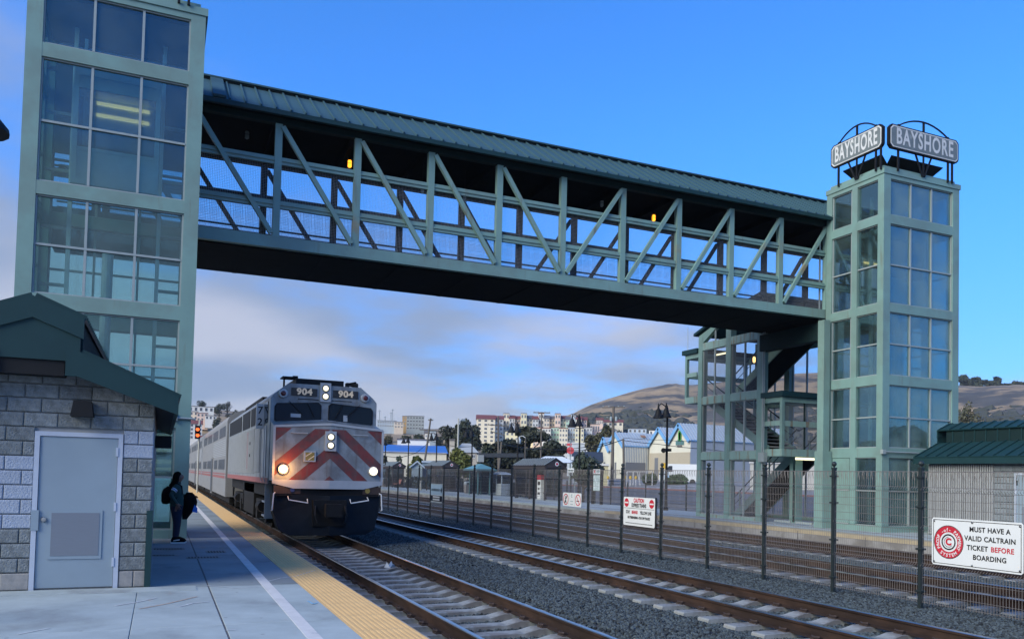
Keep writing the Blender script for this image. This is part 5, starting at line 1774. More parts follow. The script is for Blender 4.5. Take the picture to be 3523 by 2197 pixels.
def lamp_proto():
    t = lthing('platform_lamp', 'lamp', 'lamp post')
    put('pole', B().lathe((0, 0, 0), [(0.13, 0), (0.13, 0.12), (0.09, 0.18), (0.075, 0.5), (0.055, 5.2), (0.04, 5.5)], 10), M['black'], t)
    for i, x in enumerate((-0.58, -0.08)):
        a = put('arm', B().tube([(0, 0, 5.45), (x * 0.3, 0, 5.68), (x * 0.7, 0, 5.80 - 0.02 * i), (x, 0, 5.62)], 0.028, 6), M['black'], t)
        put('bell_shade', B().lathe((x, 0, 4.98 + 0.06 * i), [(0.30, 0.0), (0.29, 0.06), (0.22, 0.16), (0.16, 0.32), (0.13, 0.44), (0.06, 0.54), (0.045, 0.66), (0.02, 0.82)], 14), M['black'], a)
    put('finial', B().lathe((0, 0, 5.5), [(0.05, 0), (0.06, 0.05), (0.03, 0.1), (0.015, 0.2)], 8), M['black'], t)
    return t


lp = lamp_proto()
first = True
names = ['nearest to the stair tower, with a speaker box', 'next to the map board and small tree', 'beside the big brown shelter', 'behind the teal shelter', 'at the second brown shelter', 'before the red bench', 'beyond the third shelter']
for i in range(7):
    Y = 37.3 + 10.08 * i
    rzz = 0.0
    lab = 'black twin-bell platform lamp post ' + names[i]
    if i == 0:
        lp.location = (25.3, Y, 0)
        lp.rotation_euler = (0, 0, rzz)
        lp['label'] = lab
        lp['group'] = 'lamp posts along the far platform'
        L0 = lp
    else:
        clone(L0, (25.3, Y, 0), rzz, lab, 'lamp posts along the far platform')
sp_ = thing('loudspeaker', 'black loudspeaker bracketed to the lamp post nearest to the stair tower', 'loudspeaker', (25.3, 37.3, 3.2))
put('horn', B().tube([(25.22, 37.3, 3.28), (24.95, 37.1, 3.24)], [0.05, 0.14], 10), M['black'], sp_)
put('box', B().box(25.12, 25.5, 37.15, 37.4, 3.2, 3.36), M['black'], sp_)
ll = thing('platform_lamp', 'black bell-shaded lamp at the left picture edge beside the left tower', 'lamp post', (-2.35, 10.0, 0))
put('pole', B().tube([(-2.45, 10, 0), (-2.45, 10, 5.6)], 0.06, 8), M['black'], ll)
put('bell_shade', B().lathe((-1.93, 10, 5.18), [(0.33, 0.0), (0.32, 0.05), (0.22, 0.17), (0.14, 0.30), (0.05, 0.45), (0.02, 0.6)], 16), M['black'], ll)
put('arm', B().tube([(-2.45, 10, 5.5), (-2.3, 10, 5.85), (-2.0, 10, 5.9), (-1.93, 10, 5.7)], 0.03, 6), M['black'], ll)

# trackside signal
sg = thing('railway_signal', 'trackside railway signal with two lit red lamps, beyond the train', 'signal', (1.6, 60, 0))
v = ray(468, 1016)
v2 = ray(468, 1030)
Yg = 60.0
p1 = Vector((0, 0, H)) + v * (Yg / v.y)
p2 = Vector((0, 0, H)) + v2 * (Yg / v2.y)
sg.location = (p1.x + 0.15, Yg, 0)
put('mast', B().tube([(p1.x + 0.12, Yg + 0.2, 0), (p1.x + 0.12, Yg + 0.2, p1.z + 0.7)], 0.06, 8), M['polew'], sg)
hd = B()
for p in (p1, p2):
    hd.box(p.x - 0.17, p.x + 0.17, Yg - 0.05, Yg + 0.1, p.z - 0.25, p.z + 0.26)
    hd.prism([(-0.15, 0.1), (0.15, 0.1), (0.15, 0.16), (-0.15, 0.16)], (p.x, Yg - 0.3, p.z), (1, 0, 0), (0, 0, 1), (0, 0.3, 0))
put('signal_head', hd, M['black'], sg)
M['sred'] = mat('signal_red_lit', (0.9, 0.1, 0.02), 0.4, emis=(1.0, 0.14, 0.03), est=0.7)
for p in (p1, p2):
    put('signal_lens', disc((p.x, Yg - 0.06, p.z), (1, 0, 0), (0, 0, 1), 0.12, 16), M['sred'], sg)

# ---------------------------------------------------------------- far platform furniture


def shelter(y0, L, label, proto=False):
    t = thing('waiting_shelter', label, 'shelter', (25.5, y0, 0), group='brown waiting shelters on the far platform')
    x0, x1 = 24.85, 26.25
    for y in (y0, y0 + L * 0.5, y0 + L - 0.1):
        for x in (x0, x1 - 0.1):
            put('post', B().box(x, x + 0.1, y, y + 0.1, 0, 2.28), M['brown'], t)
    for y in (y0 + 0.03, y0 + L - 0.07):
        g = put('end_frame', B().box(x0 + 0.1, x1 - 0.1, y, y + 0.05, 0.25, 0.33).box(x0 + 0.1, x1 - 0.1, y, y + 0.05, 2.15, 2.28).box((x0 + x1) / 2 - 0.04, (x0 + x1) / 2 + 0.04, y, y + 0.05, 0.33, 2.15), M['brown'], t)
        put('end_glass', B().box(x0 + 0.1, x1 - 0.1, y + 0.02, y + 0.03, 0.33, 2.15), M['glassw'], g)
    bk = put('back_wall', B().box(x1 - 0.08, x1 - 0.05, y0 + 0.1, y0 + L - 0.1, 0.3, 2.2), M['glassw'], t)
    for i in range(1, 6):
        put('back_mullion', B().box(x1 - 0.1, x1 - 0.04, y0 + L * i / 6 - 0.03, y0 + L * i / 6 + 0.03, 0.2, 2.2), M['brown'], bk)
    fr = put('front_panel', B().box(x0 + 0.02, x0 + 0.07, y0 + L * 0.62, y0 + L - 0.1, 0.25, 0.33).box(x0 + 0.02, x0 + 0.07, y0 + L * 0.62, y0 + L * 0.62 + 0.06, 0.33, 2.2), M['brown'], t)
    put('front_glass', B().box(x0 + 0.03, x0 + 0.045, y0 + L * 0.62, y0 + L - 0.1, 0.33, 2.15), M['glassw'], fr)
    put('eave_beam', B().box(x0 - 0.12, x0 + 0.02, y0 - 0.25, y0 + L + 0.25, 2.22, 2.42).box(x1 - 0.02, x1 + 0.12, y0 - 0.25, y0 + L + 0.25, 2.22, 2.42), M['brown'], t)
    xm = (x0 + x1) / 2
    gb = B()
    gb.prism([(x0 - 0.1, 2.28), (x1 + 0.1, 2.28), (x1 + 0.1, 2.42), (xm, 2.92), (x0 - 0.1, 2.42)], (0, y0 - 0.22, 0), (1, 0, 0), (0, 0, 1), (0, 0.06, 0))
    gp_ = put('gable', fixn(mesh_of(gb, 'gable', M['brown'])), None, t)
    put('round_logo', disc((xm + 0.12, y0 - 0.225, 2.58), (1, 0, 0), (0, 0, 1), 0.15, 18), M['signw'], gp_)
    put('logo_centre', disc((xm + 0.12, y0 - 0.23, 2.58), (1, 0, 0), (0, 0, 1), 0.09, 14), M['red'], gp_)
    for s in (-1, 1):
        a = Vector((xm + s * 0.90, 0, 2.42))
        c = Vector((xm, 0, 2.94))
        r = B()
        r.prism([(0, 0), (1, 0), (1, L + 0.5), (0, L + 0.5)], a + Vector((0, y0 - 0.25, 0)), c - a, (0, 1, 0), (0, 0, 0.04))
        rf = put('roof_slope', fixn(mesh_of(r, 'roof_slope', M['brown'])), None, t)
        k = 0
        y = y0 - 0.22
        while y < y0 + L + 0.25:
            put('roof_seam', B().bar(a + Vector((0, y, 0.06)), c + Vector((0, y, 0.06)), 0.05, 0.06), M['frame'] if s < 0 else M['brown'], rf)
            y += 0.42
    put('seat', B().box(x1 - 0.5, x1 - 0.12, y0 + 1.6, y0 + L - 1.0, 0.42, 0.47).box(x1 - 0.4, x1 - 0.3, y0 + 1.9, y0 + 2.0, 0, 0.42).box(x1 - 0.4, x1 - 0.3, y0 + L - 1.4, y0 + L - 1.3, 0, 0.42), M['brown'], t)
    return t


shelter(51.6, 5.2, 'brown waiting shelter with the ticket machine inside, closest to the stair tower')
shelter(74.2, 5.2, 'brown waiting shelter between the drinking fountain and the litter bins')
shelter(92.6, 5.2, 'brown waiting shelter behind the red bench')
vm = thing('ticket_machine', 'red and white ticket machine inside the brown shelter', 'ticket machine', (25.7, 54.2, 0))
put('cabinet', B().box(25.55, 26.0, 53.7, 54.35, 0, 1.75), M['signw'], vm)
put('red_top', B().box(25.54, 26.01, 53.69, 54.36, 1.45, 1.80), M['red'], vm)
put('screen', B().box(25.535, 25.55, 53.85, 54.2, 1.05, 1.30), M['ink'], vm)
put('slot', B().box(25.535, 25.55, 53.85, 54.2, 0.35, 0.5).box(25.535, 25.55, 53.9, 54.15, 0.7, 0.85), M['ink'], vm)
# teal shelter
ts = thing('teal_shelter', 'small teal hip-roofed glass shelter beside the pale kiosk', 'shelter', (24.8, 63.9, 0))
for x in (24.25, 25.3):
    for y in (63.2, 65.2):
        put('post', B().box(x, x + 0.07, y, y + 0.07, 0, 2.05), M['teal'], ts)
put('side_glass', B().box(25.32, 25.34, 63.27, 65.2, 0.25, 1.95), M['glassw'], ts)
put('end_glass', B().box(24.32, 25.3, 65.22, 65.24, 0.25, 1.95), M['glassw'], ts)
put('roof', B().add([(23.85, 62.7, 2.03), (25.75, 62.7, 2.03), (25.75, 65.7, 2.03), (23.85, 65.7, 2.03), (23.85, 62.7, 2.16), (25.75, 62.7, 2.16), (25.75, 65.7, 2.16), (23.85, 65.7, 2.16), (24.8, 63.8, 2.62), (24.8, 64.6, 2.62)],
                   [(3, 2, 1, 0), (0, 1, 5, 4), (1, 2, 6, 5), (2, 3, 7, 6), (3, 0, 4, 7), (4, 5, 8), (5, 6, 9, 8), (6, 7, 9), (7, 4, 8, 9)]), M['teal'], ts)
put('seat', B().box(24.6, 25.2, 64.5, 64.9, 0.42, 0.47).box(24.85, 24.95, 64.65, 64.75, 0, 0.42), M['brown'], ts)
ks = thing('kiosk', 'pale grey glazed kiosk between the teal shelter and the brown shelter', 'kiosk', (26.4, 63.5, 0))
for x, y in ((26.05, 62.4), (26.05, 63.5), (26.05, 64.9), (27.0, 62.4), (27.0, 64.9)):
    put('post', B().box(x, x + 0.08, y, y + 0.08, 0, 1.75), M['palegrey'], ks)
put('lower_panel', B().box(26.13, 27.0, 62.42, 62.46, 0.2, 1.0).box(26.07, 26.11, 62.5, 63.5, 0.2, 1.0), M['palegrey'], ks)
put('glazing', B().box(26.13, 27.0, 62.43, 62.45, 1.0, 1.7).box(26.08, 26.1, 62.5, 64.9, 0.3, 1.7), M['glassw'], ks)
put('plinth', B().box(26.0, 27.1, 62.35, 65.0, 0.03, 0.2), M['palegrey'], ks)
put('roof', B().add([(25.95, 62.3, 1.75), (27.15, 62.3, 1.75), (27.15, 65.1, 1.75), (25.95, 65.1, 1.75), (26.3, 63.3, 2.0), (26.8, 63.3, 2.0), (26.8, 64.1, 2.0), (26.3, 64.1, 2.0)], [(3, 2, 1, 0), (4, 5, 6, 7), (0, 1, 5, 4), (1, 2, 6, 5), (2, 3, 7, 6), (3, 0, 4, 7)]), M['palegrey'], ks)


def bin_(x, y, label):
    t = thing('litter_bin', label, 'litter bin', (x, y, 0), group='litter bins on the far platform')
    put('bin_body', B().add([(x - 0.3, y - 0.3, 0), (x + 0.3, y - 0.3, 0), (x + 0.3, y + 0.3, 0), (x - 0.3, y + 0.3, 0), (x - 0.34, y - 0.34, 0.78), (x + 0.34, y - 0.34, 0.78), (x + 0.34, y + 0.34, 0.78), (x - 0.34, y + 0.34, 0.78)], [(3, 2, 1, 0), (4, 5, 6, 7), (0, 1, 5, 4), (1, 2, 6, 5), (2, 3, 7, 6), (3, 0, 4, 7)]), M['bin'], t)
    put('bin_hood', B().box(x - 0.33, x - 0.25, y - 0.33, y + 0.33, 0.78, 0.98).box(x + 0.25, x + 0.33, y - 0.33, y + 0.33, 0.78, 0.98).add([(x - 0.34, y - 0.34, 0.98), (x + 0.34, y - 0.34, 0.98), (x + 0.34, y + 0.34, 0.98), (x - 0.34, y + 0.34, 0.98), (x - 0.25, y - 0.25, 1.06), (x + 0.25, y - 0.25, 1.06), (x + 0.25, y + 0.25, 1.06), (x - 0.25, y + 0.25, 1.06)], [(3, 2, 1, 0), (4, 5, 6, 7), (0, 1, 5, 4), (1, 2, 6, 5), (2, 3, 7, 6), (3, 0, 4, 7)]), M['palegrey'], t)
    return t


bin_(25.8, 69.6, 'stone litter bin with pale hood between the teal shelter and brown shelter')
bin_(25.1, 96.9, 'stone litter bin with pale hood next to the red bench')
ft = thing('drinking_fountain', 'pale drinking fountain beside the second brown shelter', 'drinking fountain', (24.55, 79.9, 0))
put('column', B().lathe((24.5, 80.2, 0), [(0.2, 0), (0.15, 0.1), (0.13, 0.7), (0.22, 0.9), (0.22, 0.98)], 10), M['polew'], ft)
put('spout', B().tube([(24.5, 80.2, 0.98), (24.5, 80.15, 1.15), (24.45, 80.1, 1.18)], 0.025, 5), M['black'], ft)
bn = thing('bench', 'red backed bench on the far platform before the third shelter', 'bench', (25.2, 92.0, 0))
put('seat', B().box(24.9, 25.4, 91.0, 92.3, 0.40, 0.46), M['bench'], bn)
put('backrest', B().prism([(25.35, 0.46), (25.41, 0.46), (25.6, 0.95), (25.54, 0.95)], (0, 91.0, 0), (1, 0, 0), (0, 0, 1), (0, 1.3, 0)), M['bench'], bn)
for y in (91.2, 92.1):
    put('leg', B().box(25.0, 25.3, y - 0.03, y + 0.03, 0, 0.40), M['black'], bn)
mp_ = thing('map_board', 'black-framed station map board with a white header on the far platform', 'map board', (25.5, 45.3, 0))
for y in (44.75, 45.85):
    put('post', B().box(25.45, 25.6, y - 0.08, y + 0.08, 0, 2.22), M['black'], mp_)
put('header', B().box(25.47, 25.55, 44.84, 45.77, 1.92, 2.22), M['signw'], mp_)
put('header_logo', B().lathe((25.468, 45.55, 2.07), [(0.10, -0.004), (0.10, 0.0)], 12, 'x'), M['red'], mp_)
put('header_text', B().box(25.46, 25.468, 44.92, 45.35, 2.03, 2.11), M['teal'], mp_)
put('map_panel', B().box(25.47, 25.55, 44.88, 45.72, 0.86, 1.85), mat('map_print', (0.42, 0.52, 0.50), 0.4, var=0.15, vs=8, col2=(0.55, 0.62, 0.62), cs=4), mp_)
put('bottom_rail', B().box(25.46, 25.56, 44.83, 45.77, 0.82, 0.86).box(25.46, 25.56, 44.83, 45.77, 1.85, 1.92), M['black'], mp_)
sn = thing('name_sign', 'small white sign on a post beside the small platform tree', 'sign', (25.35, 48.6, 0))
put('post', B().box(25.33, 25.38, 48.57, 48.62, 0, 2.0), M['black'], sn)
put('plate', B().box(25.32, 25.34, 48.15, 49.0, 2.0, 2.27), M['signw'], sn)
bb = B()
for i in range(5):
    bb.box(25.312, 25.319, 48.28 + i * 0.12, 48.36 + i * 0.12, 2.08, 2.18)
put('lettering', bb, M['teal'], sn)
cp_ = thing('camera_pole', 'thin pole with a white dome camera behind the brown shelter', 'camera pole', (26.4, 58.5, 0))
put('pole', B().tube([(26.4, 58.5, 0), (26.4, 58.5, 4.7)], 0.05, 6), M['wood'], cp_)
put('arm', B().tube([(26.4, 58.5, 4.7), (26.2, 58.7, 4.85), (26.0, 58.9, 4.75)], 0.025, 5), M['signw'], cp_)
put('dome', B().lathe((26.0, 58.9, 4.2), [(0.04, 0.0), (0.14, 0.05), (0.19, 0.2), (0.18, 0.35), (0.06, 0.5), (0.02, 0.6)], 12), M['signw'], cp_)
# rear railing of the far platform
rr = lthing('rear_railing', 'low dark railing along the back of the far platform', 'railing', (26.45, 33.0, 0))
pm3 = mesh_of(B().box(-0.03, 0.03, -0.03, 0.03, 0, 1.40).lathe((0, 0, 1.40), [(0.02, 0), (0.035, 0.03), (0.01, 0.07)], 8), 'railing_post', M['fence'])
wb3 = B()
for i in range(20):
    wb3.tube([(0, 0.1 * i + 0.05, 0.1), (0, 0.1 * i + 0.05, 1.28)], 0.004, 3, False)
for z in (0.12, 0.5, 0.9, 1.28):
    wb3.tube([(0, 0, z), (0, 2.03, z)], 0.008, 3, False)
wm3 = mesh_of(wb3, 'railing_panel', M['fence'])
for k in range(0, 38):
    put('railing_post', pm3, None, rr).location = (0, 2.03 * k, 0)
    put('railing_panel', wm3, None, rr).location = (0, 2.03 * k, 0)

# ---------------------------------------------------------------- background: terrain
M['hill'] = mat('dry_grass_hill', (0.31, 0.22, 0.125), 0.95, var=0.35, vs=0.05, col2=(0.075, 0.070, 0.060), cs=0.022, cw=(0.46, 0.58), detail=9)
M['scrub'] = mat('hill_scrub', (0.045, 0.050, 0.042), 0.95, var=0.35, vs=0.1, rnd=0.3)
cols = [300, 480, 700, 900, 1050, 1120, 1320, 1400, 1500, 1560, 1600, 1640, 1800, 1900, 2100, 2270, 2350, 2425, 2600, 2900]
rows_d = [175, 260, 340, 420, 600, 900]
tab = {300: (1092, 1062, 1030, 975, 985), 480: (1090, 1060, 1030, 975, 985), 700: (1090, 1068, 1040, 1000, 1005), 900: (1092, 1070, 1042, 1022, 1022), 1050: (1094, 1072, 1044, 1026, 1026),
       1120: (1094, 1066, 1022, 1012, 1020), 1320: (1095, 1068, 1022, 1004, 1002), 1400: (1096, 1068, 1024, 994, 970), 1500: (1098, 1070, 1034, 990, 938), 1560: (1098, 1074, 1042, 995, 925), 1600: (1098, 1078, 1050, 1000, 919), 1640: (1100, 1080, 1054, 1000, 923),
       1800: (1105, 1085, 1060, 1000, 905), 1900: (1105, 1085, 1058, 990, 896), 2100: (1108, 1085, 1050, 980, 898), 2270: (1110, 1088, 1055, 990, 926), 2350: (1110, 1088, 1055, 985, 928), 2425: (1110, 1088, 1055, 980, 926), 2600: (1110, 1085, 1055, 980, 926), 2900: (1110, 1085, 1045, 960, 915)}
gridp = []
for c in cols:
    line = [P(c, 1120, 175)]
    line[0].z = 0.9
    for d, dy in zip(rows_d[1:], tab[c]):
        line.append(P(c, dy, d))
    e = P(c, 1100, 1500)
    e.z = line[-1].z * 0.35
    line.append(e)
    gridp.append(line)


def cr(p0, p1, p2, p3, t):
    return 0.5 * ((2 * p1) + (p2 - p0) * t + (2 * p0 - 5 * p1 + 4 * p2 - p3) * t * t + (3 * p1 - p0 - 3 * p2 + p3) * t ** 3)


def refine(line, m):
    o = []
    n = len(line)
    for i in range(n - 1):
        for k in range(m):
            o.append(cr(line[max(i - 1, 0)], line[i], line[i + 1], line[min(i + 2, n - 1)], k / m))
    o.append(line[-1])
    return o


g1 = [refine(l, 5) for l in gridp]
g2 = [refine([g1[i][j] for i in range(len(g1))], 5) for j in range(len(g1[0]))]
rg = random.Random(3)
b = B()
R2, C2 = len(g2), len(g2[0])
for j in range(R2):
    for i in range(C2):
        p = g2[j][i]
        am = 0.0 if j < 4 else 0.35
        b.v.append((p.x, p.y, p.z + rg.uniform(-am, am)))
for j in range(R2 - 1):
    for i in range(C2 - 1):
        b.f.append((j * C2 + i, j * C2 + i + 1, (j + 1) * C2 + i + 1, (j + 1) * C2 + i))
        b.m.append(0)
kind(put('hill', b, M['hill'], smooth=True), 'structure')


def hz(dx, d):
    """height of the terrain in the column dx at distance d"""
    fx = 0
    while fx < len(cols) - 2 and cols[fx + 1] < dx:
        fx += 1
    t = min(1, max(0, (dx - cols[fx]) / (cols[fx + 1] - cols[fx])))
    D_ = rows_d + [1500]
    k = 0
    while k < len(D_) - 2 and D_[k + 1] < d:
        k += 1
    s = min(1, max(0, (d - D_[k]) / (D_[k + 1] - D_[k])))
    z = lambda a: gridp[a][k].z * (1 - s) + gridp[a][k + 1].z * s
    return z(fx) * (1 - t) + z(fx + 1) * t


# ---------------------------------------------------------------- trees


def leaf_mat(name, c1, c2, sc=0.35):
    return mat(name, c1, 0.8, var=0.45, vs=sc * 2, col2=c2, cs=sc, cw=(0.42, 0.6), rnd=0.12)


M['lf_cyp'] = leaf_mat('foliage_cypress', (0.022, 0.034, 0.026), (0.045, 0.050, 0.032))
M['lf_dark'] = leaf_mat('foliage_dark', (0.030, 0.045, 0.030), (0.055, 0.065, 0.038))
M['lf_yel'] = leaf_mat('foliage_yellow_green', (0.115, 0.125, 0.028), (0.07, 0.09, 0.025))
M['lf_olive'] = leaf_mat('foliage_olive', (0.060, 0.065, 0.032), (0.09, 0.085, 0.045))
M['lf_bush'] = leaf_mat('foliage_bush', (0.042, 0.085, 0.036), (0.065, 0.120, 0.048))
M['lf_plat'] = leaf_mat('foliage_platform_tree', (0.038, 0.055, 0.042), (0.07, 0.085, 0.060), 1.5)


def crown(lobes, n, size, rg, flat=1.0):
    """leaf sized faces spread through ellipsoid lobes (x,y,z,rx,ry,rz)"""
    b = B()
    tot = sum(l[3] * l[4] + l[3] * l[5] for l in lobes)
    for l in lobes:
        m = int(n * (l[3] * l[4] + l[3] * l[5]) / tot)
        for i in range(m):
            a, c = rg.uniform(0, 2 * math.pi), rg.uniform(-1, 1)
            r = rg.uniform(0.45, 1.08) ** 0.6
            s = math.sqrt(1 - c * c)
            d = Vector((s * math.cos(a), s * math.sin(a), c))
            p = Vector((l[0] + d.x * l[3] * r, l[1] + d.y * l[4] * r, l[2] + d.z * l[5] * r))
            u = Vector((rg.gauss(0, 1), rg.gauss(0, 1), rg.gauss(0, 1) * flat)).normalized()
            w_ = u.cross(Vector((rg.gauss(0, 1), rg.gauss(0, 1), rg.gauss(0, 1)))).normalized()
            q = size * rg.uniform(0.55, 1.35)
            b.add([p - u * q, p + w_ * q * 0.55, p + u * q, p - w_ * q * 0.55], [(0, 1, 2, 3)])
    return b


def limbs(h, r, rg, nl=5, spread=1.0):
    b = B()
    b.tube([(0, 0, -1.0), (0, 0, 0), (rg.uniform(-.03, .03) * h, 0, h * 0.45), (rg.uniform(-.06, .06) * h, rg.uniform(-.05, .05) * h, h * 0.9)], [r * 1.3, r, r * 0.7, r * 0.2], 7)
    for i in range(nl):
        a = 2 * math.pi * i / nl + rg.uniform(-0.4, 0.4)
        z = h * rg.uniform(0.25, 0.6)
        q = spread * rg.uniform(0.6, 1.0)
        b.tube([(0, 0, z), (math.cos(a) * q * 0.5, math.sin(a) * q * 0.5, z + h * 0.14), (math.cos(a) * q, math.sin(a) * q, z + h * 0.24)], [r * 0.5, r * 0.35, r * 0.1], 5)
    return b


def tree(name, label, loc, h, cw, style, m, n, size, seed, group=None, trunk=0.3):
    rg = random.Random(seed)
    t = lthing(name, label, 'tree', loc, rg.uniform(0, 6), group)
    put('trunk', limbs(h, max(0.08, h * 0.03), rg, 6, cw * 0.7), M['bark'], t)
    L = []
    if style == 'round':
        for i in range(9):
            a = rg.uniform(0, 6.28)
            q = rg.uniform(0.0, 0.62) * cw
            L.append((math.cos(a) * q, math.sin(a) * q, h * rg.uniform(trunk + 0.12, 0.84), cw * rg.uniform(0.28, 0.5), cw * rg.uniform(0.28, 0.5), h * rg.uniform(0.11, 0.2)))
    elif style == 'layer':
        for i in range(22):
            a = rg.uniform(0, 6.28)
            zt = rg.uniform(max(0.1, trunk - 0.18), 0.93)
            q = rg.uniform(0.15, 0.8) * cw * (1.15 - zt * 0.75)
            L.append((math.cos(a) * q, math.sin(a) * q, h * zt, cw * rg.uniform(0.28, 0.5), cw * rg.uniform(0.28, 0.5), h * rg.uniform(0.05, 0.12)))
    elif style == 'tall':
        for i in range(10):
            zt = rg.uniform(trunk, 0.93)
            q = cw * 0.35 * (1 - zt)
            a = rg.uniform(0, 6.28)
            L.append((math.cos(a) * q, math.sin(a) * q, h * zt, cw * rg.uniform(0.3, 0.55) * (1.25 - zt), cw * rg.uniform(0.3, 0.55) * (1.25 - zt), h * rg.uniform(0.08, 0.15)))
    elif style == 'bush':
        for i in range(7):
            a = rg.uniform(0, 6.28)
            q = rg.uniform(0.0, 0.5) * cw
            L.append((math.cos(a) * q, math.sin(a) * q, h * rg.uniform(0.35, 0.6), cw * rg.uniform(0.45, 0.6), cw * rg.uniform(0.45, 0.6), h * rg.uniform(0.3, 0.4)))
    put('crown', crown(L, n, size, rg), m, t)
    return t


def treeP(name, label, dx, dtop, dbot, d, cwpx, style, m, n, seed, size=None, group=None, trunk=0.3):
    """tree at picture column dx and distance d; the foot stands on the ground there"""
    top = P(dx, dtop, d)
    z0 = hz(dx, d) if d > 175 else gz(top.x, top.y)
    h = top.z - z0
    cw = cwpx * K / FPX * d * 0.5
    return tree(name, label, (top.x, top.y, z0), h, cw, style, m, n, size or max(0.16, cw * 0.09), seed, group, trunk)


# big dark cypresses in front of the apartments
treeP('cypress_tree', 'tall dark spreading cypress directly below the long apartment row', 1255, 1010, 1110, 165, 150, 'layer', M['lf_cyp'], 9000, 11, 0.45)
treeP('cypress_tree', 'dark layered cypress left of the spreading one, above the shelter roofs', 1195, 1043, 1110, 160, 120, 'layer', M['lf_cyp'], 6500, 12, 0.42)
treeP('cypress_tree', 'low dark cypress to the right, behind the white tent roof', 1310, 1038, 1110, 160, 110, 'layer', M['lf_cyp'], 6000, 13, 0.42)
treeP('cypress_tree', 'dark cypress standing against the end of the apartment block', 1095, 994, 1100, 230, 75, 'round', M['lf_dark'], 2600, 14, 0.5)
treeP('cypress_tree', 'small windswept cypress left of the apartments behind the pale pole', 1062, 1008, 1100, 235, 70, 'layer', M['lf_cyp'], 1800, 15, 0.45)
treeP('broad_tree', 'dark round tree in front of the leftmost apartment block', 1125, 1000, 1100, 260, 55, 'round', M['lf_dark'], 1800, 16, 0.5)
treeP('olive_tree', 'olive brown bushy tree above the cream warehouses', 1440, 1008, 1090, 240, 70, 'round', M['lf_olive'], 2600, 17, 0.55)
treeP('olive_tree', 'olive bushy tree at the right end of the lower apartments', 1408, 1022, 1095, 235, 55, 'round', M['lf_olive'], 2000, 18, 0.5)
treeP('yellow_tree', 'bright yellow-green tree in front of the beige hip-roofed building', 1090, 1062, 1100, 105, 85, 'round', M['lf_yel'], 3200, 19, 0.24)
treeP('yellow_tree', 'yellow-green shrubby tree in front of the blue-roofed hall', 985, 1076, 1100, 110, 48, 'round', M['lf_yel'], 1500, 20, 0.26)
treeP('green_tree', 'green tree between the yellow tree and the dark cypresses', 1150, 1048, 1100, 115, 50, 'round', M['lf_dark'], 1800, 21, 0.26)
treeP('dark_shrub', 'small dark round shrub at the foot of the blue-roofed hall', 945, 1078, 1100, 112, 24, 'round', M['lf_dark'], 700, 22, 0.2)
treeP('olive_shrub', 'small olive shrub beside the train nose at the hall wall', 915, 1075, 1100, 112, 26, 'round', M['lf_olive'], 700, 23, 0.2)
tree('platform_tree', 'small leafy tree behind the map board beside the brown shelter', (27.6, 51.0, -0.4), 3.9, 1.75, 'round', M['lf_plat'], 2600, 0.14, 24, trunk=0.3)
for i, (dx, y0, w_, lab) in enumerate(((1538, 1119, 40, 'round clipped green bush left of the lamp post on the street'), (1603, 1121, 56, 'wide clipped green bush on the street between lamp post and stair tower'))):
    d = 106
    p = P(dx, y0, d)
    z0 = gz(p.x, p.y)
    cw = w_ * K / FPX * d * 0.5
    tree('street_bush', lab, (p.x, p.y, z0 + 0.0), p.z - z0, cw, 'bush', M['lf_bush'], 5200, 0.16, 30 + i, trunk=0.05)
# wooded slope and single far trees
for i, (dx, dt, d, w_, st_, mm, lab) in enumerate((
        (475, 948, 560, 26, 'round', 'lf_dark', 'dark tree clump on the ridge at the left tower edge'),
        (520, 952, 520, 30, 'round', 'lf_dark', 'rounded dark tree on the hillside above the coaches'),
        (540, 948, 540, 22, 'layer', 'lf_cyp', 'pointed cypress on the hillside above the coaches'),
        (512, 985, 420, 34, 'round', 'lf_dark', 'large dark tree behind the signal on the hillside'),
        (560, 968, 470, 34, 'round', 'lf_dark', 'dark tree just left of the locomotive roof'),
        (1000, 1020, 330, 60, 'round', 'lf_dark', 'broad dark tree mass right of the locomotive below the tower block'),
        (960, 1026, 320, 50, 'round', 'lf_dark', 'dark tree mass below the concrete tower block'),
        (920, 1022, 330, 40, 'round', 'lf_olive', 'dark olive tree below the pale houses beside the locomotive'),
        (1040, 1030, 300, 40, 'round', 'lf_dark', 'dark tree right of the crossarm pole'),
        (1470, 1010, 300, 36, 'round', 'lf_dark', 'dark green tree behind the big utility pole'),
        (1392, 985, 420, 22, 'round', 'lf_dark', 'small dark tree on the slope right of the apartments'),
        (2290, 950, 300, 60, 'round', 'lf_olive', 'olive tree beside the right tower, half hidden by the hut roof'),
        (2345, 985, 320, 30, 'bush', 'lf_yel', 'sunlit yellow bush on the right hillside'),
        (2380, 990, 330, 26, 'bush', 'lf_olive', 'olive bush on the right hillside beside the yellow one'))):
    treeP('hillside_tree', lab, dx, dt, 0, d, w_, st_, M[mm], 1300, 50 + i, None)
# crest trees on the right hill
for i, (dx, dt, w_) in enumerate(((2283, 888, 34), (2310, 893, 34), (2338, 899, 30), (2362, 893, 22), (2385, 908, 30), (2412, 903, 34), (2440, 905, 34), (2470, 903, 34), (2296, 897, 40), (2324, 901, 40), (2350, 906, 36), (2374, 909, 30), (2398, 908, 40), (2426, 908, 40))):
    treeP('crest_tree', 'umbrella-crowned tree, ' + ('first second third fourth fifth sixth seventh eighth'.split()[i] + ' from the right tower in the hill crest row' if i < 8 else 'lower, in front of the crest row, ' + 'first second third fourth fifth sixth'.split()[i - 8] + ' from the tower'), dx, dt, 0, 890, w_, 'layer' if i % 2 else 'round', M['lf_dark'], 900, 80 + i, 1.3, 'row of trees on the right hill crest', 0.5)
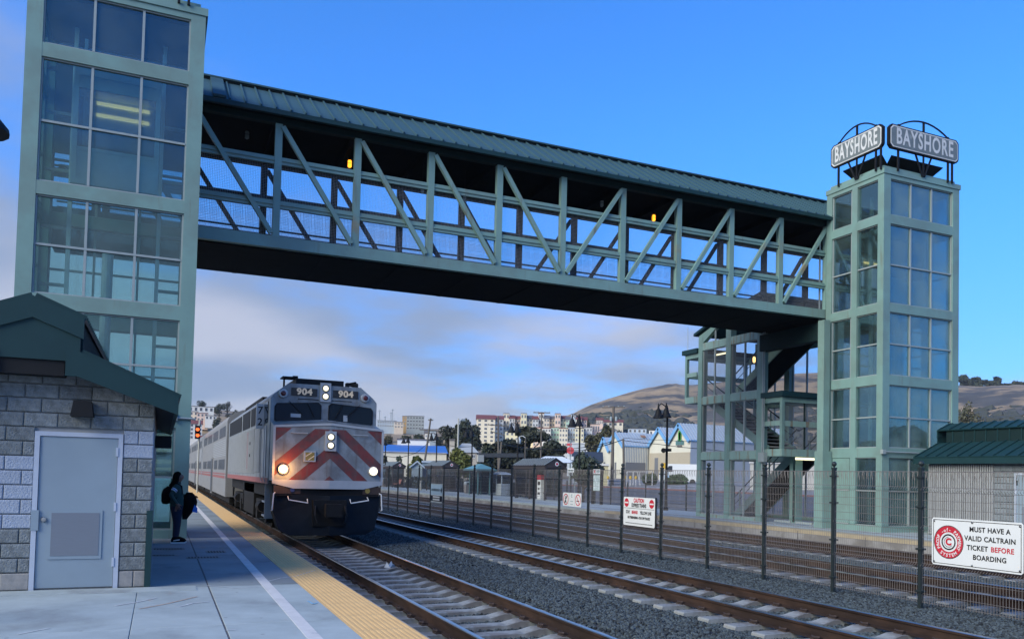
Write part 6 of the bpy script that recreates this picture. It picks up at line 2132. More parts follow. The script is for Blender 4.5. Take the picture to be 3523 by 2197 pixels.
# scrub patches on the slopes
b = B()
rg = random.Random(9)
ico = []
phi = (1 + 5 ** 0.5) / 2
iv = [(-1, phi, 0), (1, phi, 0), (-1, -phi, 0), (1, -phi, 0), (0, -1, phi), (0, 1, phi), (0, -1, -phi), (0, 1, -phi), (phi, 0, -1), (phi, 0, 1), (-phi, 0, -1), (-phi, 0, 1)]
iff = [(0, 11, 5), (0, 5, 1), (0, 1, 7), (0, 7, 10), (0, 10, 11), (1, 5, 9), (5, 11, 4), (11, 10, 2), (10, 7, 6), (7, 1, 8), (3, 9, 4), (3, 4, 2), (3, 2, 6), (3, 6, 8), (3, 8, 9), (4, 9, 5), (2, 4, 11), (6, 2, 10), (8, 6, 7), (9, 8, 1)]
for i in range(1500):
    if i < 900:
        dx = rg.uniform(1360, 1660)
        d = rg.uniform(430, 820)
        if d > 560 and rg.random() < 0.30 + (dx - 1400) / 700:
            continue
    elif i < 1250:
        dx = rg.uniform(2240, 2500)
        d = rg.uniform(330, 820)
        if rg.random() < 0.45 and d > 480:
            continue
    else:
        dx = rg.uniform(1820, 1960)
        d = rg.uniform(400, 860)
    p = P(dx, 1100, d)
    z = hz(dx, d)
    s = rg.uniform(1.6, 4.6) * (d / 650)
    b.add([(p.x + v_[0] * s * rg.uniform(0.5, 1.2), p.y + v_[1] * s * rg.uniform(0.5, 1.2), z + v_[2] * s * rg.uniform(0.25, 0.7)) for v_ in iv], iff)
kind(put('hill_scrub', b, M['scrub']), 'stuff')['label'] = 'dark scrub covering the dry hillsides'
rk = thing('hilltop_monument', 'tiny reddish pointed rock marker on top of the dry hill', 'monument', tuple(P(1606, 918, 900)))
p = P(1606, 917, 898)
put('stack', B().lathe((p.x, p.y, p.z - 3), [(1.6, 0), (1.9, 2), (1.1, 4.5), (0.3, 6.5)], 7), M['paver'], rk)
put('base_rocks', B().lathe((p.x - 1.5, p.y, p.z - 3), [(2.0, 0), (1.4, 1.2), (0.4, 1.8)], 6), M['soil'], rk)

# ---------------------------------------------------------------- background: buildings
WALLS = {}


def wm(c):
    if c not in WALLS:
        WALLS[c] = mat('wall_render', c, 0.85, var=0.08, vs=0.4)
    return WALLS[c]


M['bwin'] = mat('far_window', (0.035, 0.042, 0.055), 0.2, spec=0.6)
M['rtile'] = mat('red_tile_roof', (0.18, 0.055, 0.045), 0.8, var=0.15, vs=1.0)
M['rgrey'] = mat('grey_roof', (0.13, 0.12, 0.12), 0.8, var=0.15, vs=0.8)
M['trim'] = mat('white_trim', (0.55, 0.55, 0.54), 0.7)
M['rblue'] = mat('blue_metal_roof', (0.035, 0.14, 0.42), 0.5, var=0.08)
M['rpale'] = mat('pale_blue_metal_roof', (0.38, 0.45, 0.52), 0.5, 0.1, var=0.10, vs=0.5)
M['dkroof'] = mat('dark_shingle_roof', (0.03, 0.038, 0.05), 0.8, var=0.15)


def house(name, label, x0, x1, yt, yb, d, depth, col, roof='flat', rm='rgrey', wins=(2, 2), group=None, rh=0.0, turn=0.0, wsz=(0.5, 0.5), cat='house', seed=0):
    """building whose front spans picture columns x0..x1 at distance d; foot sunk into the slope"""
    xm = (x0 + x1) / 2
    c = P(xm, (yt + yb) / 2, d)
    a = az(xm) + turn
    n = Vector((-math.sin(a), -math.cos(a), 0))
    u = Vector((math.cos(a), -math.sin(a), 0))
    w_ = (x1 - x0) * K / FPX * d / math.cos(min(1.2, abs(az(xm) - YAW))) / max(0.4, math.cos(turn))
    zt, zb = P(xm, yt, d).z, P(xm, yb, d).z
    t = thing(name, label, cat, (c.x, c.y, zb), group=group)
    o = Vector((c.x, c.y, 0)) - u * (w_ / 2)

    def pt(s, z, e=0.0):
        return o + u * s + n * e + Vector((0, 0, z))
    ze = zt - rh
    wl = B()
    q = [pt(0, zb - 4), pt(w_, zb - 4), pt(w_, zb - 4, -depth), pt(0, zb - 4, -depth), pt(0, ze), pt(w_, ze), pt(w_, ze, -depth), pt(0, ze, -depth)]
    wl.add(q, [(0, 1, 5, 4), (1, 2, 6, 5), (2, 3, 7, 6), (3, 0, 4, 7), (4, 5, 6, 7)])
    if roof == 'gable':       # gable to the front
        wl.add([pt(0, ze), pt(w_, ze), pt(w_ / 2, zt)], [(0, 1, 2)])
    wall = put('wall', wl, wm(col), t)
    r = B()
    e = 0.3
    if roof == 'flat':
        r.add([pt(-0.1, ze, 0.15), pt(w_ + 0.1, ze, 0.15), pt(w_ + 0.1, ze, -depth), pt(-0.1, ze, -depth), pt(-0.1, ze + 0.25, 0.15), pt(w_ + 0.1, ze + 0.25, 0.15), pt(w_ + 0.1, ze + 0.25, -depth), pt(-0.1, ze + 0.25, -depth)], [(3, 2, 1, 0), (4, 5, 6, 7), (0, 1, 5, 4), (1, 2, 6, 5), (2, 3, 7, 6), (3, 0, 4, 7)])
    elif roof == 'shed':      # slope facing the viewer
        r.add([pt(-e, ze - 0.1, e), pt(w_ + e, ze - 0.1, e), pt(w_ + e, zt, -depth * 0.5), pt(-e, zt, -depth * 0.5), pt(-e, ze - 0.1, -depth), pt(w_ + e, ze - 0.1, -depth)], [(0, 1, 2, 3), (3, 2, 5, 4), (0, 3, 4), (1, 5, 2), (0, 4, 5, 1)])
    elif roof == 'hip':
        r.add([pt(-e, ze, e), pt(w_ + e, ze, e), pt(w_ + e, ze, -depth), pt(-e, ze, -depth), pt(w_ * 0.3, zt, -depth / 2), pt(w_ * 0.7, zt, -depth / 2)], [(0, 1, 5, 4), (1, 2, 5), (2, 3, 4, 5), (3, 0, 4), (3, 2, 1, 0)])
    elif roof == 'gable':
        r.add([pt(-e, ze - 0.1, e), pt(w_ / 2, zt + 0.12, e), pt(w_ + e, ze - 0.1, e), pt(-e, ze - 0.1, -depth), pt(w_ / 2, zt + 0.12, -depth), pt(w_ + e, ze - 0.1, -depth), pt(-e, ze - 0.3, e), pt(w_ / 2, zt - 0.1, e), pt(w_ + e, ze - 0.3, e)], [(0, 1, 4, 3), (1, 2, 5, 4), (6, 7, 1, 0), (7, 8, 2, 1)])
    put('roof', r, M[rm], t)
    nc, nr = wins
    hs = (ze - zb) / max(1, nr)
    for j in range(nr):
        for i in range(nc):
            s0 = w_ * (i + 0.5 - wsz[0] / 2) / nc
            s1 = w_ * (i + 0.5 + wsz[0] / 2) / nc
            z0 = zb + hs * (j + 0.5 - wsz[1] / 2 + 0.05)
            z1 = zb + hs * (j + 0.5 + wsz[1] / 2 + 0.05)
            f = 0.14
            wf = put('window', B().add([pt(s0 - f, z0 - f, 0.05), pt(s1 + f, z0 - f, 0.05), pt(s1 + f, z1 + f, 0.05), pt(s0 - f, z1 + f, 0.05), pt(s0 - f, z0 - f, -0.05), pt(s1 + f, z0 - f, -0.05), pt(s1 + f, z1 + f, -0.05), pt(s0 - f, z1 + f, -0.05)], [(0, 1, 2, 3), (0, 4, 5, 1), (1, 5, 6, 2), (2, 6, 7, 3), (3, 7, 4, 0)]), M['trim'], t)
            sm = (s0 + s1) / 2
            put('pane', B().add([pt(s0, z0, 0.09), pt(sm - 0.05, z0, 0.09), pt(sm - 0.05, z1, 0.09), pt(s0, z1, 0.09), pt(sm + 0.05, z0, 0.09), pt(s1, z0, 0.09), pt(s1, z1, 0.09), pt(sm + 0.05, z1, 0.09)], [(0, 1, 2, 3), (4, 5, 6, 7)]), M['bwin'], wf)
    return t


CR, PK, YL, BL, GN, WH, TN, GY = (0.74, 0.66, 0.51), (0.74, 0.55, 0.45), (0.74, 0.68, 0.46), (0.42, 0.50, 0.60), (0.40, 0.58, 0.46), (0.78, 0.75, 0.68), (0.60, 0.51, 0.41), (0.54, 0.55, 0.55)
# upper apartment terrace: 16 units, top line about y 980, foot about 1020
ORD = 'first second third fourth fifth sixth seventh eighth ninth tenth eleventh twelfth thirteenth fourteenth fifteenth'.split()
cname = {CR: 'cream', PK: 'pink', YL: 'pale yellow', BL: 'blue', GN: 'green', WH: 'white', TN: 'tan', GY: 'grey'}
house('apartment_block', 'tall cream apartment block with red tile roof at the left end of the terrace', 1128, 1172, 979, 1048, 345, 14, CR, 'shed', 'rtile', (3, 6), rh=2.2, cat='apartments', wsz=(0.36, 0.42))
house('apartment_block', 'narrow cream wing with red roof next to the tall apartment block', 1172, 1192, 981, 1040, 352, 14, WH, 'shed', 'rtile', (2, 5), rh=2.0, cat='apartments', wsz=(0.4, 0.4))
xs_ = [1192, 1206, 1219, 1233, 1247, 1261, 1275, 1288, 1301, 1314, 1327, 1340, 1352, 1364, 1377, 1390]
cl = [CR, WH, PK, YL, CR, GY, WH, TN, YL, PK, CR, GN, BL, CR, PK]
for i in range(15):
    nb_ = 'left end' if i < 2 else ('right end' if i > 12 else ('left half' if i < 8 else 'right half'))
    house('terrace_house', '%s house, %s from the tall block in the upper hillside terrace' % (cname[cl[i]], ORD[i]), xs_[i], xs_[i + 1], 979 + (i % 3) * 1.5 + (0.4 * max(0, i - 8)), 1021, 365 - (i % 2) * 3, 12, cl[i], 'shed' if i % 3 else 'flat', 'rtile' if i % 4 in (1, 2) else 'rgrey', (2, 3), 'upper hillside terrace houses', rh=1.8 if i % 3 else 0, wsz=(0.42, 0.45))
# lower terrace
xs_ = [1262, 1284, 1304, 1324, 1344, 1362, 1382, 1402]
cl = [PK, WH, GN, CR, BL, YL, GY]
for i in range(7):
    house('terrace_house', '%s house, %s from the cypresses in the lower hillside terrace' % (cname[cl[i]], ORD[i]), xs_[i], xs_[i + 1], 1012 + (i % 2) * 2, 1058, 325 - (i % 2) * 4, 10, cl[i], 'flat', 'rtile' if i < 4 else 'rgrey', (3, 4), 'lower hillside terrace houses', wsz=(0.4, 0.42))
house('flat_block', 'pale flat-roofed block above the lower terrace', 1196, 1262, 1022, 1046, 335, 10, YL, 'flat', 'rgrey', (6, 2), cat='apartments', wsz=(0.35, 0.4))
house('flat_block', 'grey concrete garage block below the lower terrace', 1300, 1392, 1058, 1075, 300, 10, GY, 'flat', 'rgrey', (6, 1), cat='building', wsz=(0.3, 0.45))
for i, (x0, x1, yt, yb, d, c, rf, rm, lab) in enumerate((
        (1398, 1420, 1004, 1028, 380, PK, 'flat', 'rgrey', 'pink box house right of the terraces'),
        (1412, 1428, 987, 1006, 420, PK, 'shed', 'rtile', 'small pink house with red roof on the slope'),
        (1428, 1475, 992, 1010, 430, CR, 'shed', 'rtile', 'long cream house with red roof below the dry hill'),
        (1422, 1460, 1010, 1022, 400, BL, 'hip', 'rgrey', 'pale blue bungalow with grey hip roof'),
        (1488, 1530, 1015, 1026, 410, BL, 'flat', 'rgrey', 'low blue house behind the utility pole'),
        (1490, 1532, 1027, 1040, 380, WH, 'shed', 'rtile', 'low white house with dark red roof above the warehouses'),
        (1538, 1575, 1019, 1032, 400, WH, 'flat', 'rgrey', 'white flat-roofed house above the warehouse roofs'))):
    house('hillside_house', lab, x0, x1, yt, yb, d, 9, c, rf, rm, (4, 1), None, rh=1.5 if rf != 'flat' else 0, wsz=(0.4, 0.5))
# left hillside beside the tower
for i, (x0, x1, yt, yb, d, c, rf, rm, lab, wn) in enumerate((
        (440, 500, 962, 976, 470, WH, 'flat', 'rgrey', 'long pale house high on the hillside beside the left tower', (6, 1)),
        (440, 466, 974, 994, 450, CR, 'flat', 'rgrey', 'cream house half hidden by the left tower edge', (3, 2)),
        (468, 490, 978, 998, 440, PK, 'flat', 'rtile', 'small house with warm lit windows behind the signal', (3, 2)),
        (488, 510, 984, 994, 430, WH, 'flat', 'rgrey', 'white flat house between the hillside trees', (3, 1)),
        (452, 476, 993, 1040, 330, WH, 'shed', 'rtile', 'white house with red roof directly behind the red signal', (3, 4)),
        (476, 520, 1030, 1060, 300, TN, 'shed', 'rtile', 'brown-roofed house behind the coach roofs', (3, 1)))):
    house('hillside_house', lab, x0, x1, yt, yb, d, 9, c, rf, rm, wn, None, rh=1.5 if rf != 'flat' else 0, wsz=(0.4, 0.5))
# right of the locomotive
house('tower_block', 'ochre and grey concrete tower block on the skyline', 963, 1004, 985, 1018, 560, 18, (0.30, 0.33, 0.32), 'flat', 'rgrey', (6, 4), cat='tower block', wsz=(0.6, 0.4))
house('tower_block_wing', 'ochre side wing of the skyline tower block', 953, 963, 985, 1012, 561, 18, (0.42, 0.27, 0.12), 'flat', 'rgrey', (1, 3), cat='tower block', wsz=(0.2, 0.3))
house('flat_houses', 'long pale blue row houses beside the locomotive roof', 894, 938, 996, 1012, 540, 12, (0.36, 0.43, 0.50), 'flat', 'rgrey', (8, 2), cat='house', wsz=(0.4, 0.4))
house('flat_houses', 'tan row house left of the skyline tower block', 934, 955, 999, 1014, 535, 12, TN, 'flat', 'rgrey', (3, 2), cat='house', wsz=(0.4, 0.4))
house('white_house', 'small white two-storey house above the blue-roofed hall', 1006, 1018, 1026, 1052, 250, 8, WH, 'flat', 'rgrey', (2, 2), cat='house', wsz=(0.3, 0.3))
house('white_house', 'pale blue house beside the small white one behind the lamp post', 1017, 1032, 1020, 1050, 262, 8, (0.36, 0.42, 0.46), 'flat', 'rgrey', (2, 2), cat='house', wsz=(0.3, 0.3))
house('blue_roof_hall', 'cream industrial hall with a bright blue metal roof edge', 904, 1056, 1047, 1103, 150, 30, (0.66, 0.62, 0.52), 'shed', 'rblue', (0, 0), cat='hall', rh=1.75)
house('roof_plant', 'long pale roof structure on top of the blue-roofed hall', 942, 1012, 1041, 1050, 165, 10, WH, 'flat', 'rgrey', (0, 0), cat='roof plant')
house('hip_house', 'beige hip-roofed building behind the yellow-green tree', 1078, 1130, 1046, 1090, 140, 12, (0.40, 0.36, 0.30), 'hip', 'polew', (3, 1), rh=1.8, cat='building', wsz=(0.3, 0.3))
house('chimney_tower', 'square beige stair tower of the hip-roofed building', 1064, 1076, 1042, 1092, 142, 5, (0.42, 0.38, 0.32), 'flat', 'rgrey', (1, 1), cat='building', wsz=(0.2, 0.1))
house('dark_roof_house', 'pale grey house with dark shingle roof left of the warehouses', 1358, 1424, 1066, 1096, 120, 12, (0.34, 0.37, 0.41), 'shed', 'dkroof', (3, 1), rh=1.5, cat='house', wsz=(0.22, 0.4))
house('white_shed', 'white flat industrial shed with roof ducts behind the dark-roofed house', 1344, 1384, 1050, 1075, 150, 14, (0.48, 0.52, 0.55), 'flat', 'trim', (0, 0), cat='shed')
house('dark_shed', 'dark green low shed left of the warehouses behind the map board', 1378, 1424, 1094, 1116, 105, 8, (0.03, 0.05, 0.06), 'flat', 'dkroof', (0, 0), cat='shed')
# white tent and red pylon sign
tp = P(1312, 1082, 85)
tn = thing('tent', 'white peaked tent roof behind the brown shelter', 'tent', (tp.x, tp.y, gz(tp.x, tp.y)))
a = az(1312)
u = Vector((math.cos(a), -math.sin(a), 0))
n = Vector((-math.sin(a), -math.cos(a), 0))
c = Vector((tp.x, tp.y, 0))
hw_ = 2.3
ze = P(1312, 1095, 85).z
zt = P(1312, 1080, 85).z
put('canopy', B().add([c - u * hw_ + n * 2 + Vector((0, 0, ze)), c + u * hw_ + n * 2 + Vector((0, 0, ze)), c + u * hw_ - n * 2 + Vector((0, 0, ze)), c - u * hw_ - n * 2 + Vector((0, 0, ze)), c - u * 0.9 + Vector((0, 0, zt)), c + u * 0.9 + Vector((0, 0, zt))], [(0, 1, 5, 4), (1, 2, 5), (2, 3, 4, 5), (3, 0, 4)]), M['signw'], tn)
for sx in (-1, 1):
    for sy in (-1, 1):
        q = c + u * sx * 2.2 + n * sy * 1.9
        put('leg', B().bar((q.x, q.y, gz(q.x, q.y)), (q.x, q.y, ze), 0.07, 0.07), M['frame'], tn)
pp = P(1351, 1060, 110)
pl = thing('pylon_sign', 'red and white pylon sign rising above the trees left of the warehouses', 'sign', (pp.x, pp.y, gz(pp.x, pp.y)))
zr = [P(1351, y, 110).z for y in (1040, 1052, 1066, 1085)]
a = az(1351)
u = Vector((math.cos(a), -math.sin(a), 0))
n = Vector((-math.sin(a), -math.cos(a), 0))
c = Vector((pp.x, pp.y, 0))
put('mast', B().bar((pp.x, pp.y, gz(pp.x, pp.y)), (pp.x, pp.y, zr[0]), 0.18, 0.18), M['frame'], pl)
M['pinkred'] = mat('sign_bright_red', (0.55, 0.06, 0.07), 0.5)
put('round_sign', B().tube([c + n * 0.1 + Vector((0, 0, zr[2])), c - n * 0.1 + Vector((0, 0, zr[2]))], 0.5, 16), M['pinkred'], pl)
put('upper_sign', B().bar(c - u * 0.5 + Vector((0, 0, zr[1])), c + u * 0.15 + Vector((0, 0, zr[1])), 0.15, 0.35), M['pinkred'], pl)
put('lower_board', B().bar(c + u * 0.0 + Vector((0, 0, zr[3] - 0.2)), c + Vector((0, 0, zr[2] - 0.8)), 0.9, 0.15, up=tuple(n)), M['signw'], pl)


# ---------------------------------------------------------------- sawtooth warehouses
def PXp_(dx, dy, X):
    v = ray(dx, dy)
    return Vector((0, 0, H)) + v * (X / v.x)


def c6(x, y):
    return ((2040 + x * .1985) / K, (1350 + y * .1985) / K)


M['whwall'] = mat('warehouse_cream', (0.62, 0.60, 0.50), 0.8, var=0.06, vs=0.3)
M['whtan'] = mat('warehouse_tan', (0.42, 0.37, 0.28), 0.8, var=0.06, vs=0.3)
M['whrib'] = mat('warehouse_ribbed', (0.33, 0.37, 0.42), 0.6, var=0.05)
M['whtrim'] = mat('warehouse_blue_trim', (0.16, 0.36, 0.62), 0.6)
M['roller'] = mat('roller_door', (0.16, 0.17, 0.19), 0.6, var=0.1)


def warehouse(X, apex, le, re, length, label, ribs=True):
    t = thing('warehouse', label, 'warehouse', tuple(PXp_(*c6(*apex), X).xy) + (1.2,), group='sawtooth warehouses across the street')
    A, Lp, Rp = PXp_(*c6(*apex), X), PXp_(*c6(*le), X), PXp_(*c6(*re), X)
    ze = (Lp.z + Rp.z) / 2
    Lp.z = Rp.z = ze
    zb = 0.2
    E = Vector((length, 0, 0))
    wl = B()
    f = [Vector((X, Lp.y, zb)), Vector((X, Rp.y, zb)), Rp, A, Lp]
    q = f + [p + E for p in f]
    wl.add(q, [(0, 1, 2, 3, 4), (9, 8, 7, 6, 5), (1, 6, 7, 2), (5, 0, 4, 9)])
    put('wall', wl, M['whwall'], t)
    for (e0, nm) in ((Lp, 0), (Rp, 1)):
        d = (A - e0)
        nn = Vector((1, 0, 0)).cross(d).normalized()
        if nn.z < 0:
            nn = -nn
        o = e0 - d * 0.04 - Vector((0.3, 0, 0)) + nn * 0.02
        r = put('roof_slope', fixn(mesh_of(B().prism([(0, 0), (length + 0.6, 0), (length + 0.6, 1.04), (0, 1.04)], o, (1, 0, 0), d, nn * 0.12), 'r', M['rpale'])), None, t)
        put('barge_board', fixn(mesh_of(B().prism([(0, 0), (0.14, 0), (0.14, 1.04), (0, 1.04)], o - Vector((0.16, 0, 0)) - nn * 0.45, (1, 0, 0), d, nn * 0.62), 'r', M['whtrim'])), None, t)
        k = 0.3
        if ribs and nm == 1:
            while k < length:
                put('roof_rib', B().bar(o + Vector((k, 0, 0)) + nn * 0.17, o + d * 1.04 + Vector((k, 0, 0)) + nn * 0.17, 0.10, 0.10), M['whrib'], r)
                k += 0.62
    put('eave_gutter', B().bar(Rp + Vector((-0.1, -0.1, 0)), Rp + E + Vector((0, -0.1, 0)), 0.2, 0.25), M['whtrim'], t)
    return t, A, Lp, Rp


w2 = warehouse(77.0, (400, 695), (255, 930), (545, 930), 22, 'cream sawtooth warehouse with the roller door, behind the utility poles')
w1 = warehouse(76.3, (205, 780), (110, 1040), (300, 985), 6, 'smallest cream sawtooth warehouse at the left end of the row', False)
w3 = warehouse(82.0, (1160, 610), (985, 905), (1335, 880), 22, 'cream sawtooth warehouse between the roller door one and the one with the leaf logo')
w4 = warehouse(82.0, (1510, 540), (1335, 850), (1692, 820), 22, 'cream sawtooth warehouse with the green leaf logo')
t, A, Lp, Rp = w2
put('side_wall_ribs', B().box(77.0, 82.0, Rp.y - 0.06, Rp.y - 0.004, 0.2, Rp.z - 0.1), M['whrib'], t)
k = 77.15
while k < 82:
    put('wall_rib', B().box(k, k + 0.12, Rp.y - 0.12, Rp.y - 0.061, 3.3, Rp.z - 0.12), M['whwall'], t)
    k += 0.36
put('roller_door', B().box(77.2, 81.4, Rp.y - 0.16, Rp.y - 0.125, 0.3, 4.6), M['roller'], t)
put('skylight', B().bar(Rp + (A - Rp) * 0.62 + Vector((5.2, -0.2, 0.25)), Rp + (A - Rp) * 0.80 + Vector((5.2, -0.2, 0.25)), 1.0, 0.05), M['paver'], t)
for tt, XX in ((w1, 76.3), (w2, 77.0)):
    ym = (tt[2].y + tt[3].y) / 2
    put('window_slit', B().box(XX - 0.05, XX + 0.02, ym - 0.3, ym + 0.3, 1.2, 4.6), M['roller'], tt[0])
for tt in (w3, w4):
    put('tan_dado', B().box(81.9, 81.99, tt[3].y, tt[2].y, 0.2, PXp_(*c6(1300, 1040), 82).z), M['whtan'], tt[0])
p = PXp_(*c6(1105, 1230), 82)
put('doorway', B().box(81.86, 81.9, p.y - 0.6, p.y + 0.5, 0.2, PXp_(*c6(1105, 1130), 82).z), M['roller'], w3[0])
p = PXp_(*c6(1500, 745), 81.9)
lg = B()
for dy, s, hh in ((0.28, 1, 1.7), (-0.15, -1, 1.9), (0.1, 1, 2.1)):
    q = [(-0.22, -hh * 0.4), (0.22, -hh * 0.5), (0.30, hh * 0.15), (0.0, hh * 0.5), (-0.28, hh * 0.2)]
    lg.prism([(dy + a, c_) for a, c_ in q], p, (0, -1, 0), (0, 0, 1), (-0.05, 0, 0))
M['leaf'] = mat('logo_green', (0.06, 0.30, 0.06), 0.6)
put('leaf_logo', fixn(mesh_of(lg, 'leaf_logo', M['leaf'])), None, w4[0])
p = PXp_(*c6(1500, 860), 81.9)
bb = B()
for i in range(5):
    bb.box(p.x - 0.03, p.x, p.y + 1.1 - i * 0.5 - 0.36, p.y + 1.1 - i * 0.5, p.z - 0.45, p.z + (0.45 if i in (1, 3) else 0.25))
put('logo_lettering', bb, M['teal'], w4[0])
p = PXp_(*c6(1500, 925), 81.9)
put('logo_small_lettering', B().box(p.x - 0.03, p.x, p.y - 0.7, p.y + 0.7, p.z - 0.15, p.z + 0.15), M['rgrey'], w4[0])
put('side_wall_ribs', B().box(82.0, 104, w4[3].y - 0.06, w4[3].y - 0.004, 0.2, w4[3].z - 0.1), M['whrib'], w4[0])

# ---------------------------------------------------------------- street: road, kerb, poles, wires, vehicles
b = B()
b.add([(x, y, gz(x, y) + 0.012) for y in (20, 130) for x in (35, 50)], [(0, 1, 3, 2)])
kind(put('road', b, M['asphalt']), 'structure')
b = B()
for (x, m_) in ((50.2, 0),):
    b.bar((x, 20, gz(x, 0) + 0.06), (x, 130, gz(x, 0) + 0.06), 0.3, 0.16)
kind(put('kerb', b, M['kerb']), 'structure')
b = B().add([(x, y, gz(x, y) + 0.10) for y in (20, 130) for x in (50.36, 76)], [(0, 1, 3, 2)])
kind(put('pavement', b, M['conc2']), 'structure')


def upole(dx, dyt, d, label, arms=(), r=0.16, m='wood', lean=0.0, extra=None):
    top = P(dx, dyt, d)
    z0 = gz(top.x, top.y)
    t = thing('utility_pole', label, 'utility pole', (top.x, top.y, z0))
    a = az(dx)
    u = Vector((math.cos(a), -math.sin(a), 0))
    foot = Vector((top.x, top.y, z0)) + u * lean
    put('pole', B().tube([foot - Vector((0, 0, 0.5)), top], [r * 1.2, r * 0.8], 8), M[m], t)
    for (dz, w_, tilt) in arms:
        p = top - Vector((0, 0, dz))
        ar = put('crossarm', B().bar(p - u * w_ / 2 - Vector((0, 0, tilt)), p + u * w_ / 2 + Vector((0, 0, tilt)), 0.12, 0.14), M[m], t)
        for q in (-0.45, -0.2, 0.2, 0.45):
            put('insulator', B().lathe(p + u * (w_ * q) + Vector((0, 0, 0.06 + tilt * 2 * q)), [(0.05, 0), (0.06, 0.1), (0.02, 0.18)], 6), M['frame'], ar)
    return t, top


upole(1453, 962, 106, 'tall wooden utility pole with a wide top crossarm in front of the warehouses', [(0.12, 3.0, 0.03), (1.6, 1.8, -0.05)], 0.20)
tb_ = P(1453, 990, 105.6)
tr_ = thing('transformer', 'cluster of transformer equipment on the tall utility pole', 'transformer', tuple(tb_))
for s in (-0.35, 0.35):
    put('can', B().lathe((tb_.x + s * 0.8, tb_.y - s * 0.5, tb_.z - 0.35), [(0.14, 0), (0.16, 0.1), (0.16, 0.45), (0.05, 0.6)], 8), M['frame'], tr_)
upole(1476, 1038, 98, 'short stout wooden pole right of the tall utility pole', [], 0.15, lean=0.25)
upole(1283, 975, 125, 'slim utility pole rising in front of the upper terrace', [(0.1, 2.6, 0), (3.0, 1.2, 0)], 0.13)
upole(1180, 985, 122, 'wooden utility pole with two crossarms before the terrace left end', [(1.4, 3.2, -0.1), (2.6, 2.2, -0.3)], 0.16, 'wood', 0.3)
upole(1188, 1046, 95, 'leaning bare wooden pole behind the kiosk', [], 0.14, lean=-0.5)
upole(1020, 990, 130, 'leaning wooden pole with crossarm right of the locomotive', [(0.3, 0.8, 0), (1.9, 3.4, -0.05)], 0.17, lean=-1.2)
upole(1086, 990, 115, 'tall pale street pole with a small lamp arm', [], 0.15, 'polew')
hp = P(1094, 994, 115)
tag(put('street_light', B().box(hp.x - 0.2, hp.x + 0.45, hp.y - 0.2, hp.y + 0.1, hp.z - 0.12, hp.z + 0.08), M['frame']), 'small street light head on the tall pale pole', 'street light')
bx = P(1285, 1103, 95)


def wire(pts, r, label, cat='power line', m='black'):
    b = B()
    V = []
    for (a, c) in zip(pts, pts[1:]):
        A, C_ = P(*a), P(*c)
        for k in range(8):
            t_ = k / 8
            q = A.lerp(C_, t_)
            q.z -= 0.012 * (C_ - A).length * 4 * t_ * (1 - t_)
            V.append(q)
    V.append(P(*pts[-1]))
    b.tube(V, r, 4, False)
    return tag(put('power_line', b, M[m]), label, cat)


wire([(1188, 1050, 95), (1283, 1062, 112), (1380, 1066, 106), (1476, 1040, 98)], 0.05, 'thick overhead cable from the leaning bare pole to the short stout pole')
wire([(1180, 1045, 122), (1283, 1064, 125), (1400, 1056, 112), (1453, 1043, 106)], 0.045, 'overhead cable rising to the tall wooden pole')
wire([(1476, 1042, 98), (1560, 1051, 98), (1660, 1062, 98), (1800, 1072, 100)], 0.035, 'overhead cable running right from the short stout pole past the lamp')
wire([(1476, 1036, 104), (1570, 1041, 104), (1680, 1045, 106), (1800, 1048, 106)], 0.025, 'thin overhead wire across the warehouse gables')
wire([(1020, 1042, 130), (985, 1072, 125), (945, 1083, 122), (905, 1078, 122)], 0.04, 'sagging cable from the leaning pole across the hall wall')
wire([(1020, 1044, 130), (1090, 1058, 125), (1180, 1050, 122)], 0.035, 'overhead cable between the leaning pole and the terrace pole')
# pipe gate, vehicles, wall, misc on the street
lk = P(1990 / 1.0 * 0 + 1590, 1116, 66)


def lorry(dx0, dx1, yt, yb, d, label, m, name='parked_van'):
    a, c = P(dx0, yb, d), P(dx1, yb, d)
    zt = P((dx0 + dx1) / 2, yt, d).z
    z0 = gz(a.x, a.y)
    t = thing(name, label, 'van', ((a.x + c.x) / 2, (a.y + c.y) / 2, z0))
    u = (c - a)
    u.z = 0
    L = u.length
    u.normalize()
    n = Vector((u.y, -u.x, 0))
    o = Vector((a.x, a.y, 0))
    h = zt - z0
    body = put('body', fixn(mesh_of(B().prism([(0, 0.4), (L, 0.4), (L, h), (L * 0.22, h), (L * 0.12, h * 0.62), (0, h * 0.55)], o + Vector((0, 0, z0)), u, (0, 0, 1), -n * 2.0), 'body', M[m])), None, t)
    put('side_window', fixn(mesh_of(B().prism([(L * 0.15, h * 0.62), (L * 0.32, h * 0.62), (L * 0.32, h * 0.9), (L * 0.235, h * 0.9)], o + Vector((0, 0, z0)) + n * 0.01, u, (0, 0, 1), n * 0.02), 'w', M['bwin'])), None, t)
    for s in (0.18, 0.8):
        w_ = o + u * (L * s) + Vector((0, 0, z0 + 0.38)) + n * 0.02
        put('wheel', B().tube([w_, w_ - n * 0.25], 0.38, 14), M['black'], t)
    return t


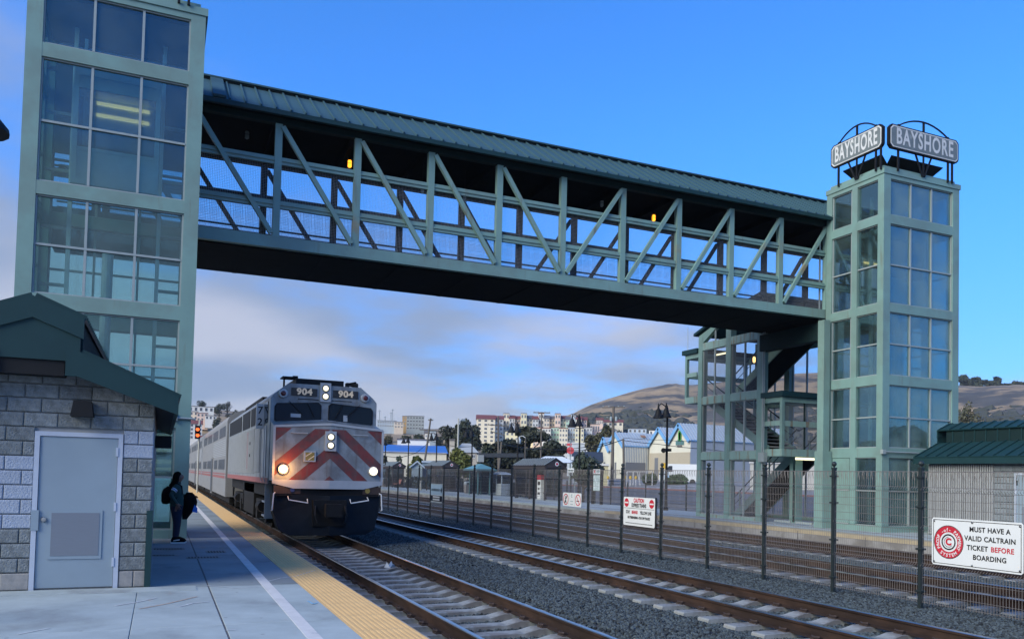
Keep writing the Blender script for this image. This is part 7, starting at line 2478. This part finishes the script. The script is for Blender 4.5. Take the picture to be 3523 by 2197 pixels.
lorry(1560, 1660, 1098, 1138, 112, 'white parked lorry behind the bushes and lamp post', 'signw', 'parked_lorry')
gt = thing('pipe_gate', 'white pipe gate with small signs in front of the roller door', 'gate', tuple(P(1510, 1130, 104)))
a, c = P(1485, 1116, 104), P(1545, 1116, 104)
z0 = gz(a.x, a.y)
put('top_rail', B().bar(a, c, 0.08, 0.08), M['trim'], gt)
for i in range(5):
    q = a.lerp(c, i / 4)
    put('gate_post', B().bar((q.x, q.y, z0), tuple(q), 0.09, 0.09), M['trim'], gt)
q, q2 = a.lerp(c, 0.4), a.lerp(c, 0.55)
put('brace', B().bar(tuple(q), (q2.x, q2.y, z0), 0.08, 0.08), M['trim'], gt)
for i, dx in enumerate((1440, 1480, 1493, 1506)):
    q = P(dx, 1133, 102)
    z0 = gz(q.x, q.y)
    ts_ = thing('bollard', 'yellow-topped bollard by the warehouse gate, ' + ('apart from the others beside the tall pole', 'first of three near the short pole', 'middle of three near the short pole', 'beside the white gate sign')[i], 'bollard', (q.x, q.y, z0), group='yellow bollards by the gate')
    put('post', B().bar((q.x, q.y, z0), (q.x, q.y, q.z), 0.12, 0.12), M['trim'], ts_)
    put('yellow_cap', B().lathe((q.x, q.y, q.z - 0.05), [(0.12, 0), (0.17, 0.12), (0.15, 0.36), (0.05, 0.42)], 8), mat('bollard_yellow', (0.62, 0.38, 0.03), 0.6) if i == 0 else bpy.data.materials['bollard_yellow'], ts_)
sg2 = thing('yellow_notice', 'yellow notice board on the warehouse fence behind the lamp post', 'sign', tuple(P(1572, 1118, 104)))
q = P(1571, 1102, 104)
put('board', B().bar((q.x, q.y, q.z - 0.35), (q.x, q.y, q.z + 0.35), 0.5, 0.04, up=(0.5, 0.85, 0)), bpy.data.materials['bollard_yellow'], sg2)
put('post', B().bar((q.x, q.y, gz(q.x, q.y)), (q.x, q.y, q.z - 0.3), 0.06, 0.06), M['frame'], sg2)
bl = thing('blue_notice', 'pale blue and white notice board below the yellow one', 'sign', tuple(P(1572, 1130, 102)))
q = P(1574, 1123, 102)
put('board', B().bar((q.x, q.y, q.z - 0.35), (q.x, q.y, q.z + 0.35), 1.1, 0.04, up=(0.5, 0.85, 0)), mat('notice_blue', (0.25, 0.42, 0.60), 0.5, var=0.3, vs=3, col2=(0.6, 0.65, 0.66), cs=1.5), bl)
put('post', B().bar((q.x, q.y, gz(q.x, q.y)), (q.x, q.y, q.z - 0.3), 0.06, 0.06), M['frame'], bl)
house('yellow_container', 'pale yellow site cabin behind the map board', 1408, 1440, 1102, 1140, 104, 5, (0.46, 0.42, 0.26), 'flat', 'trim', (0, 0), cat='cabin')
house('white_wall_house', 'low white building seen through the stair tower base', 1790, 1960, 1098, 1160, 86, 8, (0.50, 0.49, 0.46), 'flat', 'trim', (3, 1), cat='building', wsz=(0.14, 0.5))
house('grey_shed', 'pale blue grey shed behind the railing left of the yellow tree', 975, 1000, 1092, 1130, 104, 6, (0.30, 0.38, 0.42), 'gable', 'rpale', (0, 0), rh=0.6, cat='shed')
house('grey_shed', 'long blue grey shed right of the gabled one behind the railing', 1000, 1044, 1095, 1130, 108, 6, (0.20, 0.27, 0.31), 'flat', 'rpale', (0, 0), cat='shed')
hd_ = B()
rg = random.Random(4)
hg = put('hedge', crown([(27.9, 62 + 4 * k, 0.45, 0.7, 2.6, 0.85) for k in range(14)], 9000, 0.13, rg), M['lf_dark'])
tag(hg, 'dark hedge running behind the far platform railing', 'hedge')
cnp = thing('dark_canopy', 'dark flat-roofed bus canopy with a pale light box behind the shelters', 'canopy', tuple(P(1190, 1110, 72)))
a, c = P(1135, 1078, 72), P(1240, 1078, 72)
z0 = gz(a.x, a.y)
put('roof_slab', B().bar(tuple(a), tuple(c), 2.5, 0.35), M['dkroof'], cnp)
for q in (a.lerp(c, 0.05), a.lerp(c, 0.95)):
    put('column', B().bar((q.x, q.y, z0), (q.x, q.y, a.z), 0.15, 0.15), M['black'], cnp)
q = P(1138, 1085, 70.5)
put('light_box', B().bar((q.x, q.y, q.z - 0.3), (q.x, q.y, q.z + 0.3), 0.55, 0.2), M['polew'], cnp)
for i, (dx, dt, d) in enumerate(((899, 970, 700), (912, 985, 690), (926, 975, 700), (930, 968, 705))):
    p, q = P(dx, dt, d), P(dx, 1010, d)
    tag(put('radio_mast', B().bar(tuple(q), tuple(p), 0.5, 0.5).bar((p.x - 1.2, p.y, p.z - 1), (p.x + 1.2, p.y, p.z - 1), 0.3, 0.3), M['frame']), ('short', 'shortest', 'taller', 'tallest')[i] + ' thin radio mast on the skyline above the pale row houses', 'mast', 'radio masts on the skyline')
p, q = P(1629, 775, 1000), P(1629, 915, 950)
tag(put('lattice_mast', B().tube([q, p], [0.5, 0.4], 4), M['frame']), 'very tall faint lattice mast rising beside the stair tower', 'mast')

# ---------------------------------------------------------------- haze
hm = bpy.data.materials.new('haze')
hm.use_nodes = True
ht = hm.node_tree
ht.nodes.clear()
pv = N(ht, 'ShaderNodeVolumePrincipled')
pv.inputs['Color'].default_value = (0.86, 0.88, 0.92, 1)
pv.inputs['Density'].default_value = 0.00012
pv.inputs['Anisotropy'].default_value = 0.2
ho = N(ht, 'ShaderNodeOutputMaterial')
ht.links.new(pv.outputs[0], ho.inputs['Volume'])
hzb = put('haze', B().box(-300, 1650, -300, 1650, -1.6, 190), hm)
kind(hzb, 'stuff')['label'] = 'thin pale evening haze in the air'
